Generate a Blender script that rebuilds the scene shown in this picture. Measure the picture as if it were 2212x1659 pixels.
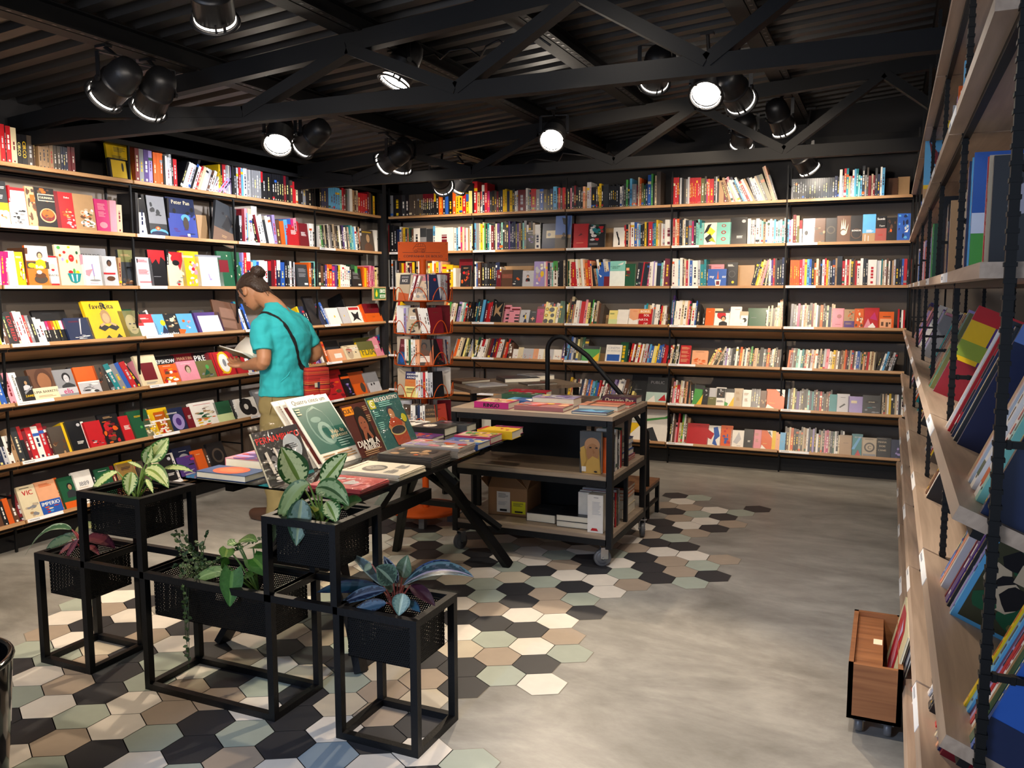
import bpy, math, random
from mathutils import Vector, Matrix
for o in list(bpy.data.objects): bpy.data.objects.remove(o)
SC = bpy.context.scene; COL = SC.collection
V = Vector; R = math.radians
# ------------------------------------------------------------------ camera
EYE = V((0, 0, 1.54)); FPX = 1826.7; IW, IH = 2212, 1659
PITCH, YAW, ROLL = .1102, .4198, -.002
_cy, _sy, _cp, _sp = math.cos(YAW), math.sin(YAW), math.cos(PITCH), math.sin(PITCH)
FWD = V((-_sy*_cp, _cy*_cp, -_sp)); _r = V((_cy, _sy, 0)); _u = _r.cross(FWD)
RGT = _r*math.cos(ROLL) + _u*math.sin(ROLL); UP = _u*math.cos(ROLL) - _r*math.sin(ROLL)
cam = bpy.data.cameras.new('camera'); cam_o = bpy.data.objects.new('camera', cam); COL.objects.link(cam_o)
mt = Matrix((RGT, UP, -FWD)).transposed().to_4x4(); mt.translation = EYE
cam_o.matrix_world = mt; cam.sensor_width = 36; cam.sensor_fit = 'HORIZONTAL'; cam.lens = 36*FPX/IW
cam.clip_start = .05; cam.clip_end = 60; SC.camera = cam_o
# ------------------------------------------------------------------ view, world, daylight
SC.view_settings.view_transform = 'Standard'; SC.view_settings.look = 'None'
SC.view_settings.exposure = 0.18; SC.view_settings.gamma = 1; SC.view_settings.use_curve_mapping = False
W = bpy.data.worlds.new('world'); SC.world = W; W.use_nodes = True
W.node_tree.nodes['Background'].inputs[0].default_value = (.55, .62, .8, 1)
W.node_tree.nodes['Background'].inputs[1].default_value = .05
def area(name, loc, aim, sx, sy, power, col):
    l = bpy.data.lights.new(name, 'AREA'); l.shape = 'RECTANGLE'; l.size = sx; l.size_y = sy; l.energy = power; l.color = col
    o = bpy.data.objects.new(name, l); COL.objects.link(o); o.location = loc
    o.rotation_euler = (V(aim)-V(loc)).to_track_quat('-Z', 'Y').to_euler(); return o
area('daylight_storefront', (-1.4, -2.5, 1.6), (-1.4, 3, 1.0), 5.6, 2.4, 48, (.62, .76, 1.0))
area('daylight_door', (-2.6, -2.0, 1.5), (.3, 1.9, .8), 1.3, 2.0, 60, (.66, .78, 1.0))
# (x, y, z) of lens, aim point, watts, cone degrees, tint
WARM = (1.0, .80, .58); NEUT = (1.0, .90, .80); COOL = (.86, .90, 1.0)
LAMPS = [
 ((-3.45, 3.00, 2.47), (-4.86, 3.15, 1.75), 75, 62, NEUT, 'first lamp of the left track, tilted at the cookbook shelves'),
 ((-3.45, 3.26, 2.46), (-4.86, 3.75, 1.35), 75, 66, NEUT, 'second lamp of the left track, beside the foremost one'),
 ((-3.45, 4.24, 2.43), (-2.60, 2.60, .40), 110, 60, WARM, 'round-faced lamp with its lens glowing towards the room'),
 ((-3.45, 4.48, 2.46), (-4.86, 4.75, 1.80), 85, 64, COOL, 'lamp hung just right of the round-faced glowing one'),
 ((-3.45, 5.43, 2.47), (-4.86, 5.55, 1.90), 85, 66, COOL, 'left lamp of the pair over the corner bay of the left wall'),
 ((-3.45, 5.66, 2.47), (-4.30, 6.40, .90), 60, 70, NEUT, 'right lamp of the pair over the corner bay of the left wall'),
 ((-3.45, 6.33, 2.41), (-3.80, 7.45, 2.05), 60, 52, WARM, 'left lamp of the small pair low before the corner top shelf'),
 ((-3.45, 6.58, 2.43), (-4.70, 6.95, 1.30), 50, 66, NEUT, 'right lamp of the small pair low before the corner top shelf'),
 ((-2.45, 2.66, 2.60), (-3.60, 4.30, 1.00), 75, 66, NEUT, 'lamp cut by the top edge, over the planters'),
 ((-2.40, 3.90, 2.62), (-3.25, 2.95, .0), 120, 56, WARM, 'lamp framed by the near truss diagonals'),
 ((-2.20, 5.62, 2.58), (-1.60, 2.60, .40), 150, 60, WARM, 'dazzling lamp left of the brightest one, facing the camera'),
 ((-.95, 4.68, 2.58), (-.95, 2.40, .30), 160, 64, WARM, 'brightest lamp, dazzling, upper right, facing the camera'),
 ((-.80, 4.86, 2.57), (-.20, 7.40, 1.40), 45, 70, WARM, 'dark lamp seen side-on right of the brightest one'),
 ((-1.02, 6.30, 2.58), (-1.45, 7.50, 1.45), 55, 84, WARM, 'far lamp inside the far truss triangle, glowing rim'),
 ((-.74, 6.35, 2.66), (-.30, 7.50, 1.30), 34, 84, WARM, 'small far lamp right of the far truss triangle lamp'),
 ((-.62, 7.02, 2.47), (-.15, 7.6, 1.7), 14, 80, COOL, 'farthest lamp low over the back wall top shelf'),
 ((-1.3, -.60, 2.45), (-.95, 2.15, 0), 150, 44, (.50, .66, 1.0), 'cool lamp behind the camera aimed at the front tiles'),  # added spot in place of a daylight patch on the tiles
 ((-.30, 1.95, 2.42), (-.40, 3.10, 0), 95, 62, NEUT, 'unseen lamp added above the camera to brighten the open floor'),  # added out of frame to lift the floor brightness
 ((-.55, 3.9, 2.85), (-.7, 5.3, 0), 60, 78, NEUT, 'unseen lamp added above the picture to brighten the far floor'),  # extra unseen spot, put in to brighten the floor
 ((-3.2, 1.2, 2.45), (-3.4, 3.0, 0), 70, 70, WARM, 'lamp above the picture aimed at the left planters'),  # added floor light, out of view
 ((-1.60, 1.50, 2.42), (-3.90, 4.70, 1.00), 90, 60, NEUT, 'lamp above the camera aimed at the reader'),
 ((-2.00, 1.10, 2.42), (-4.75, 4.00, .80), 120, 58, WARM, 'lamp above the camera aimed at the lower left shelves'),
 ((-1.10, 3.05, 2.66), (-1.75, 4.60, .80), 22, 50, WARM, 'lamp above the picture aimed at the trolley'),  # added fill on the trolley, no lamp known there
 ((-1.28, 4.86, 2.72), (-2.35, 7.50, 1.15), 85, 80, WARM, 'dark lamp seen from behind, upper middle, left of the brightest one'),  # added for back wall light where only a hanging clip shows
]
# ------------------------------------------------------------------ materials
def srgb(h):
    h = h.lstrip('#'); c = [int(h[i:i+2], 16)/255 for i in (0, 2, 4)]
    return tuple((x/12.92 if x <= .04045 else ((x+.055)/1.055)**2.4) for x in c) + (1.0,)
def mat(name, col='808080', rough=.5, metal=0, attr=False, coat=0, bump=0, bscale=60, noise=0, nscale=8, spec=.5, trans=0, emit=0):
    m = bpy.data.materials.new(name); m.use_nodes = True; nt = m.node_tree; b = nt.nodes['Principled BSDF']
    b.inputs['Roughness'].default_value = rough; b.inputs['Metallic'].default_value = metal
    b.inputs['Coat Weight'].default_value = coat; b.inputs['Specular IOR Level'].default_value = spec
    b.inputs['Transmission Weight'].default_value = trans
    c = srgb(col); b.inputs['Base Color'].default_value = c
    src = None
    if attr:
        a = nt.nodes.new('ShaderNodeAttribute'); a.attribute_name = 'Col'; src = a.outputs['Color']
    if noise:
        t = nt.nodes.new('ShaderNodeTexCoord'); n = nt.nodes.new('ShaderNodeTexNoise'); n.inputs['Scale'].default_value = nscale; n.inputs['Detail'].default_value = 4
        nt.links.new(t.outputs['Object'], n.inputs['Vector'])
        mr = nt.nodes.new('ShaderNodeMapRange'); mr.inputs['To Min'].default_value = 1-noise; mr.inputs['To Max'].default_value = 1+noise
        nt.links.new(n.outputs['Fac'], mr.inputs['Value'])
        mx = nt.nodes.new('ShaderNodeMix'); mx.data_type = 'RGBA'; mx.blend_type = 'MULTIPLY'; mx.inputs['Factor'].default_value = 1
        if src: nt.links.new(src, mx.inputs['A'])
        else: mx.inputs['A'].default_value = c
        nt.links.new(mr.outputs['Result'], mx.inputs['B']); src = mx.outputs['Result']
    if src: nt.links.new(src, b.inputs['Base Color'])
    if bump:
        t2 = nt.nodes.new('ShaderNodeTexCoord'); n2 = nt.nodes.new('ShaderNodeTexNoise'); n2.inputs['Scale'].default_value = bscale
        bp = nt.nodes.new('ShaderNodeBump'); bp.inputs['Strength'].default_value = bump; bp.inputs['Distance'].default_value = .01
        nt.links.new(t2.outputs['Object'], n2.inputs['Vector']); nt.links.new(n2.outputs['Fac'], bp.inputs['Height']); nt.links.new(bp.outputs['Normal'], b.inputs['Normal'])
    if emit:
        b.inputs['Emission Color'].default_value = c; b.inputs['Emission Strength'].default_value = emit
    return m
def wood(name, c1, c2, axis=0, rough=.45, scale=7):
    m = mat(name, c1, rough); nt = m.node_tree; b = nt.nodes['Principled BSDF']
    t = nt.nodes.new('ShaderNodeTexCoord'); mp = nt.nodes.new('ShaderNodeMapping')
    s = [scale*4]*3; s[axis] = scale*.25; mp.inputs['Scale'].default_value = s
    n = nt.nodes.new('ShaderNodeTexNoise'); n.inputs['Scale'].default_value = 1.4; n.inputs['Detail'].default_value = 7; n.inputs['Distortion'].default_value = .7
    cr = nt.nodes.new('ShaderNodeValToRGB'); cr.color_ramp.elements[0].position = .3; cr.color_ramp.elements[1].position = .72
    cr.color_ramp.elements[0].color = srgb(c2); cr.color_ramp.elements[1].color = srgb(c1)
    nt.links.new(t.outputs['Object'], mp.inputs['Vector']); nt.links.new(mp.outputs['Vector'], n.inputs['Vector'])
    nt.links.new(n.outputs['Fac'], cr.inputs['Fac']); nt.links.new(cr.outputs['Color'], b.inputs['Base Color'])
    return m
MT = {}
MT['cover'] = mat('printed_cover', attr=True, rough=.32, noise=.08, nscale=30, spec=.45)
MT['matte'] = mat('printed_paper', attr=True, rough=.75, noise=.05, nscale=40)
MT['oak_y'] = wood('oak_shelf_y', 'c49a6c', 'a87b50', 1); MT['oak_x'] = wood('oak_shelf_x', 'c49a6c', 'a87b50', 0)
MT['oak_daylit'] = wood('oak_shelf_daylit', 'c0a892', '9c8673', 1); MT['grey_x'] = wood('grey_oak_top', 'a8957f', '8a7866', 0); MT['grey_d'] = wood('dark_oak_top', '7d6c5c', '625446', 0)  # right-wall oak paler and greyer: daylight put into its colour
MT['crate'] = wood('reddish_crate_wood', 'a06a42', '7c4c2c', 0, .4); MT['ply'] = wood('pale_ply', 'c8a77a', 'a9875c', 0)
MT['steel'] = mat('black_painted_steel', '0a0a0c', .45, .0, spec=.3, bump=.08, bscale=120, noise=.15)
MT['rebar'] = mat('black_ribbed_rod', '09090a', .55, 0, spec=.3)
MT['beam'] = mat('dark_truss_paint', '090a0d', .62, 0, spec=.25, noise=.2, nscale=3, bump=.05, bscale=30)
MT['deck'] = mat('dark_roof_deck', '1c1a19', .5, .0, noise=.2, nscale=2)
MT['lamp'] = mat('black_lamp_housing', '17171a', .42, .3, bump=.05)
MT['glow'] = mat('glowing_lens', 'fff2e0', .5, emit=60)
MT['label'] = mat('white_label_strip', 'eeeeee', .5, noise=.03)
MT['orange'] = mat('orange_painted_wire', 'c04c0e', .6, spec=.2, noise=.06, nscale=12)
MT['chrome'] = mat('caster_chrome', 'b8b8bc', .25, .9)
MT['rubber'] = mat('caster_tread', '5e5e60', .35, noise=.1)
MT['card'] = mat('brown_cardboard', '9a7450', .85, noise=.1, nscale=14, bump=.1, bscale=80)
MT['skin'] = mat('skin', 'b8825e', .5, noise=.06, nscale=20); 
MT['skin'].node_tree.nodes['Principled BSDF'].inputs['Subsurface Weight'].default_value = .08
MT['hair'] = mat('dark_brown_hair', '35241a', .5, noise=.35, nscale=35, bump=.6, bscale=90)
MT['shirt'] = mat('turquoise_cotton', '2fb6bd', .85, noise=.05, nscale=6, bump=.35, bscale=9)
MT['khaki'] = mat('khaki_cotton', '8f7f52', .85, noise=.08, nscale=8, bump=.3, bscale=10)
MT['soil'] = mat('dark_potting_soil', '1a120c', .95, noise=.4, nscale=60, bump=.8, bscale=80)
MT['leaf'] = mat('leaf_surface', attr=True, rough=.4, noise=.08, nscale=25, spec=.4)
MT['gloss'] = mat('glossy_black_plastic', '08080a', .12, coat=.5, noise=.05)
MT['brick_dk'] = mat('black_plinth', '101012', .6, noise=.1)
def film():
    m = mat('clear_plastic_film', 'ffffff', .12, spec=.8); nt = m.node_tree; b = nt.nodes['Principled BSDF']
    tr = nt.nodes.new('ShaderNodeBsdfTransparent'); mx = nt.nodes.new('ShaderNodeMixShader'); gl = nt.nodes.new('ShaderNodeBsdfGlossy'); gl.inputs['Roughness'].default_value = .12
    t = nt.nodes.new('ShaderNodeTexCoord'); n = nt.nodes.new('ShaderNodeTexNoise'); n.inputs['Scale'].default_value = 16; n.inputs['Distortion'].default_value = 1.2
    bp = nt.nodes.new('ShaderNodeBump'); bp.inputs['Strength'].default_value = .9; bp.inputs['Distance'].default_value = .03
    nt.links.new(t.outputs['Object'], n.inputs['Vector']); nt.links.new(n.outputs['Fac'], bp.inputs['Height']); nt.links.new(bp.outputs['Normal'], gl.inputs['Normal'])
    mx.inputs[0].default_value = .08
    nt.links.new(tr.outputs[0], mx.inputs[1]); nt.links.new(gl.outputs[0], mx.inputs[2]); nt.links.new(mx.outputs[0], nt.nodes['Material Output'].inputs['Surface'])
    return m
MT['film'] = film()
def glassm():
    m = mat('table_glass', 'd8e8e4', .02); nt = m.node_tree
    tr = nt.nodes.new('ShaderNodeBsdfTransparent'); tr.inputs[0].default_value = (.80, .88, .86, 1)
    gl = nt.nodes.new('ShaderNodeBsdfGlossy'); gl.inputs['Roughness'].default_value = .03
    fr = nt.nodes.new('ShaderNodeFresnel'); fr.inputs[0].default_value = 1.5; mx = nt.nodes.new('ShaderNodeMixShader')
    nt.links.new(fr.outputs[0], mx.inputs[0]); nt.links.new(tr.outputs[0], mx.inputs[1]); nt.links.new(gl.outputs[0], mx.inputs[2]); nt.links.new(mx.outputs[0], nt.nodes['Material Output'].inputs['Surface'])
    return m
MT['glass'] = glassm()
def perf():
    m = mat('perforated_black_sheet', '050506', .5, spec=.25); nt = m.node_tree; b = nt.nodes['Principled BSDF']
    N = nt.nodes.new; L = nt.links.new
    t = N('ShaderNodeTexCoord'); s = N('ShaderNodeSeparateXYZ'); L(t.outputs['Object'], s.inputs[0])
    def mth(op, a, b_=None):
        n = N('ShaderNodeMath'); n.operation = op
        for i, x in enumerate((a, b_)):
            if x is None: continue
            if isinstance(x, (int, float)): n.inputs[i].default_value = x
            else: L(x, n.inputs[i])
        return n.outputs[0]
    P = .0085
    g = N('ShaderNodeNewGeometry'); sn = N('ShaderNodeSeparateXYZ'); L(g.outputs['Normal'], sn.inputs[0])
    h = mth('DIVIDE', mth('ADD', s.outputs[0], s.outputs[1]), P)
    v = mth('DIVIDE', s.outputs[2], P*.87)
    row = mth('FLOOR', v); h2 = mth('ADD', h, mth('MULTIPLY', row, .5))
    fx = mth('SUBTRACT', mth('FRACT', h2), .5); fz = mth('SUBTRACT', mth('FRACT', v), .5)
    d = mth('ADD', mth('MULTIPLY', fx, fx), mth('MULTIPLY', fz, fz))
    hole = mth('LESS_THAN', d, .062)
    side = mth('LESS_THAN', mth('ABSOLUTE', sn.outputs[2]), .5)
    tr = N('ShaderNodeBsdfTransparent'); mx = N('ShaderNodeMixShader')
    L(mth('MULTIPLY', hole, side), mx.inputs[0]); L(b.outputs[0], mx.inputs[1]); L(tr.outputs[0], mx.inputs[2]); L(mx.outputs[0], nt.nodes['Material Output'].inputs['Surface'])
    return m
MT['perf'] = perf()
# ------------------------------------------------------------------ palette
PAL = dict(k='17171b', K='2d3034', w='ece8e0', c='dfd0ac', g='85868a', l='bcbcc0', r='b81e26', R='6e1420', o='d65c1a', y='e2ba18', Y='e8da86', G='1d5236', e='489a48',
 t='1b7f86', a='84c8bc', b='2757aa', B='1a2648', s='5aa4d2', p='4c3278', v='9c8cc2', m='b82468', P='dc8c9a', n='5c3c2a', T='a88660', z='bca98e', q='e4a57c', d='66663a', x='4a4038')
NAME = dict(k='black', K='charcoal', w='white', c='cream', g='grey', l='light grey', r='red', R='dark red', o='orange', y='yellow', Y='pale yellow', G='dark green', e='green',
 t='teal', a='mint', b='blue', B='navy', s='sky blue', p='purple', v='lavender', m='magenta', P='pink', n='brown', T='tan', z='beige', q='peach', d='olive', x='dark brown')
CL = {k: srgb(v) for k, v in PAL.items()}
PAGE = srgb('e9e2cf')
def cc(c):
    if isinstance(c, str): return CL[c] if len(c) == 1 else srgb(c)
    return c
# ------------------------------------------------------------------ mesh builder (world coordinates)
I4 = Matrix.Identity(4)
class MB:
    def __init__(s): s.v = []; s.f = []; s.c = []; s.m = []; s.sm = []
    def add(s, vs, fs, col=(1, 1, 1, 1), mi=0, M=None, smooth=False):
        n = len(s.v); col = cc(col)
        if M is None: s.v += [tuple(p) for p in vs]
        else: s.v += [tuple(M @ V(p)) for p in vs]
        for f in fs: s.f.append(tuple(i+n for i in f)); s.c.append(col); s.m.append(mi); s.sm.append(smooth)
    def box(s, x0, x1, y0, y1, z0, z1, col=(1, 1, 1, 1), mi=0, M=None):
        s.add([(x0, y0, z0), (x1, y0, z0), (x1, y1, z0), (x0, y1, z0), (x0, y0, z1), (x1, y0, z1), (x1, y1, z1), (x0, y1, z1)],
              [(0, 3, 2, 1), (4, 5, 6, 7), (0, 1, 5, 4), (1, 2, 6, 5), (2, 3, 7, 6), (3, 0, 4, 7)], col, mi, M)
    def bar(s, p, q, w, h=None, col=(1, 1, 1, 1), mi=0, up=(0, 0, 1), M=None):
        p = V(p); q = V(q); h = h or w; d = (q-p); L = d.length; d.normalize(); u = V(up)
        if abs(d.dot(u)) > .98: u = V((1, 0, 0)) if abs(d.x) < .9 else V((0, 1, 0))
        x = d.cross(u).normalized(); y = x.cross(d)
        B = Matrix((x, y, d)).transposed().to_4x4(); B.translation = p
        s.box(-w/2, w/2, -h/2, h/2, 0, L, col, mi, B if M is None else M @ B)
    def tube(s, pts, r, n=8, col=(1, 1, 1, 1), mi=0, cap=True, M=None, closed=False):
        pts = [V(p) for p in pts]; rs = r if isinstance(r, (list, tuple)) else [r]*len(pts)
        vs = []; N = len(pts); prev = None
        for i, p in enumerate(pts):
            a = pts[i-1] if (i or closed) else p; b = pts[(i+1) % N] if (i < N-1 or closed) else p
            d = (b-a).normalized()
            if prev is None:
                u = V((0, 0, 1)) if abs(d.z) < .9 else V((1, 0, 0)); x = d.cross(u).normalized()
            else: x = (prev - d*prev.dot(d)).normalized()
            prev = x; y = d.cross(x)
            for k in range(n):
                t = 2*math.pi*k/n; vs.append(p + (x*math.cos(t)+y*math.sin(t))*rs[i])
        fs = []
        for i in range(N if closed else N-1):
            for k in range(n):
                a = i*n+k; b = i*n+(k+1) % n; c_ = ((i+1) % N)*n+(k+1) % n; d_ = ((i+1) % N)*n+k; fs.append((a, b, c_, d_))
        s.add(vs, fs, col, mi, M, True)
        if cap and not closed: s.add(vs, [tuple(range(n))[::-1], tuple(range((N-1)*n, N*n))], col, mi, M)
    def lathe(s, prof, n=24, col=(1, 1, 1, 1), mi=0, M=None, smooth=True):
        vs = []; fs = []
        for r, z in prof:
            for k in range(n): t = 2*math.pi*k/n; vs.append((r*math.cos(t), r*math.sin(t), z))
        for i in range(len(prof)-1):
            for k in range(n): fs.append((i*n+k, i*n+(k+1) % n, (i+1)*n+(k+1) % n, (i+1)*n+k))
        s.add(vs, fs, col, mi, M, smooth)
    def loft(s, rings, col=(1, 1, 1, 1), mi=0, M=None, cap=True, smooth=True):
        n = len(rings[0]); vs = [p for r in rings for p in r]; fs = []
        for i in range(len(rings)-1):
            for k in range(n): fs.append((i*n+k, i*n+(k+1) % n, (i+1)*n+(k+1) % n, (i+1)*n+k))
        if cap: fs += [tuple(range(n))[::-1], tuple(range((len(rings)-1)*n, len(rings)*n))]
        s.add(vs, fs, col, mi, M, smooth)
    def ball(s, c, r, col=(1, 1, 1, 1), mi=0, n=14, M=None):
        c = V(c); r = V(r) if not isinstance(r, (int, float)) else V((r, r, r)); rings = []
        for i in range(1, n//2):
            a = math.pi*i/(n//2); rings.append([(r.x*math.sin(a)*math.cos(2*math.pi*k/n), r.y*math.sin(a)*math.sin(2*math.pi*k/n), -r.z*math.cos(a)) for k in range(n)])
        B = Matrix.Translation(c); s.loft(rings, col, mi, B if M is None else M @ B)
    def build(s, name, mats, parent=None, origin=None):
        me = bpy.data.meshes.new(name); o = V(origin) if origin is not None else (V(parent['_o']) if parent and '_o' in parent else V((0, 0, 0)))
        me.from_pydata([(x-o.x, y-o.y, z-o.z) for x, y, z in s.v], [], s.f)
        if not isinstance(mats, (list, tuple)): mats = [mats]
        for m in mats: me.materials.append(MT[m] if isinstance(m, str) else m)
        me.polygons.foreach_set('material_index', s.m); me.polygons.foreach_set('use_smooth', s.sm)
        at = me.color_attributes.new('Col', 'FLOAT_COLOR', 'CORNER'); buf = []
        for f, c in zip(s.f, s.c): buf += list(c)*len(f)
        at.data.foreach_set('color', buf); me.update()
        ob = bpy.data.objects.new(name, me); COL.objects.link(ob)
        if parent: ob.parent = parent
        else: ob.location = o
        ob['_o'] = tuple(o)
        return ob
LABELS = {}
ORD = ['', 'first', 'second', 'third', 'fourth', 'fifth', 'sixth', 'seventh', 'eighth', 'ninth', 'tenth', 'eleventh', 'twelfth', 'thirteenth', 'fourteenth', 'fifteenth', 'sixteenth']
def tag(o, label, cat, group=None, kind=None):
    n = LABELS.get(label, 0)+1; LABELS[label] = n
    o['label'] = label if n == 1 else ORD[min(n, 16)]+' '+label
    o['category'] = cat
    if group: o['group'] = group
    if kind: o['kind'] = kind
    return o
def empty(name, loc, label=None, cat=None, group=None):
    o = bpy.data.objects.new(name, None); COL.objects.link(o); o.location = loc; o.empty_display_size = .1; o['_o'] = tuple(loc)
    if label: tag(o, label, cat, group)
    return o
def struct(o): o['kind'] = 'structure'; return o
# glyphs
GLY = {}
def _glyph(ch):
    cu = bpy.data.curves.new('g', 'FONT'); cu.body = ch; cu.size = 1; cu.resolution_u = 3
    ob = bpy.data.objects.new('g', cu); COL.objects.link(ob)
    dg = bpy.context.evaluated_depsgraph_get(); me = ob.evaluated_get(dg).to_mesh()
    vs = [(v.co.x, v.co.y) for v in me.vertices]; fs = [tuple(p.vertices) for p in me.polygons]
    ob.evaluated_get(dg).to_mesh_clear(); bpy.data.objects.remove(ob); bpy.data.curves.remove(cu)
    return vs, fs, (max([v[0] for v in vs])+.07 if vs else .3)
for ch in 'ABCDEFGHIJKLMNOPQRSTUVWXYZabcdefghijklmnopqrstuvwxyz0123456789+ÂÃÁÇÉ':
    GLY[ch] = _glyph(ch)
GLY[' '] = ([], [], .3)
def text(mb, M, s, x, y, h, col, z, anchor='c', bold=0):
    """text in the xy plane of M, cap height h, centred at (x, y)"""
    k = h/.70; w = sum(GLY.get(c, GLY[' '])[2] for c in s)*k
    cx = x - (w/2 if anchor == 'c' else 0)
    for c in s:
        vs, fs, a = GLY.get(c, GLY[' '])
        if vs:
            mb.add([(cx+p[0]*k, y-h/2+p[1]*k, z) for p in vs], fs, col, 0, M)
            if bold: mb.add([(cx+p[0]*k+bold*h, y-h/2+p[1]*k, z+.00005) for p in vs], fs, col, 0, M)
        cx += a*k
    return w
# cover artwork: M maps (x right, y up, z out) onto the cover, W x H metres
def art(mb, M, W_, H_, spec, rnd):
    z = .0004
    for it in spec.split(';'):
        a = it.split(','); k = a[0]; z += .00025
        if k == 'R':
            x0, y0, x1, y1 = [float(t) for t in a[1:5]]
            mb.add([(x0*W_, y0*H_, z), (x1*W_, y0*H_, z), (x1*W_, y1*H_, z), (x0*W_, y1*H_, z)], [(0, 1, 2, 3)], a[5], 0, M)
        elif k == 'E':
            cx, cy, rx, ry = [float(t) for t in a[1:5]]; n = 18
            mb.add([(min(max(cx+rx*math.cos(2*math.pi*i/n), 0), 1)*W_, min(max(cy*H_+ry*W_*math.sin(2*math.pi*i/n), 0), H_), z) for i in range(n)], [tuple(range(n))], a[5], 0, M)
        elif k == 'P':
            p = [float(t) for t in a[2:]]; q = [(p[i]*W_, p[i+1]*H_, z) for i in range(0, len(p), 2)]
            mb.add(q, [tuple(range(len(q)))], a[1], 0, M)
        elif k == 'T':
            x, y, h = [float(t) for t in a[1:4]]; tx = a[5].replace('_', ' '); ww = sum(GLY.get(c, GLY[' '])[2] for c in tx)*h/.7; av = 2*min(x, 1-x)*.96
            text(mb, M, tx, x*W_, y*H_, h*W_*min(1, av/ww if ww else 1), a[4], z, bold=.07)
        elif k == 'L':
            x, y, w, n = float(a[1]), float(a[2]), float(a[3]), int(a[4])
            for i in range(n):
                ww = w*rnd.uniform(.65, 1); yy = y - i*.035
                mb.add([(x*W_, yy*H_, z), ((x+ww)*W_, yy*H_, z), ((x+ww)*W_, (yy+.016)*H_, z), (x*W_, (yy+.016)*H_, z)], [(0, 1, 2, 3)], a[5], 0, M)
        elif k == 'N':
            x0, y0, x1, y1 = [float(t) for t in a[1:5]]; n = int(a[6]) if len(a) > 6 else 14
            for i in range(n):
                rx = rnd.uniform(.08, .2)*(x1-x0); ry = rnd.uniform(.05, .14)*(y1-y0)*H_/W_; z += .00004
                cx = rnd.uniform(x0+rx, x1-rx); cy = rnd.uniform(y0, y1); ry = min(ry, (cy-y0+.01)*H_/W_, (y1-cy+.01)*H_/W_); m_ = 9; t0 = rnd.uniform(0, 3)
                mb.add([((cx+rx*rnd.uniform(.7, 1.1)*math.cos(t0+2*math.pi*j/m_))*W_, cy*H_+ry*W_*rnd.uniform(.7, 1.1)*math.sin(t0+2*math.pi*j/m_), z) for j in range(m_)], [tuple(range(m_))], rnd.choice(a[5]), 0, M)
        elif k == 'F':   # a head-and-shoulders figure: x, y of head, head radius, skin, hair, clothes
            x, y, r = float(a[1]), float(a[2]), float(a[3]); sk, ha, cl = a[4], a[5], a[6]; A = W_/H_
            b = max(0.0, y-r*4.2*A)
            for (ex, ey, rx, ry, c_) in ((x, y+r*.35*A, 1.22*r, 1.35*r, ha),): art(mb, M @ Matrix.Translation((0, 0, z)), W_, H_, 'E,%f,%f,%f,%f,%s' % (ex, ey, rx, ry, c_), rnd)
            q = [(x-2.1*r, b), (x+2.1*r, b), (x+1.9*r, y-r*1.9*A), (x+.5*r, y-r*1.2*A), (x-.5*r, y-r*1.2*A), (x-1.9*r, y-r*1.9*A)]
            mb.add([(p[0]*W_, p[1]*H_, z+.0003) for p in q], [tuple(range(6))], cl, 0, M)
            n = 18; z += .001
            mb.add([((x+r*.8*math.cos(2*math.pi*i/n))*W_, y*H_+r*1.1*W_*math.sin(2*math.pi*i/n), z) for i in range(n)], [tuple(range(n))], sk, 0, M)
            for sx in (-.3, .3): mb.add([((x+sx*r+.13*r*math.cos(2*math.pi*i/8))*W_, (y*H_+.12*r*W_)+.07*r*W_*math.sin(2*math.pi*i/8), z+.0002) for i in range(8)], [tuple(range(8))], ha, 0, M)
            mb.add([((x-.2*r)*W_, y*H_-.55*r*W_, z+.0002), ((x+.2*r)*W_, y*H_-.55*r*W_, z+.0002), (x*W_, y*H_-.66*r*W_, z+.0002)], [(0, 2, 1)], 'R', 0, M)
def auto_art(c, rnd):
    light = c in 'wclYyzqPasT'
    t = rnd.choice('kBRnG') if light else rnd.choice('wcyYl'); s = rnd.choice([q for q in 'rbyowtgKnPev' if q != c])
    y = rnd.uniform(.66, .84); kind = rnd.randrange(5)
    if kind == 0: return 'L,.15,%.2f,.7,2,%s;N,.1,.1,.9,.55,%s%s%s' % (y, t, s, rnd.choice('kwngT'), rnd.choice('roybK'))
    if kind == 1: return 'R,0,.0,1,.45,%s;L,.15,%.2f,.7,3,%s;N,.1,.05,.9,.4,%s%s,8' % (s, y, t, rnd.choice('kwn'), rnd.choice('royb'))
    if kind == 2: return 'E,.5,.38,.28,.28,%s;L,.2,%.2f,.6,2,%s' % (s, y, t)
    if kind == 3: return 'N,.05,.05,.95,.95,%s%s%s,18;L,.15,%.2f,.7,2,%s' % (s, rnd.choice('kngx'), rnd.choice('Tzlx'), y, t)
    return 'F,.5,.48,.13,T,%s,%s;L,.15,%.2f,.7,2,%s' % (rnd.choice('knx'), rnd.choice('kKnB'), .88, t)
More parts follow.
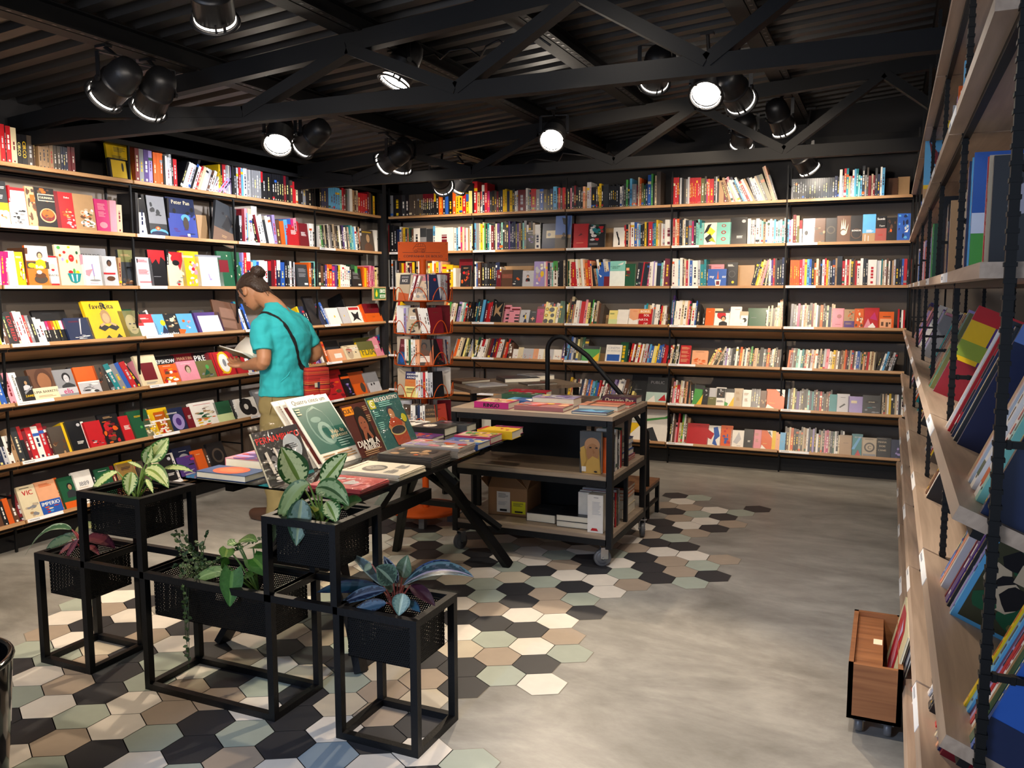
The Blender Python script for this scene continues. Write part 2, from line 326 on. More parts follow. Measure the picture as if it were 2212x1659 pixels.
# one book. M: x along the spine-to-spine direction (thickness), y depth into the shelf, z up; (0,0,0) = front bottom left
def book_spine(mb, M, w, h, d, c, c2=None, rnd=random, title=None, side=None):
    t = min(.0022, w*.2); col = cc(c)
    mb.box(0, w, 0, t, 0, h, col, 0, M)                     # spine
    mb.box(0, t, t, d, 0, h, col, 0, M); mb.box(w-t, w, t, d, 0, h, col, 0, M)
    mb.box(t, w-t, t, d-.003, .002, h-.003, PAGE, 1, M)      # page block
    S = M @ Matrix(((1, 0, 0, 0), (0, 0, -1, 0), (0, 1, 0, 0), (0, 0, 0, 1)))   # x right, y up, z out of the spine
    light = c in 'wclYyzqPasTv'; tc = rnd.choice('kBRnr') if light else rnd.choice('wcyYlw')
    if c2:
        mb.add([(0, h*.62, .0003), (w, h*.62, .0003), (w, h, .0003), (0, h, .0003)], [(0, 1, 2, 3)], c2, 0, S)
    elif rnd.random() < .25:
        y = rnd.choice((.08, .8, .7)); cb = rnd.choice('kwroybcgG')
        mb.add([(0, h*y, .0003), (w, h*y, .0003), (w, h*(y+.09), .0003), (0, h*(y+.09), .0003)], [(0, 1, 2, 3)], cb, 0, S)
    if title:
        T_ = S @ Matrix.Translation((w*.5, h*.52, 0)) @ Matrix.Rotation(-math.pi/2, 4, 'Z'); n = sum(GLY.get(q, GLY[' '])[2] for q in title)
        hh = min(w*.62, h*.8/n*.7); text(mb, T_, title, 0, 0, hh, title_col.get(title, tc), .0007, bold=.08)
    elif rnd.random() < .75:
        y0 = h*rnd.uniform(.25, .4); y1 = h*rnd.uniform(.6, .85); ww = w*rnd.uniform(.25, .42)
        yy = y0
        while yy < y1:
            l = rnd.uniform(.012, .03); mb.add([((w-ww)/2, yy, .0006), ((w+ww)/2, yy, .0006), ((w+ww)/2, min(yy+l, y1), .0006), ((w-ww)/2, min(yy+l, y1), .0006)], [(0, 1, 2, 3)], tc, 0, S); yy += l+.006
        mb.add([((w-ww)/2, h*.06, .0006), ((w+ww)/2, h*.06, .0006), ((w+ww)/2, h*.06+ww, .0006), ((w-ww)/2, h*.06+ww, .0006)], [(0, 1, 2, 3)], tc, 0, S)
title_col = {'LOU REED': 'r', 'NELSON MANDELA': 'k', 'RINGO': 'k', 'CHICO': 'w'}
def book_face(mb, M, w, h, th, c, spec, rnd, spine=None):
    """cover-out: x right, y into shelf, z up"""
    col = cc(c); t = .002
    mb.box(0, w, 0, t, 0, h, col, 0, M); mb.box(0, w, th-t, th, 0, h, col, 0, M)
    mb.box(0, t, t, th-t, 0, h, cc(spine) if spine else col, 0, M)
    mb.box(t, w-.003, t, th-t, .003, h-.003, PAGE, 1, M)
    S = M @ Matrix(((1, 0, 0, 0), (0, 0, -1, 0), (0, 1, 0, 0), (0, 0, 0, 1)))
    art(mb, S, w, h, spec, rnd)
def flat_book(mb, M, w, l, th, c, spec, rnd, pages=True, title=None):
    """lying book: x width, y length (up of the cover), z up"""
    col = cc(c); t = min(.002, th*.2)
    mb.box(0, w, 0, l, th-t, th, col, 0, M); mb.box(0, w, 0, l, 0, t, col, 0, M)
    mb.box(0, t, 0, l, t, th-t, col, 0, M); mb.box(t, w-.003, .003, l-.003, t, th-t, PAGE, 1, M)
    art(mb, M @ Matrix.Translation((0, 0, th)), w, l, spec, rnd)
# ------------------------------------------------------------------ floor with hexagonal tile inlay
HEX = "-14:4K,6G,8T,10W,12G;-13:-1K,1G,3W,5G,7W,9K,11T,13W;-12:-4W,-2K,0W,2T,4T,6C,8K,10W,12K;-11:-5G,-3T,-1G,1K,3K,5K,7T,9W;-10:-4K,-2W,0W,2G,4G,6W,8K;-9:-5W,-3G,-1T,1T,3W,5K,7T;-8:-6G,-4K,-2K,0T,2K,4T,6W;-7:-5T,-3G,-1W,1G,3W,5K,7T;-6:-6W,-4K,-2K,0K,2C,4K,6T,8K;-5:-5B,-3W,-1C,1G,3K,5G;-4:-6W,-4K,-2T,0T,2C;-3:-7K,-5W,-3K,-1C,1T,3K,21K;-2:-6G,0K,2K,4C,6W,8K,10W,12K,14C;-1:1G,3T,5G,7K,9T,11G,13G,15W,17K;0:0W,2K,4W,6K,8W,10K,12K,14C,16G;1:3G,5T,7W,9T,11T,13G,15K,17W;2:8K,10G,12K,14W,16T;3:11W,13W,15K;4:12T,14G,16W;5:13K,15K,17K,19T;6:12G,14T,16T,18W,20K,22T;7:13K,15G,17W,19K,21G,23K,25K;8:16T,22T,24W,26T,28K,30T;9:23K,25W,27G,29T,31W,33K;10:24T,26K,28W,32G;11:27G;12:28K"
XL, YB, XR = -4.645, 7.36, .108           # front planes of the three shelving walls
def concrete():
    m = mat('polished_concrete', '8a8478', .38); nt = m.node_tree; b = nt.nodes['Principled BSDF']; N = nt.nodes.new; L = nt.links.new
    t = N('ShaderNodeTexCoord'); mp = N('ShaderNodeMapping'); mp.inputs['Rotation'].default_value = (0, 0, .5); mp.inputs['Scale'].default_value = (1, 1.9, 1)
    n1 = N('ShaderNodeTexNoise'); n1.inputs['Scale'].default_value = 1.3; n1.inputs['Detail'].default_value = 9; n1.inputs['Roughness'].default_value = .62; n1.inputs['Distortion'].default_value = .8
    n2 = N('ShaderNodeTexNoise'); n2.inputs['Scale'].default_value = 5; n2.inputs['Detail'].default_value = 8; n2.inputs['Roughness'].default_value = .7
    cr = N('ShaderNodeValToRGB'); e = cr.color_ramp.elements; e[0].position = .33; e[0].color = srgb('716f68'); e[1].position = .68; e[1].color = srgb('b6b3aa')
    x = e.new(.5); x.color = srgb('94918a')
    mx = N('ShaderNodeMix'); mx.data_type = 'FLOAT'; mx.inputs['Factor'].default_value = .35
    L(t.outputs['Object'], mp.inputs[0]); L(mp.outputs[0], n1.inputs[0]); L(mp.outputs[0], n2.inputs[0]); L(n1.outputs['Fac'], mx.inputs['A']); L(n2.outputs['Fac'], mx.inputs['B']); L(mx.outputs['Result'], cr.inputs[0]); L(cr.outputs[0], b.inputs['Base Color'])
    mr = N('ShaderNodeMapRange'); mr.inputs['To Min'].default_value = .30; mr.inputs['To Max'].default_value = .52; L(n2.outputs['Fac'], mr.inputs[0]); L(mr.outputs[0], b.inputs['Roughness'])
    return m
MT['concrete'] = concrete()
MT['tile'] = mat('cement_tile', attr=True, rough=.55, noise=.10, nscale=14)
MT['grout'] = mat('grey_grout', '8b8577', .8, noise=.1)
mb = MB(); mb.box(-5.0, 1.2, -2.7, 7.8, -.06, 0)
floor = struct(mb.build('floor', 'concrete'))
TC = dict(K='2f2f33', W='e8dfd2', T='ab9a88', G='a8b0a2', C='cfc2ab', B='8fa0ac')
_a = R(29.4); HA = V((math.cos(_a), math.sin(_a)))*.1548; HB = V((-math.sin(_a), math.cos(_a)))*.1788; HO = V((-1.189, 2.949))
tiles = {}
for row in HEX.split(';'):
    i, r = row.split(':'); i = int(i)
    for c in r.split(','): tiles[(i, int(c[:-1]))] = c[-1]
rt = random.Random(5)
for i in range(-12, 8):
    for k in range(-6, 30):
        if (k-i) % 2 or (i, k) in tiles: continue
        lo = -10 if k < 8 else (-9 if k < 13 else -6)
        hi = [q for (q, kk) in tiles if abs(kk-k) <= 1]
        if i >= lo and i <= min(max(hi), 4 if k < 20 else 6) and k > 0 and not (i > -1 and k < 8): tiles[(i, k)] = rt.choice('KKWTTGWC')
del_ = []
mb = MB(); g2 = MB(); rr = .1788/math.sqrt(3)
for (i, k), c in tiles.items():
    p = HO + HA*i + HB*(k/2); jit = rt.uniform(.93, 1.06)
    col = tuple(min(1, q*jit) for q in srgb(TC[c])[:3])+(1,)
    ring = lambda s, z: [(p.x+s*math.cos(_a+math.pi/3*j+0), p.y+s*math.sin(_a+math.pi/3*j), z) for j in range(6)]
    o = ring(rr-.0022, .0012); q = ring(rr-.0022, 0)
    mb.add(o, [tuple(range(6))], col); mb.add(q+o, [(j, (j+1) % 6, 6+(j+1) % 6, 6+j) for j in range(6)], col)
    g2.add(ring(rr+.002, .0005), [tuple(range(6))])
tl = struct(mb.build('hexagonal_tile', 'tile', floor)); struct(g2.build('grout', 'grout', floor))
# ------------------------------------------------------------------ walls
MT['wall_dk'] = mat('dark_taupe_wall', '81786f', .8, noise=.12, nscale=1.5, bump=.05, bscale=20)
MT['wall_lt'] = mat('pale_wall_panel', 'b9b6ae', .8, noise=.06, nscale=2)
MT['wall_bk'] = mat('black_wall', '16161a', .8, noise=.1)
def wallbox(n, x0, x1, y0, y1, z0, z1, m):
    b = MB(); b.box(x0, x1, y0, y1, z0, z1); return struct(b.build(n, m))
wallbox('wall_left', -5.05, -4.935, -2.7, 7.8, 0, 2.24, 'wall_dk'); wallbox('wall_left', -5.05, -4.935, -2.7, 7.8, 2.24, 2.9, 'wall_bk')
wallbox('wall_back', -4.935, 1.2, 7.66, 7.8, 0, 2.24, 'wall_dk'); wallbox('wall_back', -4.935, 1.2, 7.66, 7.8, 2.24, 3.4, 'wall_bk')
wallbox('wall_right', 1.1, 1.2, -2.6, 7.66, 0, 3.4, 'wall_lt')
wallbox('wall_front', -4.935, 1.1, -2.7, -2.6, 0, 3.4, 'wall_bk')
wallbox('trim_1', -4.935, -4.92, 7.30, 7.655, .1, 2.0, 'wall_lt')
wallbox('trim_2', -4.72, -4.655, 7.285, 7.35, 0, 2.7, 'wall_bk')
wallbox('baseboard_left', -4.90, -4.74, 2.2, 7.28, 0, .09, 'brick_dk')
wallbox('baseboard_back', -4.55, .25, 7.44, 7.62, 0, .11, 'brick_dk')
# dark mullions of the glazed side behind the right-hand shelving
for j, y in enumerate((1.15, 1.75, 2.5, 3.3, 4.1)): wallbox('trim_%d' % (j+3), .98, 1.1, y, y+.14, 0, 2.2, 'wall_bk')
# ------------------------------------------------------------------ ceiling: sloped corrugated deck
def zc(x): return 2.80+.08*(x+3.5)       # underside of the deck
mb = MB(); pts = []; y = -2.6; k = 0
while y < 7.66:
    pts += [(y, 0), (y+.07, 0), (y+.085, .035), (y+.145, .035)]; y += .16
prof = pts; vs = []
for x in (-5.0, 1.2):
    for (yy, dz) in prof: vs.append((x, yy, zc(x)+dz))
n = len(prof); mb.add(vs, [(i, i+1, n+i+1, n+i) for i in range(n-1)])
vs = [(a, b, c+.1) for a, b, c in vs]; mb.add([(-5, -2.7, zc(-5)+.06), (1.2, -2.7, zc(1.2)+.06), (1.2, 7.8, zc(1.2)+.06), (-5, 7.8, zc(-5)+.06)], [(0, 1, 2, 3)])
struct(mb.build('ceiling', 'deck'))
# purlins with perforated track channels
for j, x in enumerate((-3.45, -2.45, -1.72, -.75, .2)):
    b = MB(); zt = zc(x); zb = zt-.105
    b.box(x-.005, x+.005, -2.6, 7.6, zb, zt); b.box(x-.045, x+.045, -2.6, 7.6, zb-.006, zb); b.box(x-.045, x+.045, -2.6, 7.6, zt-.006, zt)
    o = b.build('roof_purlin', 'beam'); o['kind'] = 'structure'
    t = MB(); t.box(x+.05, x+.09, -2.6, 7.6, zb-.004, zb+.002)
    q = -2.5
    while q < 7.5: t.box(x+.062, x+.078, q, q+.02, zb-.0055, zb-.004, 'k', 1); q += .07
    c = t.build('lamp_track', ['beam', 'lamp'], o); c['kind'] = 'structure'
def truss(y, nm, nodes, x0=-4.9, x1=1.1):
    b = MB(); hw = .03
    b.box(x0, x1, y-hw, y+hw, 2.405, 2.485)
    zt = lambda x: 2.60+.08*(x+3.5)
    b.add([(x0, y-hw, zt(x0)), (x1, y-hw, zt(x1)), (x1, y+hw, zt(x1)), (x0, y+hw, zt(x0)), (x0, y-hw, zt(x0)+.09), (x1, y-hw, zt(x1)+.09), (x1, y+hw, zt(x1)+.09), (x0, y+hw, zt(x0)+.09)],
          [(0, 3, 2, 1), (4, 5, 6, 7), (0, 1, 5, 4), (1, 2, 6, 5), (2, 3, 7, 6), (3, 0, 4, 7)])
    for k in range(len(nodes)-1):
        (xa, ta), (xb, tb) = nodes[k], nodes[k+1]
        za = zt(xa)+.02 if ta else 2.46; zb = zt(xb)+.02 if tb else 2.46
        b.bar((xa, y, za), (xb, y, zb), .055, .07, up=(0, 1, 0))
    return struct(b.build(nm, 'beam'))
truss(3.57, 'roof_truss', [(-4.3, 1), (-3.1, 0), (-2.45, 1), (-1.86, 0), (-1.28, 1), (-.72, 0), (-.1, 1), (.5, 0), (1.0, 1)])
truss(6.0, 'roof_truss', [(-4.6, 1), (-4.1, 0), (-3.55, 1), (-3.0, 0), (-2.45, 1), (-1.86, 0), (-1.28, 1), (-.69, 0), (-.10, 1), (.45, 0), (1.0, 1)])
b = MB(); b.box(-4.93, -4.66, 3.95, 7.6, 2.53, 2.62); b.box(-4.70, -4.66, 3.95, 7.6, 2.50, 2.66); struct(b.build('eave_beam', 'beam'))
b = MB(); b.box(-4.8, 1.1, 7.5, 7.6, 2.62, 2.78); struct(b.build('back_beam', 'beam'))
# a loose coil of cable tucked above the far truss and cable loops along the tracks
def cable(pts, nm, lab):
    b = MB(); b.tube(pts, .006, 6); tag(b.build(nm, 'lamp'), lab, 'cable')
rc = random.Random(3)
cable([(-3.2+.1*i+rc.uniform(-.04, .04), 6.55+rc.uniform(-.15, .15), 2.58+rc.uniform(-.05, .05)) for i in range(14)], 'cable', 'tangled cable on the ceiling beyond the far truss, over the corner lamps')
cable([(-2.4+.07*i, 4.15+.05*math.sin(i*1.7), 2.80+.03*math.sin(i*2.1)) for i in range(12)], 'cable', 'loose cable loop beside the lamp framed by the near truss')
# ------------------------------------------------------------------ spotlights
MT['rimglow'] = mat('lit_ring_gap', 'fff4e8', .5, emit=6)
def par_lamp(pos, aim, watts, cone, tint, label):
    pos = V(pos); d = (V(aim)-pos).normalized()
    top = V((pos.x, pos.y, zc(pos.x)-.11))
    q = d.to_track_quat('Z', 'Y').to_matrix().to_4x4(); q.translation = pos
    ax = (q.to_3x3() @ V((1, 0, 0)));
    if abs(ax.z) > .6: ax = q.to_3x3() @ V((0, 1, 0))
    ax = V((ax.x, ax.y, 0)).normalized(); 
    if abs(ax.dot(d)) > .9: ax = V((-ax.y, ax.x, 0))
    e = empty('spotlight', tuple(top), label, 'spotlight', 'black can spotlights hung from the ceiling tracks')
    h = MB(); h.lathe([(.0, -.235), (.035, -.232), (.062, -.215), (.074, -.18), (.078, -.12), (.078, -.11), (.084, -.108), (.084, -.10), (.079, -.098), (.079, -.008), (.074, -.006), (.074, -.012)], 28, M=q)
    for a in (0, 2.1, 4.2): h.box(.076, .083, -.006, .006, -.02, .02, M=q @ Matrix.Rotation(a, 4, 'Z'))
    ho = h.build('housing', 'lamp', e)
    g = MB(); g.lathe([(.0, -.004), (.04, -.001), (.073, -.006)], 24, M=q); g.build('lens', 'glow', e)
    g = MB(); g.lathe([(.0775, .000), (.0795, .003), (.0795, .009), (.077, .010)], 28, M=q); g.build('glowing_gap', 'rimglow', e)
    r = MB(); r.lathe([(.082, .012), (.094, .012), (.096, .018), (.082, .018), (.082, .012)], 28, M=q)
    for a in (0.4, 2.5, 4.6): r.box(.080, .086, -.004, .004, -.02, .016, M=q @ Matrix.Rotation(a, 4, 'Z'))
    r.build('filter_ring', 'lamp', e)
    y = MB(); c = pos - d*.10; s = ax*.095
    y.bar(c+s, c+s+V((0, 0, .12)), .006, .022); y.bar(c-s, c-s+V((0, 0, .12)), .006, .022)
    y.bar(c-s+V((0, 0, .12)), c+s+V((0, 0, .12)), .022, .006); m_ = c+V((0, 0, .12))
    y.tube([m_, V((top.x, top.y, max(top.z, m_.z+.02)))], .010, 8); y.box(top.x-.035, top.x+.035, top.y-.02, top.y+.02, top.z-.012, top.z+.004)
    for k in (s, -s): y.tube([c+k*1.0, c+k*1.12], .014, 8)
    y.build('yoke', 'lamp', e)
    l = bpy.data.lights.new('beam', 'SPOT'); l.energy = watts*LK; l.color = tint; l.spot_size = R(cone); l.spot_blend = .45; l.shadow_soft_size = .035
    lo = bpy.data.objects.new('beam', l); COL.objects.link(lo); lo.parent = e; lo.location = pos + d*.03 - top; lo.rotation_euler = d.to_track_quat('-Z', 'Y').to_euler()
LK = 1.0
for L_ in LAMPS: par_lamp(*L_)
# ------------------------------------------------------------------ shelving walls
LZ = {1: 2.266, 2: 1.915, 3: 1.567, 4: 1.229, 5: .890, 6: .543, 7: .196}      # front edge heights
DEL = {1: 0, 2: 0, 3: 0, 4: .03, 5: .04, 6: .05, 7: .06}
def dl(w, lv): return .008 if (w == 'R' and lv > 3) else DEL[lv]
TILT = R(22.9)
WALLS = {  # origin (u = 0), along, into
 'L': (V((XL, 0, 0)), V((0, 1, 0)), V((-1, 0, 0))),
 'B': (V((0, YB, 0)), V((1, 0, 0)), V((0, 1, 0))),
 'R': (V((XR, 0, 0)), V((0, -1, 0)), V((1, 0, 0)))}
def rowM(w, lv, u=0.0, off=0.0):
    """x along the wall, y into the shelf over the board, z up from the board"""
    O, U, I = WALLS[w]
    B = Matrix((U, I, V((0, 0, 1)))).transposed().to_4x4()
    B.translation = O + U*u - I*dl(w, lv) + V((0, 0, LZ[lv]+.010))
    if lv >= 4: B = B @ Matrix.Rotation(-TILT, 4, 'X')
    return B @ Matrix.Translation((0, off, 0))
BAYS = {'L': [2.27, 3.26, 4.225, 5.20, 6.22, 7.24], 'B': [-4.645, -3.705, -2.75, -1.772, -.814, .125],
        'R': [-7.2, -6.22, -5.24, -4.26, -3.28, -2.29, -1.31]}
BAYN = {'L': ['cut-off left bay', 'first left bay', 'second left bay', 'third left bay', 'left corner bay'],
        'B': ['back corner bay', 'second back bay', 'middle back bay', 'fourth back bay', 'last back bay'],
        'R': ['farthest right bay', 'fifth right bay', 'fourth right bay', 'third right bay', 'second right bay', 'nearest right bay']}
BAYL = {'L': ['cut off by the left picture edge', 'at the left, holding the yellow tall cover', 'behind the plants, left of the reader', 'behind the reader', 'in the left corner, with a green sign'],
        'B': ['in the back corner behind the orange rack', 'on the back wall, second from the corner', 'in the middle of the back wall', 'on the back wall, fourth from the corner', 'on the back wall, at its right end'],
        'R': ['at the far end of the right wall', 'on the right wall, second from the far end', 'on the right wall, third from the far end', 'on the right wall, third from the camera', 'on the right wall, second from the camera', 'on the right wall, nearest the camera']}
LVN = {1: 'top', 2: 'second', 3: 'third', 4: 'fourth', 5: 'fifth', 6: 'sixth', 7: 'bottom'}
def rebar(b, p, q, w, rib=False):
    b.bar(p, q, w*.8, w*.8)
    if rib:
        p = V(p); q = V(q); n = int((q-p).length/.022); d = (q-p)/n
        for i in range(n): c = p+d*(i+.5); b.bar(c-d.normalized()*.003, c+d.normalized()*.003, w, w)
for w in 'LBR':
    O, U, I = WALLS[w]; bs = BAYS[w]; oak = {'B': 'oak_x', 'L': 'oak_y', 'R': 'oak_daylit'}[w]
    top = 2.56 if w != 'R' else 2.75
    for j in range(len(bs)-1):
        u0, u1 = bs[j], bs[j+1]; base = O+U*(u0+.01)
        e = empty('bookshelf', tuple(base+I*.03), 'tall black and oak bookshelf ' + BAYL[w][j], 'bookshelf', 'wall bookshelves with oak boards on black rods')
        for side in ([u0] if j < len(bs)-2 else [u0, u1]):
            b = MB(); rib = (w == 'R' and j >= 2); P = .016
            s = u0-.0 if side == u0 else u1
            f = O+U*s+I*.035; k = O+U*s+I*.265
            rebar(b, f, f+V((0, 0, top)), P, rib); rebar(b, k, k+V((0, 0, top)), P, rib)
            for z in (.06, .33, .66, 1.0, 1.33, 1.70, 2.05, 2.40): rebar(b, f+V((0, 0, z)), k+V((0, 0, z)), .012, rib)
            b.build('ladder_frame', 'rebar', e)
        for lv in LZ:
            M = rowM(w, lv, u0+.006); L_ = u1-u0-.012; dep = .27 if lv < 4 else .30
            b = MB(); b.box(0, L_, 0, dep, -.022, 0, M=M); so = b.build('shelf_board', oak, e)
            b = MB(); b.box(.0, L_, .03, .045, -.034, -.0222, M=M); b.box(.0, L_, dep-.05, dep-.035, -.034, -.0222, M=M)
            b.build('support_rail', 'rebar', e)
            if lv > 1 and not (w == 'R' and j < 1):
                b = MB(); ll = .235; x0 = .006 if w != 'R' else .0
                b.box(x0, x0+ll, -.0012, -.0001, -.021, -.001, M=M)
                g = random.Random(j*9+lv); x = x0+.012
                while x < x0+.075: b.box(x, x+.003, -.0014, -.0012, -.015, -.007, 'g', 1, M); x += .0055
                b.build('price_strip', ['label', 'matte'], so)
        if w == 'R':
            b = MB(); b.box(0, u1-u0-.01, .285, .297, LZ[3]-.02, top-.05, M=Matrix.Translation(O+U*u0) @ Matrix((U, I, V((0, 0, 1)))).transposed().to_4x4())
            b.build('back_panel', 'ply', e)
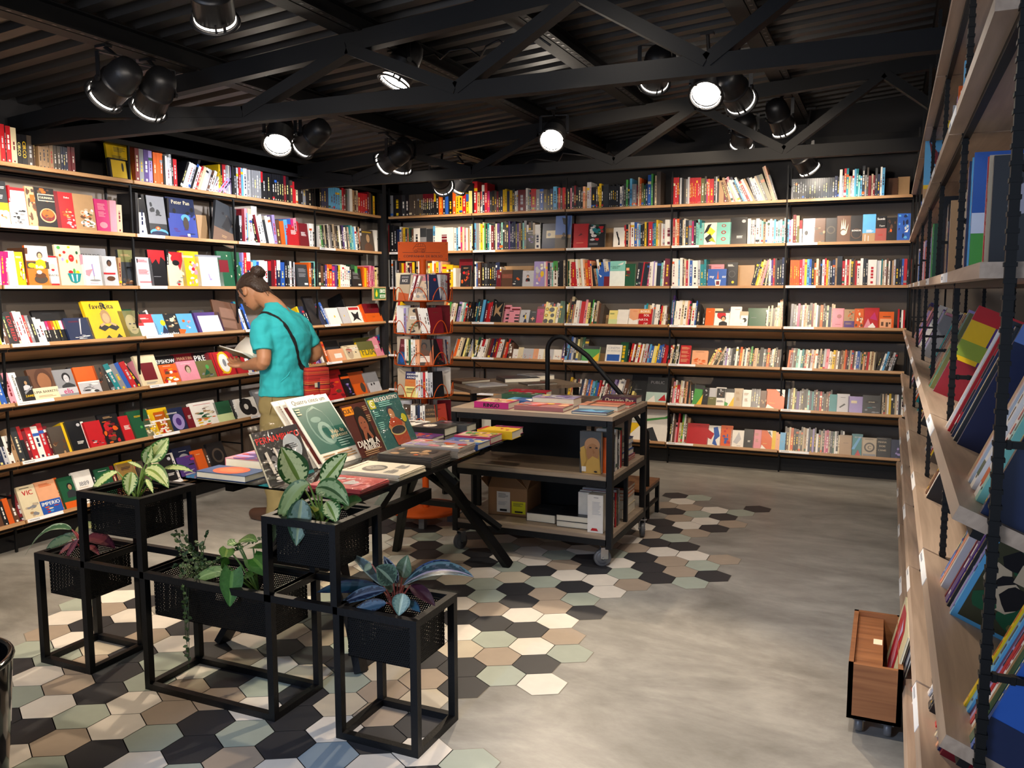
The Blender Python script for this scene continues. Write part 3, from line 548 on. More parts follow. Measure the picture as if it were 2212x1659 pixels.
# ------------------------------------------------------------------ shelved books
import re
ARTS = {
 'table': ('black-banded cover with yellow glasses photo', 'R,0,.5,1,1,K;L,.1,.86,.8,2,w;L,.1,.66,.7,3,w;R,0,.3,1,.5,y;N,0,0,1,.32,woTc,10'),
 'photob': ('white cover with black-and-white photo below', 'R,.0,.92,1,1,r;N,.05,.04,.95,.42,gklKw,16'),
 'foodo': ('orange dish photo cover, half hidden', 'N,0,.05,1,.95,onxq,22;R,.4,.62,.9,.8,o'),
 'culin': ('dark cookbook cover with an orange stew bowl', 'N,.1,.62,.9,.98,dxon,10;R,.16,.66,.97,.84,c;R,.19,.68,.97,.82,K;T,.55,.75,.085,c,CULINARIA;E,.55,.3,.4,.32,q;E,.55,.3,.34,.26,R;E,.55,.35,.3,.2,o;N,.3,.2,.8,.45,onR,10'),
 'dulce': ('red dessert cookbook cover', 'R,.0,0,.2,1,R;T,.62,.86,.08,w,Dulce;N,.25,.25,.9,.55,qPo,12;N,.3,.05,.95,.3,wPr,12'),
 'salad': ('golden cookbook cover with a salad plate', 'R,0,0,.22,1,T;N,.25,.1,.95,.6,ndKzw,18;E,.6,.2,.36,.12,w;N,.3,.15,.9,.5,nxdo,12'),
 'rose': ('rose pink boxed cover with faint lines', 'L,.2,.85,.6,6,P;L,.2,.6,.6,5,P;E,.5,.2,.3,.2,P'),
 'space': ('grey-blue cover with a glowing planet edge', 'R,0,.3,1,1,g;N,0,.35,1,.9,gKg,8;E,.5,-.05,.75,.4,s;E,.5,-.1,.75,.38,B;E,.45,.18,.14,.09,o;E,.45,.18,.07,.05,q'),
 'pan': ('dark blue cover with cream title and a floating figure', 'R,0,0,1,.6,3a4a9c;N,0,.0,1,.25,Bp,6;N,.6,.45,1,.95,Bk,8;T,.5,.89,.105,c,Peter_Pan;E,.62,.5,.16,.1,s;E,.62,.36,.1,.18,x;E,.25,.66,.05,.07,k;R,.62,.03,.72,.1,w'),
 'bigdk': ('large dark cover with a shadowy animal shape leaning right', 'R,0,0,1,.35,6b5140;N,.3,.35,.95,.8,kxK,12;P,k,.35,.4,.6,.75,.85,.6,.7,.35;L,.4,.2,.3,2,T'),
 'bela': ('cover with a dark-haired woman above a chocolate cake', 'R,0,.0,1,.42,c4702c;R,0,.42,1,.6,x;R,.0,.62,1,1,w;E,.22,.5,.17,.1,y;E,.55,.48,.3,.13,y;F,.62,.74,.11,q,x,y;T,.55,.47,.14,w,Bela;E,.55,.15,.3,.17,x;E,.55,.25,.24,.12,n;E,.5,.33,.12,.08,w'),
 'frame': ('red-framed white cover with an onion drawing', 'R,.14,.06,.86,.94,w;E,.5,.62,.24,.22,c;E,.5,.52,.12,.08,r;T,.5,.34,.13,k,VENTRE'),
 'veg': ('cream cover scattered with vegetables over a green bowl', 'E,.15,.93,.07,.06,e;E,.55,.95,.06,.04,y;E,.85,.82,.05,.06,G;E,.35,.82,.06,.05,r;E,.17,.74,.05,.05,o;E,.25,.64,.05,.06,v;E,.6,.68,.11,.13,r;L,.54,.68,.12,1,q;E,.42,.6,.05,.06,y;E,.8,.6,.03,.07,o;E,.5,.33,.09,.06,r;E,.65,.36,.05,.09,e;E,.78,.33,.07,.06,y;P,t,.36,.3,.92,.3,.82,.1,.64,.05,.46,.1;P,w,.5,.27,.56,.27,.58,.1,.54,.1;P,w,.7,.27,.76,.27,.72,.1,.69,.1'),
 'mart': ('white cover with a slim glass drawing', 'R,.0,0,.12,1,l;P,v,.45,.7,.52,.72,.56,.3,.5,.3;R,.5,.2,.53,.32,g;E,.55,.17,.26,.04,g;L,.3,.07,.4,1,P;P,P,.15,.5,.5,.55,.3,.3,.15,.35'),
 'benv': ('grey-white cover with block title, behind the glass drawing cover', 'R,0,.88,1,1,g;T,.4,.8,.1,K,BENVINDO;T,.4,.72,.06,k,MENTE'),
 'chef': ('white cover of a person in a white jacket with arms crossed', 'F,.55,.74,.12,n,k,w;R,.15,.38,.85,.44,r;E,.55,.24,.25,.12,n'),
 'dstack': ('two dim landscape covers stacked upright in shadow', 'R,0,.66,1,1,d;L,.15,.86,.7,2,T;R,0,.0,1,.6,K;N,0,0,1,.3,nxT,8'),
 'favo': ('tall bright yellow cover titled favoRita with a long-haired woman', 'T,.48,.86,.12,k,favoRita;T,.52,.865,.17,k,R;P,k,.36,.66,.5,.73,.62,.66;E,.5,.56,.13,.2,T;E,.5,.55,.09,.12,q;P,k,.3,.4,.7,.4,.78,.3,.66,.22,.5,.3,.36,.22,.22,.3;P,y,.35,.41,.65,.41,.5,.33;P,q,.28,.38,.4,.44,.44,.4,.3,.33;P,q,.72,.38,.6,.44,.56,.4,.7,.33;P,k,.3,.02,.42,.12,.5,.02;P,k,.6,.03,.7,.14,.78,.05'),
 'navyc': ('plastic-wrapped navy cover with white scribbles', 'L,.15,.85,.5,2,R;N,.1,.12,.9,.3,wBlB,12;P,l,.6,.95,.66,.96,.5,.3,.46,.3'),
 'bigk': ('large black cover half hidden behind', 'L,.3,.9,.4,1,K'),
 'bald': ('olive-grey cover with a stern bald face', 'E,.5,.5,.3,.42,a09468;E,.4,.52,.06,.03,K;E,.6,.52,.06,.03,K;E,.5,.38,.05,.03,d;R,.4,.29,.6,.305,K;P,d,.25,.4,.32,.2,.5,.12,.68,.2,.75,.4,.7,.05,.3,.05'),
 'tealb': ('teal-grey cover tucked behind the bald face one', 'N,.1,.1,.9,.9,tGK,6'),
 'redw': ('cover with a red upper half and white lower half', 'R,0,0,1,.62,w;R,.4,.0,.75,.62,w;R,0,.5,.3,.62,r;L,.2,.82,.5,2,w'),
 'story': ('light blue and black storybook cover', 'R,.0,.0,.45,1,s;R,.45,.0,1,1,k;N,.45,.4,1,1,cTK,14;E,.35,.6,.1,.1,y;P,B,.2,.1,.5,.1,.35,.5;T,.5,.1,.12,w,Storynhas'),
 'cyan': ('cyan cover with pink and orange shapes', 'N,.2,.3,.95,.9,Pows,10;P,o,0,0,.2,0,.4,.25,0,.3'),
 'purpf': ('purple-framed white cover', 'R,.1,.05,.92,.84,w'),
 'brownb': ('large maroon-brown cover with faint cream block, leaning right', 'R,.25,.5,.8,.8,7d5a48;R,.25,.2,.8,.44,7d5a48'),
 'lima': ('brown portrait cover with a cream title band', 'E,.55,.66,.34,.42,4a2c1e;E,.55,.58,.26,.34,8c5c3c;R,.0,.0,1,.4,c;T,.5,.27,.14,k,LIMA_BARRETO;L,.15,.14,.7,2,T'),
 'elis': ('grey cover with a portrait and magenta title', 'F,.6,.66,.17,l,k,K;R,.0,.12,1,.34,l;T,.5,.22,.24,m,elis'),
 'guit': ('dark photo cover of a guitarist with yellow title', 'F,.5,.74,.13,T,k,l;T,.5,.24,.16,y,ZANG;P,g,.2,.3,.9,.55,.9,.6,.2,.4'),
 'chico': ('black cover with a beige title band', 'R,.1,.1,.5,.9,x;T,.3,.5,.12,z,CHICO'),
 'orangew': ('orange cover with a grey photo at the foot', 'R,0,0,1,.42,l;N,0,.0,1,.38,gKlw,12;R,0,.42,1,.47,w'),
 'cream1': ('cream cover with a dark red square', 'R,.15,.2,.8,.75,R;L,.2,.12,.6,2,g'),
 'peep': ('red cover with white block title on black', 'R,0,.6,1,1,k;T,.5,.82,.17,w,EPSHOW;R,0,.5,1,.62,r'),
 'carn': ('small colourful costume photo cover', 'N,0,0,1,.75,orwyn,20;L,.2,.9,.6,1,w'),
 'mart2': ('dark maroon cover with cream serif title', 'T,.5,.84,.12,T,MARTIN;L,.25,.7,.5,1,z;E,.5,.6,.15,.06,T'),
 'pinkf': ('dusty pink cover of a pale seated figure', 'F,.5,.55,.13,z,n,P;L,.2,.86,.6,1,w'),
 'preta': ('black cover with bold white title', 'T,.5,.8,.2,w,PRETA;L,.1,.6,.7,1,g'),
 'frog': ('dark cover with a green frog figure', 'E,.5,.5,.2,.2,d;E,.6,.65,.1,.1,e;P,G,.3,.2,.7,.3,.5,.55;N,.1,.1,.9,.35,dKg,8'),
 'ornate': ('red ornate cover with a white oval medallion', 'E,.5,.55,.3,.42,y;E,.5,.55,.24,.34,w;E,.5,.55,.08,.14,g;L,.25,.9,.5,1,y;L,.25,.16,.5,2,y;R,.05,.02,.08,.98,R;R,.92,.02,.95,.98,R'),
 'fire': ('dark cover with flame coloured painting', 'N,.05,.05,.95,.75,roRnk,24;L,.25,.88,.5,2,T'),
 'wred': ('white cover with a red top and photo', 'R,0,.55,1,1,r;R,0,.3,1,.42,r;N,.1,.1,.9,.3,gwK,6'),
 'greenc': ('dark green cover with small gold ornament', 'L,.3,.8,.4,2,y;E,.5,.4,.06,.06,e'),
 'food2': ('yellow cover with food bowls', 'N,0,0,1,.5,wyoc,16;L,.2,.8,.6,2,o;R,0,.5,1,.56,w'),
 'cereal': ('white cover with orange fruit and a red script title', 'L,.15,.88,.7,1,r;N,.05,.3,.95,.75,nTGc,12;N,.1,.03,.95,.35,oywe,14'),
 'purp2': ('navy cover with a purple flower', 'E,.6,.4,.3,.35,v;E,.6,.4,.14,.17,p;L,.1,.8,.7,2,w'),
 'dog': ('white cover with black dog silhouettes', 'E,.45,.55,.3,.3,k;E,.6,.75,.14,.12,k;E,.7,.3,.2,.15,k;E,.45,.55,.1,.1,w'),
 'greyf': ('large pale grey photo cover', 'N,.1,.1,.9,.9,lgzl,12'),
 'victor': ('cream cover with red title and grey sketch', 'L,.15,.92,.7,1,k;T,.5,.78,.24,r,VIC;N,.1,.05,.9,.5,zTzg,14'),
 'imper': ('cream and blue cover titled IMPERIO', 'R,0,0,1,.42,b;T,.5,.32,.16,w,IMPERIO;L,.2,.9,.6,3,o;N,.1,.02,.9,.25,rocs,8'),
 'green3': ('dark green cover with a bald figure and orange patch', 'F,.6,.66,.14,T,k,K;R,0,0,1,.22,o'),
 'y1889': ('white cover with grey 1889 title', 'T,.5,.62,.2,g,1889;L,.2,.5,.6,1,z;E,.5,.22,.1,.12,g;L,.2,.08,.6,1,k'),
 'horses': ('pale photo cover with riders', 'N,.1,.2,.9,.5,Ggkd,14;L,.2,.9,.6,1,w'),
 'field': ('tan cover with a field painting', 'N,0,.1,1,.6,Tndo,16;L,.2,.8,.6,2,n'),
 'yell': ('yellow cover with brown picture', 'N,.1,.1,.9,.5,nxTo,12;L,.2,.8,.6,2,k'),
 'moon': ('dark blue cover with a pale moon face', 'E,.5,.55,.32,.3,l;E,.45,.5,.2,.2,B;L,.3,.85,.4,1,w;L,.2,.2,.6,2,o'),
 'purp3': ('purple cover with white block title', 'N,.0,.45,1,.95,pmk,8;L,.1,.3,.8,2,w;L,.15,.15,.7,2,w'),
 'red3': ('grey cover with red lettering all over', 'L,.1,.9,.7,3,r;L,.1,.55,.8,5,r;L,.1,.14,.8,2,r'),
 'mask': ('pale comic cover with a red-black figure', 'P,r,.1,1,.5,.8,.7,.45,.9,.75,.9,1;E,.5,.8,.26,.18,r;E,.5,.68,.2,.12,k;P,c,0,.2,.4,.45,.9,.3,.9,.4,.3,.55;N,.3,0,.95,.25,kgr,8'),
 'blackr': ('black cover with red flame-shaped top', 'P,r,0,1,1,1,1,.7,.75,.82,.6,.6,.45,.75,.2,.62,.1,.8,0,.75;L,.2,.25,.6,1,g'),
 'orab': ('orange cover with small scattered pictures', 'N,.3,.05,.95,.7,wPrw,16;L,.1,.85,.7,2,w'),
 'plainw': ('large plain white cover with a tiny sketch', 'P,v,.42,.4,.46,.4,.5,.25,.45,.25;E,.5,.22,.05,.03,v;R,0,.94,1,1,g'),
 'swallow': ('dark teal cover with pale bird shapes', 'R,.05,.4,.45,.75,R;P,c,.4,.9,.46,.88,.42,.84;P,c,.72,.78,.8,.75,.74,.7;P,c,.8,.62,.88,.6,.82,.56;P,c,.72,.5,.8,.46,.74,.42;P,c,.5,.32,.56,.3,.52,.24;P,c,.86,.38,.92,.34,.88,.3;P,c,.68,.2,.76,.18,.7,.13'),
 'backc': ('black back cover with grey text block', 'L,.15,.8,.7,5,g;L,.15,.58,.7,5,g;R,.6,.08,.9,.16,w'),
 'amber': ('brown portrait cover in amber light', 'F,.55,.6,.16,T,x,n;L,.15,.9,.7,2,y'),
 'redf': ('red cover with white text', 'L,.3,.6,.5,5,w'),
 'skull': ('white cover with a black symmetrical ink figure', 'R,.1,.8,.9,.95,r;P,k,.15,.15,.3,.35,.2,.7,.5,.6,.8,.7,.7,.35,.85,.15,.5,.3;E,.5,.68,.16,.1,w'),
 'foxo': ('orange-red cover with a darker upper half', 'R,0,.5,1,1,R;L,.35,.75,.3,2,x;L,.4,.3,.2,1,n'),
 'tinyw': ('white cover with a tiny yellow mark', 'E,.5,.5,.05,.06,y'),
 'rasta': ('red illustrated cover with orange drawing', 'N,.1,.05,.9,.6,Rorn,14;L,.2,.85,.6,2,R'),
 'darkp': ('dark cover with violet drawing', 'N,.1,.1,.9,.6,pvk,10;R,.1,.8,.9,.9,o'),
 'orange5': ('orange cover with a dark figure', 'R,0,.5,1,1,a8481c;E,.65,.3,.15,.2,x'),
 'pale5': ('pale grey cover with small dark spots', 'E,.4,.4,.05,.05,k;E,.6,.42,.05,.05,k;R,0,.5,1,1,g'),
 'peachsq': ('peach cover with a lighter square', 'R,.3,.3,.75,.65,w'),
 'fdia': ('olive-yellow cover with sketched letters', 'R,0,.5,1,1,d;T,.55,.4,.28,d,FDIA;L,.2,.2,.6,1,d'),
 'facep': ('pale cover with a pair of faces', 'E,.35,.5,.2,.24,z;E,.7,.45,.18,.22,c;E,.3,.52,.04,.03,K;E,.72,.5,.04,.03,K;N,0,.6,1,.95,wnr,8'),
 'desert': ('photo cover of a figure under a blue evening sky', 'R,0,.0,1,.4,x;R,0,.4,1,1,5a78b8;R,0,.32,1,.42,T;F,.55,.42,.07,x,k,k;P,K,.4,.95,.75,.9,.7,.7,.5,.75'),
 'bio': ('plum grey cover with a cream picture label', 'R,.3,.42,1,.72,c;E,.5,.56,.12,.12,g'),
 'galaxy': ('black-violet cover with white title', 'T,.5,.85,.16,w,UDEN;T,.5,.74,.1,w,BARLACH;N,.1,.3,.9,.65,pvk,10'),
 'redplain': ('bright red cover with a tiny drawing', 'P,R,.3,.5,.5,.62,.6,.55,.4,.5;L,.2,.2,.6,1,q'),
 'mural': ('black cover with a teal and red cloud drawing', 'N,.05,.3,.95,.98,tGrwlw,26;L,.1,.18,.7,3,g'),
 'thin': ('white cover with a thin black figure', 'E,.3,.75,.07,.08,k;P,k,.25,.7,.4,.72,.5,.4,.45,.1,.6,.1,.55,.45,.4,.6'),
 'lily': ('white cover with black and yellow-green petals', 'P,e6e040,.1,.6,.5,.8,.9,.6,.6,.4;P,K,0,.5,.3,.9,.6,.95,.3,.6;P,k,.1,.3,.5,.5,.8,.2,.3,.1;P,a8b830,.4,.2,.7,.35,.95,.1'),
 'coral': ('mint cover with red coral pattern', 'E,.5,.85,.15,.1,r;E,.5,.85,.09,.06,a;E,.5,.55,.16,.12,r;E,.5,.55,.09,.07,a;E,.5,.25,.16,.12,r;E,.5,.25,.1,.07,a'),
 'blackw': ('black cover with small white title at the foot', 'L,.4,.3,.5,3,w;E,.8,.85,.12,.1,l'),
 'mintw': ('pale mint to white cover with small dark title', 'R,0,.6,1,1,a;R,0,0,1,.6,e8f0ea;T,.35,.78,.07,G,A_CASA_MAIS;T,.35,.72,.07,G,BONITA;P,w,.5,.85,.9,.95,.8,.85'),
 'chicken': ('blue and purple cover with a white bird shape', 'P,b,0,.0,.7,.1,.9,.6,.4,.5;P,w,.0,.5,.3,.42,.2,.36;R,.5,0,1,.4,R;E,.6,.9,.1,.08,c'),
 'blocks': ('dark cover with red-brown wooden blocks', 'R,.1,.7,.4,.82,q;R,.15,.55,.5,.68,R;R,.3,.42,.45,.52,n;R,.1,.46,.25,.5,o'),
 'glassf': ('dark blue cover with a white cup and floating letters', 'P,w,.35,.35,.65,.35,.6,0,.4,0;R,.42,.05,.58,.28,R;P,o,.45,.4,.5,.9,.55,.4;T,.2,.55,.13,w,my;T,.8,.55,.13,w,oz'),
 'atom': ('black cover with white title and a yellow dot', 'L,.1,.9,.6,3,w;E,.5,.5,.3,.3,5a5a5a;E,.5,.5,.26,.26,k;E,.6,.15,.12,.12,y'),
 'boris': ('red cover with bold white and orange block lettering', 'R,0,0,1,1,r;R,0,.72,.9,1,e0a060;T,.45,.85,.17,w,BORIS;T,.6,.62,.17,w,SOL;T,.4,.36,.17,w,NATA;T,.6,.12,.17,w,DE'),
 'sand': ('peach cover with pale dune shape', 'P,w,0,0,1,0,1,.4,.5,.3,0,.5;L,.4,.85,.5,1,o'),
 'greenp': ('pale green cover with small text', 'L,.1,.8,.6,3,G;R,0,0,1,.4,c9d8a0'),
 'creamh': ('cream cover of a pale hill', 'P,w,0,0,1,0,1,.6,.4,.4,0,.7'),
 'orangeb': ('orange-brown cover, plain', 'L,.3,.8,.4,1,c'),
 'man': ('cream cover with a dark-haired man and red disc', 'E,.45,.75,.3,.3,r;F,.6,.5,.14,q,k,k;R,0,.88,1,1,x'),
 'navyg': ('navy cover with gold lettering', 'T,.5,.7,.18,T,ANO;T,.5,.5,.18,T,NOTA;T,.5,.3,.18,T,ADA'),
 'prof': ('white cover with a black profile of a woman', 'R,0,.75,1,1,z;E,.6,.45,.26,.3,k;E,.45,.4,.14,.2,w;T,.25,.22,.08,k,Mae'),
 'dgreen': ('dark green landscape-format cover', 'L,.1,.6,.5,1,g'),
 'kray': ('brown cover with a rust title box', 'R,.05,.5,.95,.75,8a4c3c;L,.2,.62,.5,1,T'),
 'tea': ('grey-green cover with a small orange bird and cup', 'E,.5,.48,.12,.1,o;E,.62,.42,.12,.08,o;E,.2,.16,.14,.05,w;E,.3,.3,.05,.05,l'),
 'suit': ('grey-white cover of a person in a black suit', 'F,.5,.62,.09,q,k,k;R,.4,.3,.46,.4,r;L,.35,.92,.3,1,k'),
 'unic': ('pink-violet fantasy cover with a gold shape', 'N,.05,.1,.95,.9,vzPlw,16;E,.75,.5,.16,.25,y'),
 'fish': ('black cover with a tan fish tail', 'P,T,.2,.95,.4,.7,.9,.95,.6,.6,.9,.3,.4,.5,.2,.3;L,.6,.5,.3,3,z'),
 'pinkk': ('pink cover with black piano-like stripes', 'R,.6,.1,1,.2,k;R,.55,.3,1,.38,k;R,.6,.48,1,.55,k;R,.2,.8,1,.9,R;R,0,.72,.4,.76,k'),
 'dance': ('light grey cover with a dancing figure', 'E,.6,.75,.07,.07,n;P,B,.3,.6,.6,.7,.5,.45,.3,.5;P,y,.5,.65,.65,.6,.7,.35,.55,.35;P,B,.55,.35,.7,.35,.8,.1,.45,.1'),
 'star': ('dark grey cover with an orange star shape', 'P,q,.2,.4,.45,.5,.5,.6,.55,.5,.8,.4,.58,.35,.5,.2,.42,.35;L,.3,.9,.6,1,w'),
 'magf': ('magenta cover with dark lettering', 'R,0,.85,1,1,R;T,.6,.6,.3,R,ZI'),
 'circ': ('yellow cover with black circle pattern', 'E,.25,.85,.14,.14,k;E,.25,.85,.1,.1,y;E,.65,.82,.22,.2,K;E,.25,.5,.14,.14,k;E,.25,.5,.1,.1,y;E,.75,.5,.16,.16,K;E,.25,.18,.18,.18,K;E,.7,.16,.2,.18,K;E,.5,.66,.1,.1,y'),
 'pale': ('small pale pastel cover in a row of six', 'N,.2,.1,.9,.5,Pglq,6'),
 'hand': ('sepia cover with a spread painted hand', 'E,.5,.35,.2,.2,c;P,c,.3,.45,.35,.85,.42,.5;P,c,.42,.5,.48,.92,.54,.5;P,c,.54,.5,.62,.88,.66,.45;P,c,.66,.4,.85,.7,.72,.3'),
 'disc': ('black cover with an orange ring and white title', 'E,.5,.3,.42,.42,n;E,.5,.3,.36,.36,k;T,.5,.42,.12,w,BONSOR'),
 'water': ('blue-to-gold cover with small white title', 'R,0,0,1,.3,T;R,0,.3,1,1,s;L,.3,.4,.6,3,w;R,.2,0,.24,.25,w;R,.45,0,.49,.2,w'),
 'somb': ('black and red cover with white title', 'R,0,0,1,.5,a05048;T,.5,.88,.2,w,Somb;T,.6,.6,.16,w,Torr;L,.3,.25,.5,2,r'),
 'ember': ('dark cover with glowing orange shapes', 'N,.2,.3,.9,.95,onk,10'),
 'bluef': ('blue cover with pale blue petals', 'N,.05,.05,.95,.95,sBlb,16;P,w,.55,.3,.9,.45,.8,.3'),
 'greyp': ('light grey photo cover', 'L,.3,.85,.5,2,g;E,.3,.4,.14,.2,K'),
 'sepia': ('brown sepia cover', 'N,0,0,1,.6,nTx,10'),
 'circw': ('dark cover with a barely visible circle', 'E,.5,.5,.35,.35,x;E,.5,.5,.25,.25,k'),
 'pinkd': ('dusty pink cover with a faint drawing', 'E,.6,.6,.2,.2,a86a6c;L,.3,.2,.5,1,R'),
 'orcat': ('orange cover with a purple title panel', 'R,.1,.0,.95,.4,p;L,.2,.3,.6,3,T;N,.2,.5,.9,.95,nTo,10'),
 'faceo': ('orange photo cover of two faces', 'N,.1,.1,.9,.9,oncx,18'),
 'geo': ('red and pink geometric cover', 'P,P,0,0,.6,0,.3,.5;P,w,.3,.1,.6,.3,.8,.1,.6,0;P,m,.4,.5,.9,.4,.7,.8'),
 'sketch': ('orange cover with brown sketched huts', 'R,.12,.1,.85,.6,q;R,.2,.2,.35,.42,n;R,.5,.15,.65,.4,n;R,.7,.3,.8,.4,n;R,.3,.7,.8,.74,n'),
 'quati': ('light orange-pink cover with white panels', 'R,.1,.4,.9,.7,w;N,.1,0,.9,.35,oPw,8'),
 'clos': ('dark teal cover with faint title', 'T,.4,.25,.2,t,CLOS'),
 'greyph': ('grey cover with a faint line drawing', 'P,K,.2,.3,.6,.5,.7,.45,.3,.26;L,.3,.8,.4,1,K'),
 'mauve': ('mauve cover with a small white label', 'R,.2,.6,.6,.75,c'),
 'oval': ('dark grey cover with a black oval title', 'E,.5,.65,.36,.12,k;T,.5,.65,.07,c,Jornada;N,0,0,1,.4,tKg,8'),
 'tanp': ('tan cover, plain', 'L,.3,.6,.4,1,n'),
 'bluer': ('dark cover with a blue arrow pattern', 'P,s,.0,.3,.7,.9,.9,.9,.3,.3;P,r,.3,0,.6,.3,.9,0;T,.6,.85,.12,w,SICONO'),
 'letter': ('beige cover with a black emblem and letter', 'E,.5,.5,.34,.34,x;E,.5,.5,.24,.24,z;T,.5,.5,.24,x,C;L,.2,.9,.6,1,k;R,.1,.06,.9,.16,g'),
 'maria': ('black cover with beige block title', 'T,.4,.78,.13,z,MARIA;T,.4,.58,.13,z,DOIS;T,.4,.38,.13,z,CANIS;L,.1,.93,.7,1,z'),
 'nightf': ('dark blue cover with small purple figures', 'N,.1,.05,.9,.6,pBv,8'),
 'pub': ('dark grey cover titled PUBLIC with a pastel band', 'R,0,0,1,.42,b8d0c8;T,.5,.8,.14,g,PUBLIC;P,r,.6,.1,.9,.35,1,.1;P,w,0,0,.4,.3,.5,0'),
 'greyx': ('large plain grey cover standing behind', 'L,.1,.5,.3,1,g'),
 'geom2': ('large pale cover with a green ribbon shape', 'P,e,0,.62,.9,.78,1,.84,1,.74,.3,.6;P,y,0,.2,.3,.55,.0,.55;P,K,.35,.35,.6,.45,.8,.0,.6,.0'),
 'white6': ('white cover with black photo panel', 'R,.1,.45,.9,.95,k;N,.2,.5,.8,.9,gln,8;L,.15,.3,.7,3,K'),
 'olive6': ('cover with white top and olive lower half', 'R,0,0,1,.5,d;L,.2,.4,.6,1,c'),
 'lines6': ('beige cover with a fine line drawing', 'L,.2,.8,.5,4,T;L,.3,.5,.4,5,T'),
 'orgeo': ('orange cover with white triangles', 'P,w,0,0,.6,0,.1,.25;P,w,.5,1,1,1,1,.6;P,K,.6,.9,.95,.7,.8,.95;L,.2,.3,.4,1,Y'),
 'redl': ('large plain red cover', 'L,.4,.9,.2,1,R'),
 'bluf': ('white cover with a blue and red splash figure', 'P,r,.0,.8,.5,.6,.3,.3,0,.4;P,b,.4,.9,.7,.95,.9,.5,.6,.3,.8,0,.4,.1,.5,.5'),
 'orpat': ('orange cover with blue dot pattern', 'N,.1,.1,.9,.9,orb,14'),
 'whsk': ('white cover with a grey pencil drawing', 'P,l,.2,.3,.6,.9,.8,.5,.5,.2;L,.5,.1,.4,1,k'),
 'navp': ('navy cover with tiny text', 'L,.4,.4,.3,3,w'),
 'tgr': ('green cover with a yellow diagonal', 'P,y,.4,0,1,0,1,.6;R,0,.8,1,1,K;P,e,0,.3,.4,.2,.3,0,0,0'),
 'cine': ('charcoal cover with white chalk title and blue panel', 'T,.5,.83,.14,l,CINEMA;T,.5,.66,.1,l,DE_BRINCAR;R,.0,.0,1,.5,w;R,.1,.1,.9,.46,b'),
 'redtext': ('red cover filled with white block letters', 'L,.1,.9,.8,4,q;L,.1,.7,.8,4,q;L,.1,.5,.8,4,q;L,.1,.3,.8,5,q'),
 'rust': ('rust cover with a leaf pattern', 'N,.05,.0,.95,.5,oqo,16;L,.2,.9,.6,1,n'),
 'boxy': ('plain brown cardboard divider', 'L,0,-1,.1,1,n'),
 'ylpost': ('tall yellow poster board with printed lines', 'L,.3,.9,.5,4,d;L,.2,.66,.6,3,d'),
 'kframe': ('black-framed small yellow picture', 'R,.1,.06,.9,.92,c8a82c;E,.7,.6,.06,.2,K'),
 'orwhite': ('white and orange cover', 'R,0,0,.5,1,w'),
}
def u_px(w, px, into, z):
    O, U, I = WALLS[w]; n = RGT*FPX - FWD*(px-IW/2); P0 = O+I*into; P0.z = z
    return -((P0-EYE).dot(n))/(U.dot(n))
def depth_at(w, u, into, z):
    O, U, I = WALLS[w]; P = O+U*u+I*into; P.z = z; return (P-EYE).dot(FWD)
TOK = re.compile(r'^([A-Za-z])([\d.]+)?(?:h([\d.]+))?(?:\.([A-Za-z]))?(?:\*(\d+))?(?:"(.+))?$')
STUFF = MB(); NIND = [0, 0]; PEND = []; NSHELF = 248
def size_word(w, h):
    return 'slim ' if w < .012 else ('thick ' if w > .036 else ('tall ' if h > .25 else ''))
def bayname(w, u):
    b = BAYS[w]
    for j in range(len(b)-1):
        if u < b[j+1]: return BAYN[w][j]
    return BAYN[w][-1]
def proj(p):
    v = p-EYE; d = v.dot(FWD)
    return (IW/2+FPX*v.dot(RGT)/d, IH/2-FPX*v.dot(UP)/d) if d > .05 else (-1e4, -1e4)
def seen_area(pts):
    q = [proj(p) for p in pts]; xs = [min(max(a[0], 0), IW) for a in q]; ys = [min(max(a[1], 0), IH) for a in q]
    return (max(xs)-min(xs))*(max(ys)-min(ys))
def fit16(parts):
    """join (text, priority) pieces, dropping the least needed until at most 15 words are left"""
    parts = [p for p in parts if p[0]]
    while sum(len(p[0].split()) for p in parts) > 15:
        k = min(range(len(parts)), key=lambda i: parts[i][1]); parts.pop(k)
    return ' '.join(p[0] for p in parts)
def defer(M, dims, fn, parts, org, bonus=1.0, drop=.0):
    w, h, d = dims; pts = [M @ V(c) for c in ((0, 0, 0), (w, 0, 0), (0, 0, h), (w, 0, h))]
    PEND.append((seen_area(pts)*bonus, len(PEND), fn, parts, tuple(M @ V(org))))
def flush():
    PEND.sort(key=lambda t: -t[0]); keep = set(t[1] for t in PEND[:NSHELF])
    for a, i, fn, parts, org in sorted(PEND, key=lambda t: t[1]):
        if i in keep:
            mb = MB(); fn(mb); ob = mb.build('book', ['cover', 'matte'], origin=org); tag(ob, fit16(parts), 'book', 'books on the shelving walls'); NIND[0] += 1
        elif a > 3: fn(STUFF); NIND[1] += 1
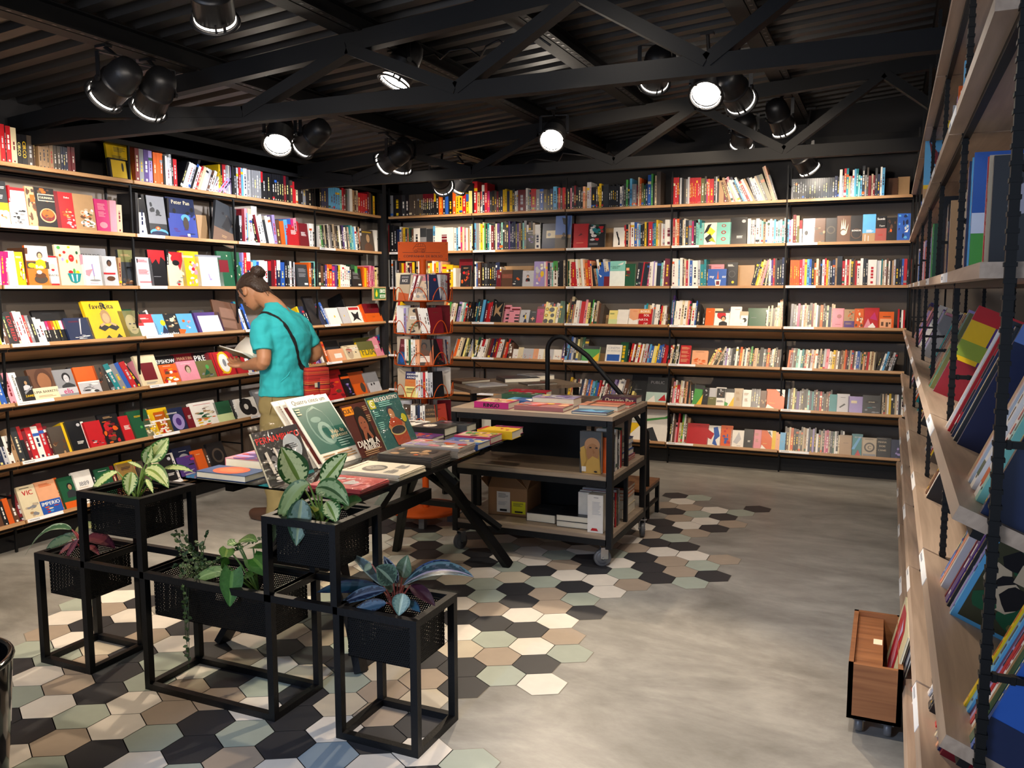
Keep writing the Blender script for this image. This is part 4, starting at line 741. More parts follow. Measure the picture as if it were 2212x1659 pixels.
def row(w, lv, start, H, Wd, toks, stuff=False, off=.05, mm=False, fcat='book'):
    rnd = random.Random(hash((ord(w), lv, int(start*10))) & 0xffff); O, U, I = WALLS[w]
    z = LZ[lv]+.01; x = start; lean = 0; prev = None; M0 = rowM(w, lv)
    kfac = 1.0 if lv < 4 else 1.07; inn = off
    for t in toks.split():
        if t[0] == '-' and len(t) > 1: x += float(t[1:]); continue
        if t[0] == '<': x -= float(t[1:]); continue
        if t[0] == '/': lean = float(t[1:]); continue
        if t[0] == '^': inn = float(t[1:]); continue
        where = LVN[lv]+' shelf,'
        if t[0] == 'F':
            a = t[1:].split(','); c = a[0]; wp = float(a[1]); hp = float(a[2]); key = a[3]; an = 0; back = 0.0
            for q in a[4:]:
                if q[0] == '~': an = float(q[1:])
                if q[0] == 'b': back = .05
                if q[0] == 'd': back = .10
            o2 = inn-.015+back
            if mm: u0 = x; ww = wp; hh = hp
            else:
                u0 = u_px(w, x, o2-dl(w, lv), z); u1 = u_px(w, x+wp, o2-dl(w, lv), z); ww = u1-u0; hh = hp*depth_at(w, u0, o2, z)/FPX*kfac
            hh = min(hh, (.325 if lv < 4 else .30) if lv > 1 else .36); th = rnd.uniform(.014, .026)
            M = M0 @ Matrix.Translation((u0, o2, 0))
            if lv < 4: M = M @ Matrix.Rotation(R(-7), 4, 'X')
            if an: M = M @ Matrix.Rotation(R(an), 4, 'Y')
            desc, spec = ARTS[key] if key in ARTS else ('patterned cover', auto_art(c, rnd))
            parts = [('book with', 9), (desc.split(',')[0]+',', 8), (where, 9), (bayname(w, u0), 9)]
            if sum(len(p[0].split()) for p in parts) > 15: parts[0] = ('', 0)
            sd_ = rnd.random()
            defer(M, (ww, hh, th), (lambda mb, M=M, ww=ww, hh=hh, th=th, c=c, spec=spec, sd_=sd_: book_face(mb, M, ww, hh, th, c, spec, random.Random(sd_))), parts, (ww/2, th/2, 0), 1.0 if not back else .4)
            prev = NAME[c]; x += wp; continue
        m = TOK.match(t)
        if not m: raise Exception('bad token '+t)
        c, wd, hd, c2, rep, title = m.groups(); wp = float(wd) if wd else Wd; hp = float(hd) if hd else H
        for r_ in range(int(rep) if rep else 1):
            wj = wp*(rnd.uniform(.9, 1.1) if not wd else 1); o2 = inn+rnd.uniform(0, .008)
            if mm: u0 = x; ww = wj*.97; hh = hp*(1 if hd else rnd.uniform(.9, 1.06))
            else:
                u0 = u_px(w, x, o2-dl(w, lv), z); u1 = u_px(w, x+wj, o2-dl(w, lv), z); ww = max(.004, (u1-u0)*.96); hh = (hp if hd else hp*rnd.uniform(.93, 1.05))*depth_at(w, u0, o2, z)/FPX*kfac
            hh = min(hh, .325 if lv > 1 else .36)
            M = M0 @ Matrix.Translation((u0, o2, 0)); la = lean
            if la < 0: M = M @ Matrix.Rotation(R(la), 4, 'Y')
            elif la > 0: M = M @ Matrix.Translation((ww, 0, 0)) @ Matrix.Rotation(R(la), 4, 'Y') @ Matrix.Translation((-ww, 0, 0))
            ttl = title.replace('_', ' ') if title else None
            side = (' right of the '+prev+' one,') if prev and prev != NAME[c] else (' opening the row,' if not prev else ' amid '+NAME[c]+' ones,')
            parts = [(size_word(ww, hh).strip(), 3), (NAME[c]+' book', 9), (('with '+NAME[c2]+' top') if c2 else '', 5), (('titled '+ttl.title()) if ttl and ttl in ('LOU REED', 'NELSON MANDELA') and False else '', 6), (('leaning '+('left' if la < 0 else 'right')) if la else '', 4), (side.strip(), 7), (where, 9), (bayname(w, u0), 9)]
            sd_ = rnd.random()
            defer(M, (ww, hh, .15), (lambda mb, M=M, ww=ww, hh=hh, c=c, c2=c2, ttl=ttl, sd_=sd_: book_spine(mb, M, ww, hh, min(.17, hh*.7), c, c2, random.Random(sd_), ttl)), parts, (ww/2, .06, 0), .75 if stuff else 1)
            prev = NAME[c]; x += wj
# ---- left wall, leftmost bay and second bay
row('L', 1, -4, 80, 10, 'T7h82 r11h82.r k2h78 r11h80.r c12h78 k10h66"CIRCO k12h66"CIRCO x14h66 n2h60 -8 T8h52*4 x8h52*2 B5h52*3 R8h54*2')
row('L', 1, 238, 80, 10, 'Fy52,78,ylpost,b <50 Fk40,44,kframe'.replace('Fy52', 'Fy,52').replace('Fk40', 'Fk,40'))
row('L', 1, 294, 80, 10, 'R9h88 g10h76 p10h76 v8h70 -2 o7h68*3 k5h64 w4h64 l5h62 w4 k4h60 r8h60 -4 /24 k5h62 w6h62 w6h60 l5h58 k5 w6h56 r6h56 c6h56 w6h54 l6h52 n6h50 w6h50 /34 l6h48 w6h48 /46 v6h46 v6h46 /0 -8 g6h62')
row('L', 1, 474, 64, 8, 'y4h62 k4h62 r10h64 w7 v7 k6 l6 w5 v7 r7 w4h60')
row('L', 2, -2, 86, 10, 'Fc,26,94,table <2 r4h84 Fw,37,82,photob <2 -4 Fq,20,86,foodo <2 Fk,44,86,culin <1 Fr,42,80,dulce <2 FT,44,78,salad -2 Fm,28,70,rose P14h68 z12h60')
row('L', 2, 296, 86, 10, 'k6h88 w14h76.k /-10 w4h78 k6h86 /0 FK,38,86,space~0 k4h82 FB,60,86,pan -2 FT,22,54,boxy,d -8 FK,44,92,bigdk,~16 -20 R6h70 P7h72 z8h72 w12h78'.replace('space~0', 'space'))
row('L', 3, -4, 76, 10, 'w8h70 m9h72 m9h72 Fw,18,74,orwhite Fy,18,72,orab n6h80 Fo,48,86,bela <8 Fr,30,64,frame <5 Fc,54,88,veg <7 Fg,62,82,benv,b <62 P6h66 Fw,46,66,mart <6 Fl,36,64,chef T6h60 FK,34,78,dstack,b')
row('L', 3, 298, 60, 10, 'k2h58 Fl,34,62,red3 <6 Fk,36,78,blackr <2 k5h78 Fc,38,74,mask <8 Fy,40,76,orab <8 Fw,56,68,plainw <8 FG,48,76,swallow v4h72 r6h72 w8h72')
row('L', 4, -3, 76, 9, 'y9h78 w8h76.q n9h76 k8h74 k13h76"LOU_REED R5h74 w9h76 w9h74 r5h66 g8h66 k7h64 l8h60 w9h56 k7h50.w k6h50.m k6h50.r k6h50.o k6h50.y k6h50.y k6h50.w k6h50.m <62 Fk,72,84,bigk,d <10 FB,54,52,navyc <4 Fy,80,86,favo <14 FG,36,74,tealb,d <32 Fd,44,60,bald /-6 K7h60 k8h58 k6h56 w4h60 /0')
row('L', 4, 298, 50, 9, 'w6h56.v v4h50 Fr,38,50,redw <4 Fs,52,48,story <4 Fs,38,46,cyan T3h44 FK,26,56,ember,b <24 Fp,54,46,purpf <16 Fn,52,74,brownb,~10 -2 b5h66.t w5h50 k5h60 b4h60')
row('L', 5, 0, 66, 10, 'y4h66 b13h70 K7h66 P14h70 w16h68"NELSON_MANDELA Fk,28,56,guit <4 Fn,54,68,lima <2 Fg,42,60,elis <6 k12h64"CHICO <2 Fo,46,60,orangew <4 Fx,20,60,ember <6 /-12 k11h56 K9h58 t12h60 g12h58 b11h60 r12h60 /-22 k10h64 /0')
row('L', 5, 306, 60, 10, 'P4h60 Fc,44,68,cream1 <2 Fk,42,64,peep,b <44 -6 Fo,36,42,carn <2 FR,48,64,mart2,b <44 FP,40,44,pinkf <2 Fk,48,62,preta,b <46 Fd,36,40,frog <4 R6h56 Fr,44,54,ornate <4 Fr,26,40,redf w8h34 b4h34 r6h34')
row('L', 6, -2, 70, 12, 'B14h74 l10h66.k w12h62 T10h76 K14h76 k8h76.r R8h64 r13h70 w14h70 r11h74 R9h66 Fx,30,60,sepia y9h66 Fk,32,64,blackw w6h60 Fr,34,56,wred <2 Fk,42,66,fire <2 Fr,26,54,redf <4 FG,42,60,greenc <2 c4h60 Fy,40,56,food2 -1')
row('L', 6, 316, 48, 11, 'n4h44 Fc,24,46,food2 <2 w4h50 Fo,24,48,orab <2 FB,40,50,purp2 <3 w5h46 FR,14,46,redf Fw,54,52,cereal <4 FG,34,44,greenp <4 k7h44 K8h44 Fw,44,42,dog <2 Fg,38,54,greyf')
row('L', 7, -6, 66, 12, 'n16h60 k10h52 o12h56 n12h52 R12h60 Fc,40,70,victor <2 Fq,44,70,imper <3 o9h70 FG,34,66,green3 <3 Fw,40,70,y1889 k9h66 FG,32,64,horses R8h64 k7h62 FT,36,62,field o6h60 Fx,30,58,sepia -2')
row('L', 7, 272, 60, 12, 'Fy,34,66,yell k8h58 c10h56 R6h56 Fc,28,52,greenp <2 Fk,30,56,blackw <2 w7h58 FB,40,66,moon,b <34 Fp,36,44,purp3 <4 Fo,24,50,orangeb n10h48 Fk,34,56,circw')
# ---- left wall, third and corner bays: spines into the mass, covers individual
row('L', 1, 517, 62, 6, 'r5 s5 w8h64 g5h60*6 k4.r k5h58*9 R5h58 k6h58 -3 x5h50 r7h48 c4h50 k6 k5 g6 k6h48*3', True)
row('L', 1, 691, 48, 5, 'k4 B5h46*3 s5h48*5 a4 r4 R4 x4 g5 w6h50 T4 n4 z4 r5h44*4 R4 n4 k4 y4h42', True)
row('L', 2, 518, 60, 6, 'k6h56.g k6 b5h56 s5 w6h60 /-14 w7h54 k5h52 R5 w7 w6 K6h50 w6 w6 /-8 v6 n9h52 o9h50 s8h54 b8 m6 P6 /0', True)
row('L', 2, 624, 56, 6, 'Fr,26,54,redf <3 FR,22,50,redf w6h50 w5h50')
row('L', 2, 691, 50, 5, '/-7 w4 e4 K4 c4 k4 w3 g4 k4 z4 x4 k4 w4 k4 p4 w4 K3 z4 t4 a4 s4 w4 k4 T3 l4 /0 -2')
row('L', 2, 782, 50, 5, 'Fx,28,46,amber w7h46')
row('L', 3, 518, 56, 6, 'b7h52 R6h54 w13h54.r z4 s8h56 b5 w12h56 w7h54 k7.r R7 r5 B8.w b9h52 k6 K5 w4 k4 l3', True)
row('L', 3, 645, 52, 6, 'FK,23,48,backc o5h52 K3 k4 a7h54 k9h50')
row('L', 3, 694, 46, 5, 'n5 k4 p4 o5h48 o6h48 m6h44 p5 k3 y4 w4 w4*4 K3 G8 e6 -1', True)
row('L', 3, 762, 44, 5, 'Fk,21,40,backc')
row('L', 3, 784, 44, 4, 'o4 y4 o4 m3 P4 m3 P4 Y4 c5h42 k3 t4 k3', True)
row('L', 4, 655, 46, 5, 'y3 B6h46 B5 k5 k5h44', True)
row('L', 4, 676, 70, 5, 'Fk,20,66,bigk /-8 B5h50*2 k4h50 b5h52 /0 Fw,28,38,tinyw <3 Fl,20,38,tinyw <2 k3 Fw,26,38,skull <2 o5h40 o5h42 Fo,34,42,foxo')
row('L', 5, 652, 32, 5, 'K4 k4 m4 w5 n5 R5 r5 v6 p5 -4', True)
row('L', 5, 698, 50, 5, 'w5h46.c n5h48 o5h48 FK,30,52,greyx,d <26 Fq,34,28,peachsq <2 FK,28,46,circw,d <28 Fc,34,32,facep <2 Fd,32,50,olive6,d <32 Fy,34,36,fdia <2 FP,14,40,redf /-16 P5h44 m5h44 b5h42 s4 q4h46 T4 /0')
row('L', 6, 650, 46, 6, 'b5h30 B6 k5 K6h46 l4 s5 -3 g7h40 l6h40 a10h40', True)
row('L', 6, 712, 60, 6, 'Fr,42,64,rasta <6 Fk,22,50,darkp <2 Fo,32,50,orange5 <4 Fl,30,44,pale5')
# ---- back wall, corner bay .. rightmost bay
S_ = True
row('B', 1, 843, 48, 5, 'g7h46 k18h46 K8h46 k8 x6 x4h46*6 k4h46.R*6 k4.y k6 o9h48 k5 b7h46 k9 o7h48 y7h48*2 r8h42 y6h42.b Y7 z6 g5 z6 w4 w6h60 r6h64', S_)
row('B', 1, 1021, 47, 5, 'r11h68 k6 w4.r B6 k5 m5 K5 k5 x5 R4 k4 B5 y5 y4 B6 y6 K5 w4 l3 R17h46 w4 g4 k3 r11h47 g8 b8h46 x8 k6 B7 s8h50 k3 r4 n5 r4 r4 g4', S_)
row('B', 1, 1224, 48, 4.5, 'k8 P3 K5 R4 k5 K6 k4 q5 T4 l5h56 l4h56 k10 x4 k3.y y5h52 k4 K12h50 k4*6 w4h44 g4 K5 e4h58 K4 s5h60 g10 R3 c3h62 o4h60 d5 G4 B5 b7h66 e4h68 k4 z4h64 x9h72', S_)
row('B', 1, 1450, 56, 4.5, 'r4h58*4 k2 l4 k5h56 x4 g4 l4 r3.5h56*7 d8h54 x4 m3 o4 r9h52 k4 l3 k4 T11h48 R7h50 /-18 n5h46 T5 w5 P5 /-26 c5h46 w6 B5 s4 w5 r6h48 w6 T5 /-22 B5 w6h54 w6 z5 K5 d9h60 /-18 T4h76 q4h78 K4 /0', S_)
row('B', 1, 1709, 46, 5, 'g3.K K5h44*18 B6 k4 w6h60 g4 r5h62 t5h62 q4 g4 w4h58 s4h60 t5h60 a4 s4 K6h66 g4 x4h62 R6 z4 R4 K5h60 B6 w4h62 s6h60', S_)
row('B', 1, 1912, 46, 5, 'Fn,28,40,boxy,d <2 FT,26,42,boxy,d')
row('B', 2, 840, 50, 4.5, 'r5h58 k6h58 k7h56 B6 w4h54 T3 y5 K4 T4 G3 k3 n4 w14h50 g14h50.K K14 w5h54.s w40h50 w5 s4 w5 m4 c4 P4 w4 T4 w4 Y5h56 s5h58 w4', S_)
row('B', 2, 1022, 58, 4, 'R6h58.m g7h58 c3 y5h56 c3 e3 k4 t4 w4 R6h52 K3 c4 p5 K4 a3 K4*3 p4 B4*3 d3 p4 T4 k4 a3 g6 w4h52 n5 k4 z5 r11h52 k2', S_)
row('B', 2, 1136, 50, 8, 'Fk,19,46,galaxy w13h52 -2 FB,30,54,bio <2 Fs,34,70,desert -2')
row('B', 2, 1224, 58, 5, '<0 Fr,18,54,redplain,d'.replace('<0 ', ''))
row('B', 2, 1238, 52, 5, 'Fr,32,52,redplain <1 Fk,37,50,mural -1 FT,16,42,boxy,d -1 Fw,24,42,thin')
row('B', 2, 1348, 50, 4.5, 'r4 k5 c3 r2 w8h52 b6h52 w3 s4 k4 k5 y4 k4 r9h52 b3 t5 y4h56 c3 T4 w3 l5 w17h56 r5h58 c4', S_)
row('B', 2, 1452, 55, 5, 'w9h56 o6 k4 k3 c3 w3 K7h54 g7 m4 k5 a4h48 a4 t4', S_)
row('B', 2, 1508, 50, 5, 'Fa,12,48,coral <1 Fw,28,48,lily <1 Fa,32,48,coral <2 Fk,36,58,blackw')
row('B', 2, 1614, 50, 4.5, 'w7h54 l4 w4 g3 w8h54 l4 a4 T5 l4 l5 w5 l4 s4 l5 a4 l5 t4 l6h54 s5 v4 w4 R7h60', S_)
row('B', 2, 1712, 55, 7, 'd14h58.z w6h48.r <0 '.replace('<0 ', ''), S_)
row('B', 2, 1733, 52, 5, 'Fl,26,52,greyp <2 Fn,26,52,sepia <2 Fk,26,52,circw <1 Fn,30,56,hand <1 Fk,28,56,disc <1 Fs,28,58,water <1 Fk,25,54,somb <2 Fk,24,50,ember -1 Fb,28,58,bluef')
row('B', 3, 840, 54, 5, 'w5h58 l5h56 k4 g4 k5 n5 y5 r4 c4 K4 R6 y5 k4 T4 w5 s4 r4 T4 n4 Y4 y5 w4 o4h50 y6 v4 q4 y9h48 y14h46 w6h40', S_)
row('B', 3, 990, 60, 5, 'Fl,30,60,foxo,d <26 Fk,22,46,fire -2')
row('B', 3, 1022, 52, 6, 'w7h54 b3 n7h52 -2 k6h50 K6h50 k4 k6h50 k4 k4h50 B3 k6h52.B w3h42', S_)
row('B', 3, 1072, 44, 5, 'FR,10,40,redf FT,90,44,boxy,d <90 -1 Fn,24,36,kray <1 FK,22,36,tea <1 Fl,25,34,suit Fv,24,54,unic')
row('B', 3, 1175, 54, 5, 'w4h52 P4 B5h50 l4 a3 w10h54.e k3 k6h54 k3 z6h56 T3 c4h58 c10h58', S_)
row('B', 3, 1226, 56, 5, 'G8h54 r9h52 r4 /-5 w5 c6 w5 q4 o6h50 r5 q3 /-10 k7h44 T5h38 s4h38 w5 k4 w5h36 l5 c5 /0', S_)
row('B', 3, 1292, 50, 5, 'Fb,24,52,chicken Fw,33,54,mintw FG,22,48,blocks')
row('B', 3, 1372, 52, 4.5, '/8 k6h50 k5 r3 k6h48 k5 /3 m4 w4 w4h52 v3 w5 k9h54 a4 w3 R13h58 R3 w11h58', S_)
row('B', 3, 1452, 58, 5, 'y4h58 w9h58 s3 w6 n3 c4 r5h54 w3 b6h54 w12h54 l5 t8h46 t5 K6h44', S_)
row('B', 3, 1528, 44, 5, 'Fk,42,36,glassf,b <42 FP,34,46,sand,d <34 Fb,44,36,glassf <4 Fk,24,50,atom FT,36,44,boxy,d')
row('B', 3, 1622, 56, 5, '/14 k5h52 k4 y4h52 Y3 q5h54 P4 /8 k5 c3 /0 K5h54 w5h54 p4 r4 x4 k6h54 k5 B5h60 k5h60', S_)
row('B', 3, 1706, 55, 5, 'o4h54.o*5 r6 P5h56 y5 s5h56 b5h56 k6 o4h48 c5 n4 k4 w5 r4 y4h54 g4 k5 B6 T4 k11h62.K r6h52 w4 r5h54 c4 K5 n4 r4 w7h52 w6 K6 k4 w20h54 l5 w4 t3 z4 w4 n4 w4 k4 T4 l4 k8h56 k5 b5h56 r7h56 k4 r5 c5', S_)
row('B', 4, 842, 46, 5, 'k6 c4 r4 y4', S_)
row('B', 4, 952, 46, 4.5, 'T4 o4 Y4 e4 z4 w5 c5 k3 v6 w5h46 a4 r4 k3 n4 k5 k5 B6 t5 b4 s3 w6h50 R4', S_)
row('B', 4, 1024, 52, 5, 'k5h54 K7h52 s6h52 B3 t4 r5h46 r4h48 k4 l2 k7h44', S_)
row('B', 4, 1060, 44, 6, 'Fk,22,46,fish <3 FP,20,44,pinkk,b <2 FP,22,36,pinkk -2 Fl,20,30,dance FK,16,28,star <1 Fm,17,38,magf <2 FY,26,38,circ')
row('B', 4, 1161, 48, 4.5, 'B4h42 p4 o4 Y4 c5h48 K4 k4 r3h46 k4 w3h48 w4 G6h52 G7h52 n2 w3 y6h48 c6h62 T4', S_)
row('B', 4, 1224, 54, 5, 'n4h58 K6h52 k4 w8h54 l4 r9h52 P5 Y6h50 k4 e3 w3 k3 z5 n5h48 x8h46', S_)
row('B', 4, 1296, 40, 5, 'FT,16,30,boxy,d -1 FY,19,32,greenp <1 Fw,26,34,creamh <2 Fq,24,36,sand <2 Fr,29,36,boris')
row('B', 4, 1387, 46, 4.5, 's4h46 t4h50 T4 c4 w5h50 g4 w5 w4 k3 r4 c4 w5 n4 K6h58 s6h58 k4 s3', S_)
row('B', 4, 1448, 60, 5, 'p4h68 k3 w7h56 w7h58 c5 w7h58 q4 m3 k3 w8h52 b3 k9h50', S_)
row('B', 4, 1516, 40, 6, 'k6h30 Fo,18,40,orangeb <2 Fc,20,44,creamh,b <16 Fw,32,34,man <3 FB,24,44,navyg,b <20 Fw,24,44,sand <3 Fw,18,34,prof <1 FG,44,46,dgreen,b <40 FG,36,34,dgreen')
row('B', 4, 1652, 46, 5, 'w4h40 c3 k4 z4h50 x5 z4 c5h56 q4h62 T5h64', S_)
row('B', 4, 1706, 54, 5, 'B6h54 K5 g4 m5 x5 w4 T4 z4h52 k4 K5 R4 c5 w4 K5 o6h52 k4 k4 c4 B6h48 z4 c4 K7h46', S_)
row('B', 4, 1796, 40, 5, 'FP,26,44,pinkd <2 FT,26,42,orcat <2 Fo,22,44,faceo <2 Fr,34,46,geo <2 Fo,34,38,sketch')
row('B', 4, 1938, 46, 5, 'r4 k4 w4 r4', S_)
row('B', 5, 976, 42, 5, '/6 g2 o6 c6 z4 k4 Y4 d4 k4 l4 z4 Y4 c4 k3 w5 /0', S_)
row('B', 5, 1023, 44, 5, '/6 w6h46.G k4 w6.r w5 z4 n4 R5h44 B5h44 R5h44 r4 w4 w5 x4 o5h38 r4 k3 /-4 n12h36 /0', S_)
row('B', 5, 1106, 30, 9, 'Fw,11,22,pale Fc,11,26,pale Fl,11,24,pale Fl,11,24,pale Fq,11,24,pale Fw,11,24,pale Fc,11,24,pale Fl,11,24,pale Fw,16,24,pale /6 p8h42 s5h42 /0')
row('B', 5, 1222, 52, 5, 'K6h56 b4h54 l5h52 k5 Y5 d6 G6 x8', S_)
row('B', 5, 1256, 34, 5, 'Fe,36,34,tgr -2 FT,12,26,boxy,d Fw,34,38,cine')
row('B', 5, 1336, 44, 5, 'G18h46 k3 /5 r5h44 w4 R4 w6 r4 w4 T3 l6h44 R3 s4 b6h40 Y7h40 y4 b6 b4 R4 r7h42 k4 r6h42 k6h44 d4 k6 /0', S_)
row('B', 5, 1446, 44, 5, '/4 c4 k5h40 w5 w7h42 /0 -2', S_)
row('B', 5, 1467, 44, 5, 'Fr,22,42,redtext -4 Fq,34,32,rust')
row('B', 5, 1528, 42, 4.5, '/20 Y4h38 q3 c4 x4 k3 z4h44 k5 k4 /2 k2 l4 v4 w4 g5 K4 k4 w5h44 x4 o5h44 c4 k3 w4 z4 n3 e4h46 k4 q4 z4 x4 k8 g4 k4 o6h44 n4 w4 c3 k5h46 n5 k4', S_)
row('B', 5, 1700, 44, 4.5, '/3 o4 R5h46 g4 x5 a5 w5 t5h44 k3 z5 w4 n4 l5 q4 w5 k4 z4 k5 l5 P7h46 w4 c4 y5 T4 w4 x4 n4 T4 o4h46 R3 k4 z4 r4 x4 w4 b6h44 g4 k4 q4 n4 r5 c4 T5 c3 x4 /14 k4 k4 w4 s5 K5 k4 l5h44 K5 /0', S_)
row('B', 6, 1224, 44, 5, '/4 y5h46 T4 c4h42 k4 R4 w4 B6h42 w4 T4 b6 o4 s6h40 t4 b5h38 r4 /8 w4 k3 w4 R4 n5h36 b5h40 v5h46 p4 w5h46 w6h48 l4 n8h48 x5 k3 -3 Y5h24 /0', S_)
row('B', 6, 1360, 60, 5, 'FK,64,64,greyx,d <30 FK,44,54,pub')
row('B', 6, 1446, 50, 5, 'n5h56 P4 w4 r7h42 c4 w4 n4 q4 k5 /-5 T5 k8h44 x4 /0', S_)
row('B', 6, 1494, 40, 6, 'Fe,20,44,tgr,~6 Fk,16,38,white6 <2 Fl,18,38,olive6 <2 Fw,22,40,white6 <2 Fw,20,38,tgr <1 Fz,20,40,lines6 <2 Fw,20,38,lines6 g5h42 g5h42 g5h42 g5h42 Fn,14,38,sepia <2 Fo,40,42,orgeo')
row('B', 6, 1700, 46, 5, 's3 k4h46 n4 Y4 k4 p6h42 g4 x5 k4 K5 a4 B5h44 t4 k4 R4 K5 r5h44 k4 x5h40 n5 R4 k4 P6h38 -4', S_)
row('B', 6, 1790, 40, 5, 'Ft,17,38,clos <1 Fl,28,40,greyph <3 Fv,32,36,mauve <1 FK,40,40,oval')
row('B', 6, 1900, 46, 4.5, 'k4 z4h46 k3 T4 w4 y5 k4 K4 z4 w4 B3 k3 w4 z4 b6h40 r4', S_)
row('B', 7, 1360, 60, 5, 'Fw,78,66,geom2')
row('B', 7, 1444, 60, 5, 'k4h56 w3 n5h50 P4h44 r4 c5h44 e4 w4 n4 T6 x8h40', S_)
row('B', 7, 1482, 44, 5, 'Fr,46,44,redl <2 Fw,30,42,bluf <2 Fo,26,44,orpat <3 Fw,28,36,whsk Fk,22,40,navp <2 FP,18,40,lines6 <1 Fo,24,40,orgeo Fy,8,40,tinyw Fq,9,38,tanp Fs,12,38,tinyw')
row('B', 7, 1693, 52, 5, 'k4h52 n5 c4 o6h50 k5 k6h48 z5h46 x4 z4 T4 w4 B4 x5 v4 k4 w5h42 K5 z4 k4 P4 m5 z4 K5 G4 w4 k4 c4h42 k5 w4 z5h42', S_)
row('B', 7, 1812, 44, 5, 'FT,28,42,tanp <2 Ft,24,46,bluer <2 Fz,34,40,letter <2 Fk,32,42,maria <1 FB,26,40,nightf')
# ---- right-hand shelving, in metres from its far end towards the camera
def rr_(lv, u0, toks, H=.22, W_=.02, stuff=False, off=.06): row('R', lv, u0, H, W_, toks, stuff, off, mm=True)
far = random.Random(8)
def filler(n, thick=(.008, .03), hs=(.19, .26)):
    s = []
    for i in range(n): s.append('%s%.3fh%.3f' % (far.choice('kwrobBgltcTpPRnvxyK'), far.uniform(*thick), far.uniform(*hs)))
    return ' '.join(s)
for lv in (1, 2, 3, 4, 5, 6, 7):
    for (a, b_) in ((-7.0, -6.3), (-6.15, -5.4), (-5.15, -4.5), (-4.15, -3.45)):
        k = int((b_-a)/.02)
        if lv >= 4 or a < -6: k = int(k*far.uniform(.45, .9))
        rr_(lv, a+far.uniform(0, .2), filler(k), stuff=True)
rr_(1, -3.2, 'k.02h.27 w.01 n.03h.26 T.02 p.02h.27 v.02 -.2 w.02h.27 n.02h.27 -.15 R.02h.28 k.03h.28')
rr_(2, -3.2, 'v.015h.24 p.012 n.02h.24 w.01 o.02h.26 l.03h.24 -.1 s.03h.30 -.12 w.01h.26')
rr_(2, -2.1, 'g.04h.24 -.06 a.01h.25 y.02h.27 o.03h.28 y.02h.27 -.1 v.02h.26 w.015h.27 k.03h.28')
rr_(1, -2.1, 'v.02h.27 k.02h.28 w.01 l.02h.28 -.2 p.02h.28 w.02h.27 k.03h.28')
rr_(3, -4.15, 'l.02h.22 w.01 g.03h.23 k.02 e.02h.24 G.02h.24', off=.04)
rr_(3, -3.0, 'z.02h.23 T.02h.235', off=.045); rr_(3, -2.36, 'w.010h.24 B.008h.24 w.010h.245 R.008h.25 w.012h.25 v.012h.25 l.016h.25 B.008h.26 w.014h.26 s.014h.265', off=.045)
rr_(4, -3.15, 'v.02h.24 w.01 s.02h.24', off=.03); rr_(4, -3.09, 'R.02h.25 e.012 G.02h.26 t.014h.26 Y.008h.26 d.01h.26', off=.025)
rr_(4, -2.17, 'T.010h.25 w.010h.25 B.006h.26 l.008h.26 w.010h.26 s.010h.26 P.012h.25 r.010h.27', off=.028)
rr_(4, -2.07, 'm.008h.26 v.016h.26 l.010 B.010h.26 a.012h.26 b.016h.26 w.012h.26 K.012h.26', off=.032)
rr_(4, -1.62, 'T.024h.27 P.02h.27 w.022h.27 l.014 s.018h.27 w.026h.28 x.016h.27 r.018h.28 w.034h.28 a.02h.28', off=.03)
rr_(5, -3.05, 'T.02h.22 c.02h.24 w.01h.22 n.03h.24 c.012h.24 w.012', off=.03)
rr_(5, -2.12, 'b.014h.26 s.01 b.014 r.012h.25 q.01h.25', off=.03); rr_(5, -1.985, 'R.010h.25 T.006 p.03h.26 w.008h.26 k.012 w.008h.26 v.010h.27', off=.035)
rr_(5, -1.475, 'k.012h.26 y.01 s.018h.28 R.012 v.014h.28 r.012 w.010 x.012 T.012 w.010h.28 G.022h.29', off=.035)
rr_(6, -2.26, 'w.010h.24 l.012h.24 K.012h.24 w.008 k.02h.24 k.02h.23 K.014h.24 k.012', off=.025); rr_(6, -2.11, 'r.024h.22 o.014h.22 B.012 l.012 c.01 p.012 n.012 T.012 q.012 B.012 R.014', off=.035)
rr_(6, -1.7, 't.014h.26 b.014 w.01 R.012 g.012 v.01 p.012 w.012 c.012 T.014 w.01 G.025h.28 b.014h.28', off=.03)
rr_(7, -3.05, 'o.03h.22 a.03h.22 k.02 B.02 T.014 w.012 r.014', off=.02); rr_(7, -2.2, 'o.014h.22 r.01 k.012 B.012 k.01 g.01 w.01 z.012 R.01 k.02 '+filler(18))
# large covers with faces towards the camera side, leaning at the near end
def side_cover(u, lv, h, d, c, spec, lab, off=.035, th=.012):
    rnd = random.Random(int(u*1000)); M = rowM('R', lv) @ Matrix.Translation((u-th, off, 0))
    S = M @ Matrix(((0, 0, 1, th), (1, 0, 0, 0), (0, 1, 0, 0), (0, 0, 0, 1)))      # x -> depth, y -> up, z -> towards the camera side
    def fn(mb): book_spine(mb, M, th, h, d, c, None, rnd); art(mb, S, d, h, spec, rnd)
    PEND.append((1e6, len(PEND), fn, [(lab, 9)], tuple(M @ V((th/2, .05, 0)))))
side_cover(-2.17, 3, .265, .19, 'b', 'R,0,0,1,.33,e;R,0,.33,1,.5,c8d4ec;T,.55,.42,.09,K,Contos;P,1c2250,.45,.5,.55,.5,.55,.8,.6,.82,.6,.84,.35,.84,.35,.82,.45,.8', 'blue, white and green picture book cover, third shelf, nearest right bay', off=.048)
rr_(3, -1.80, 'Y.010h.20 e.008h.2 q.008h.2 r.008h.2 n.008 z.008h.2', off=.04)
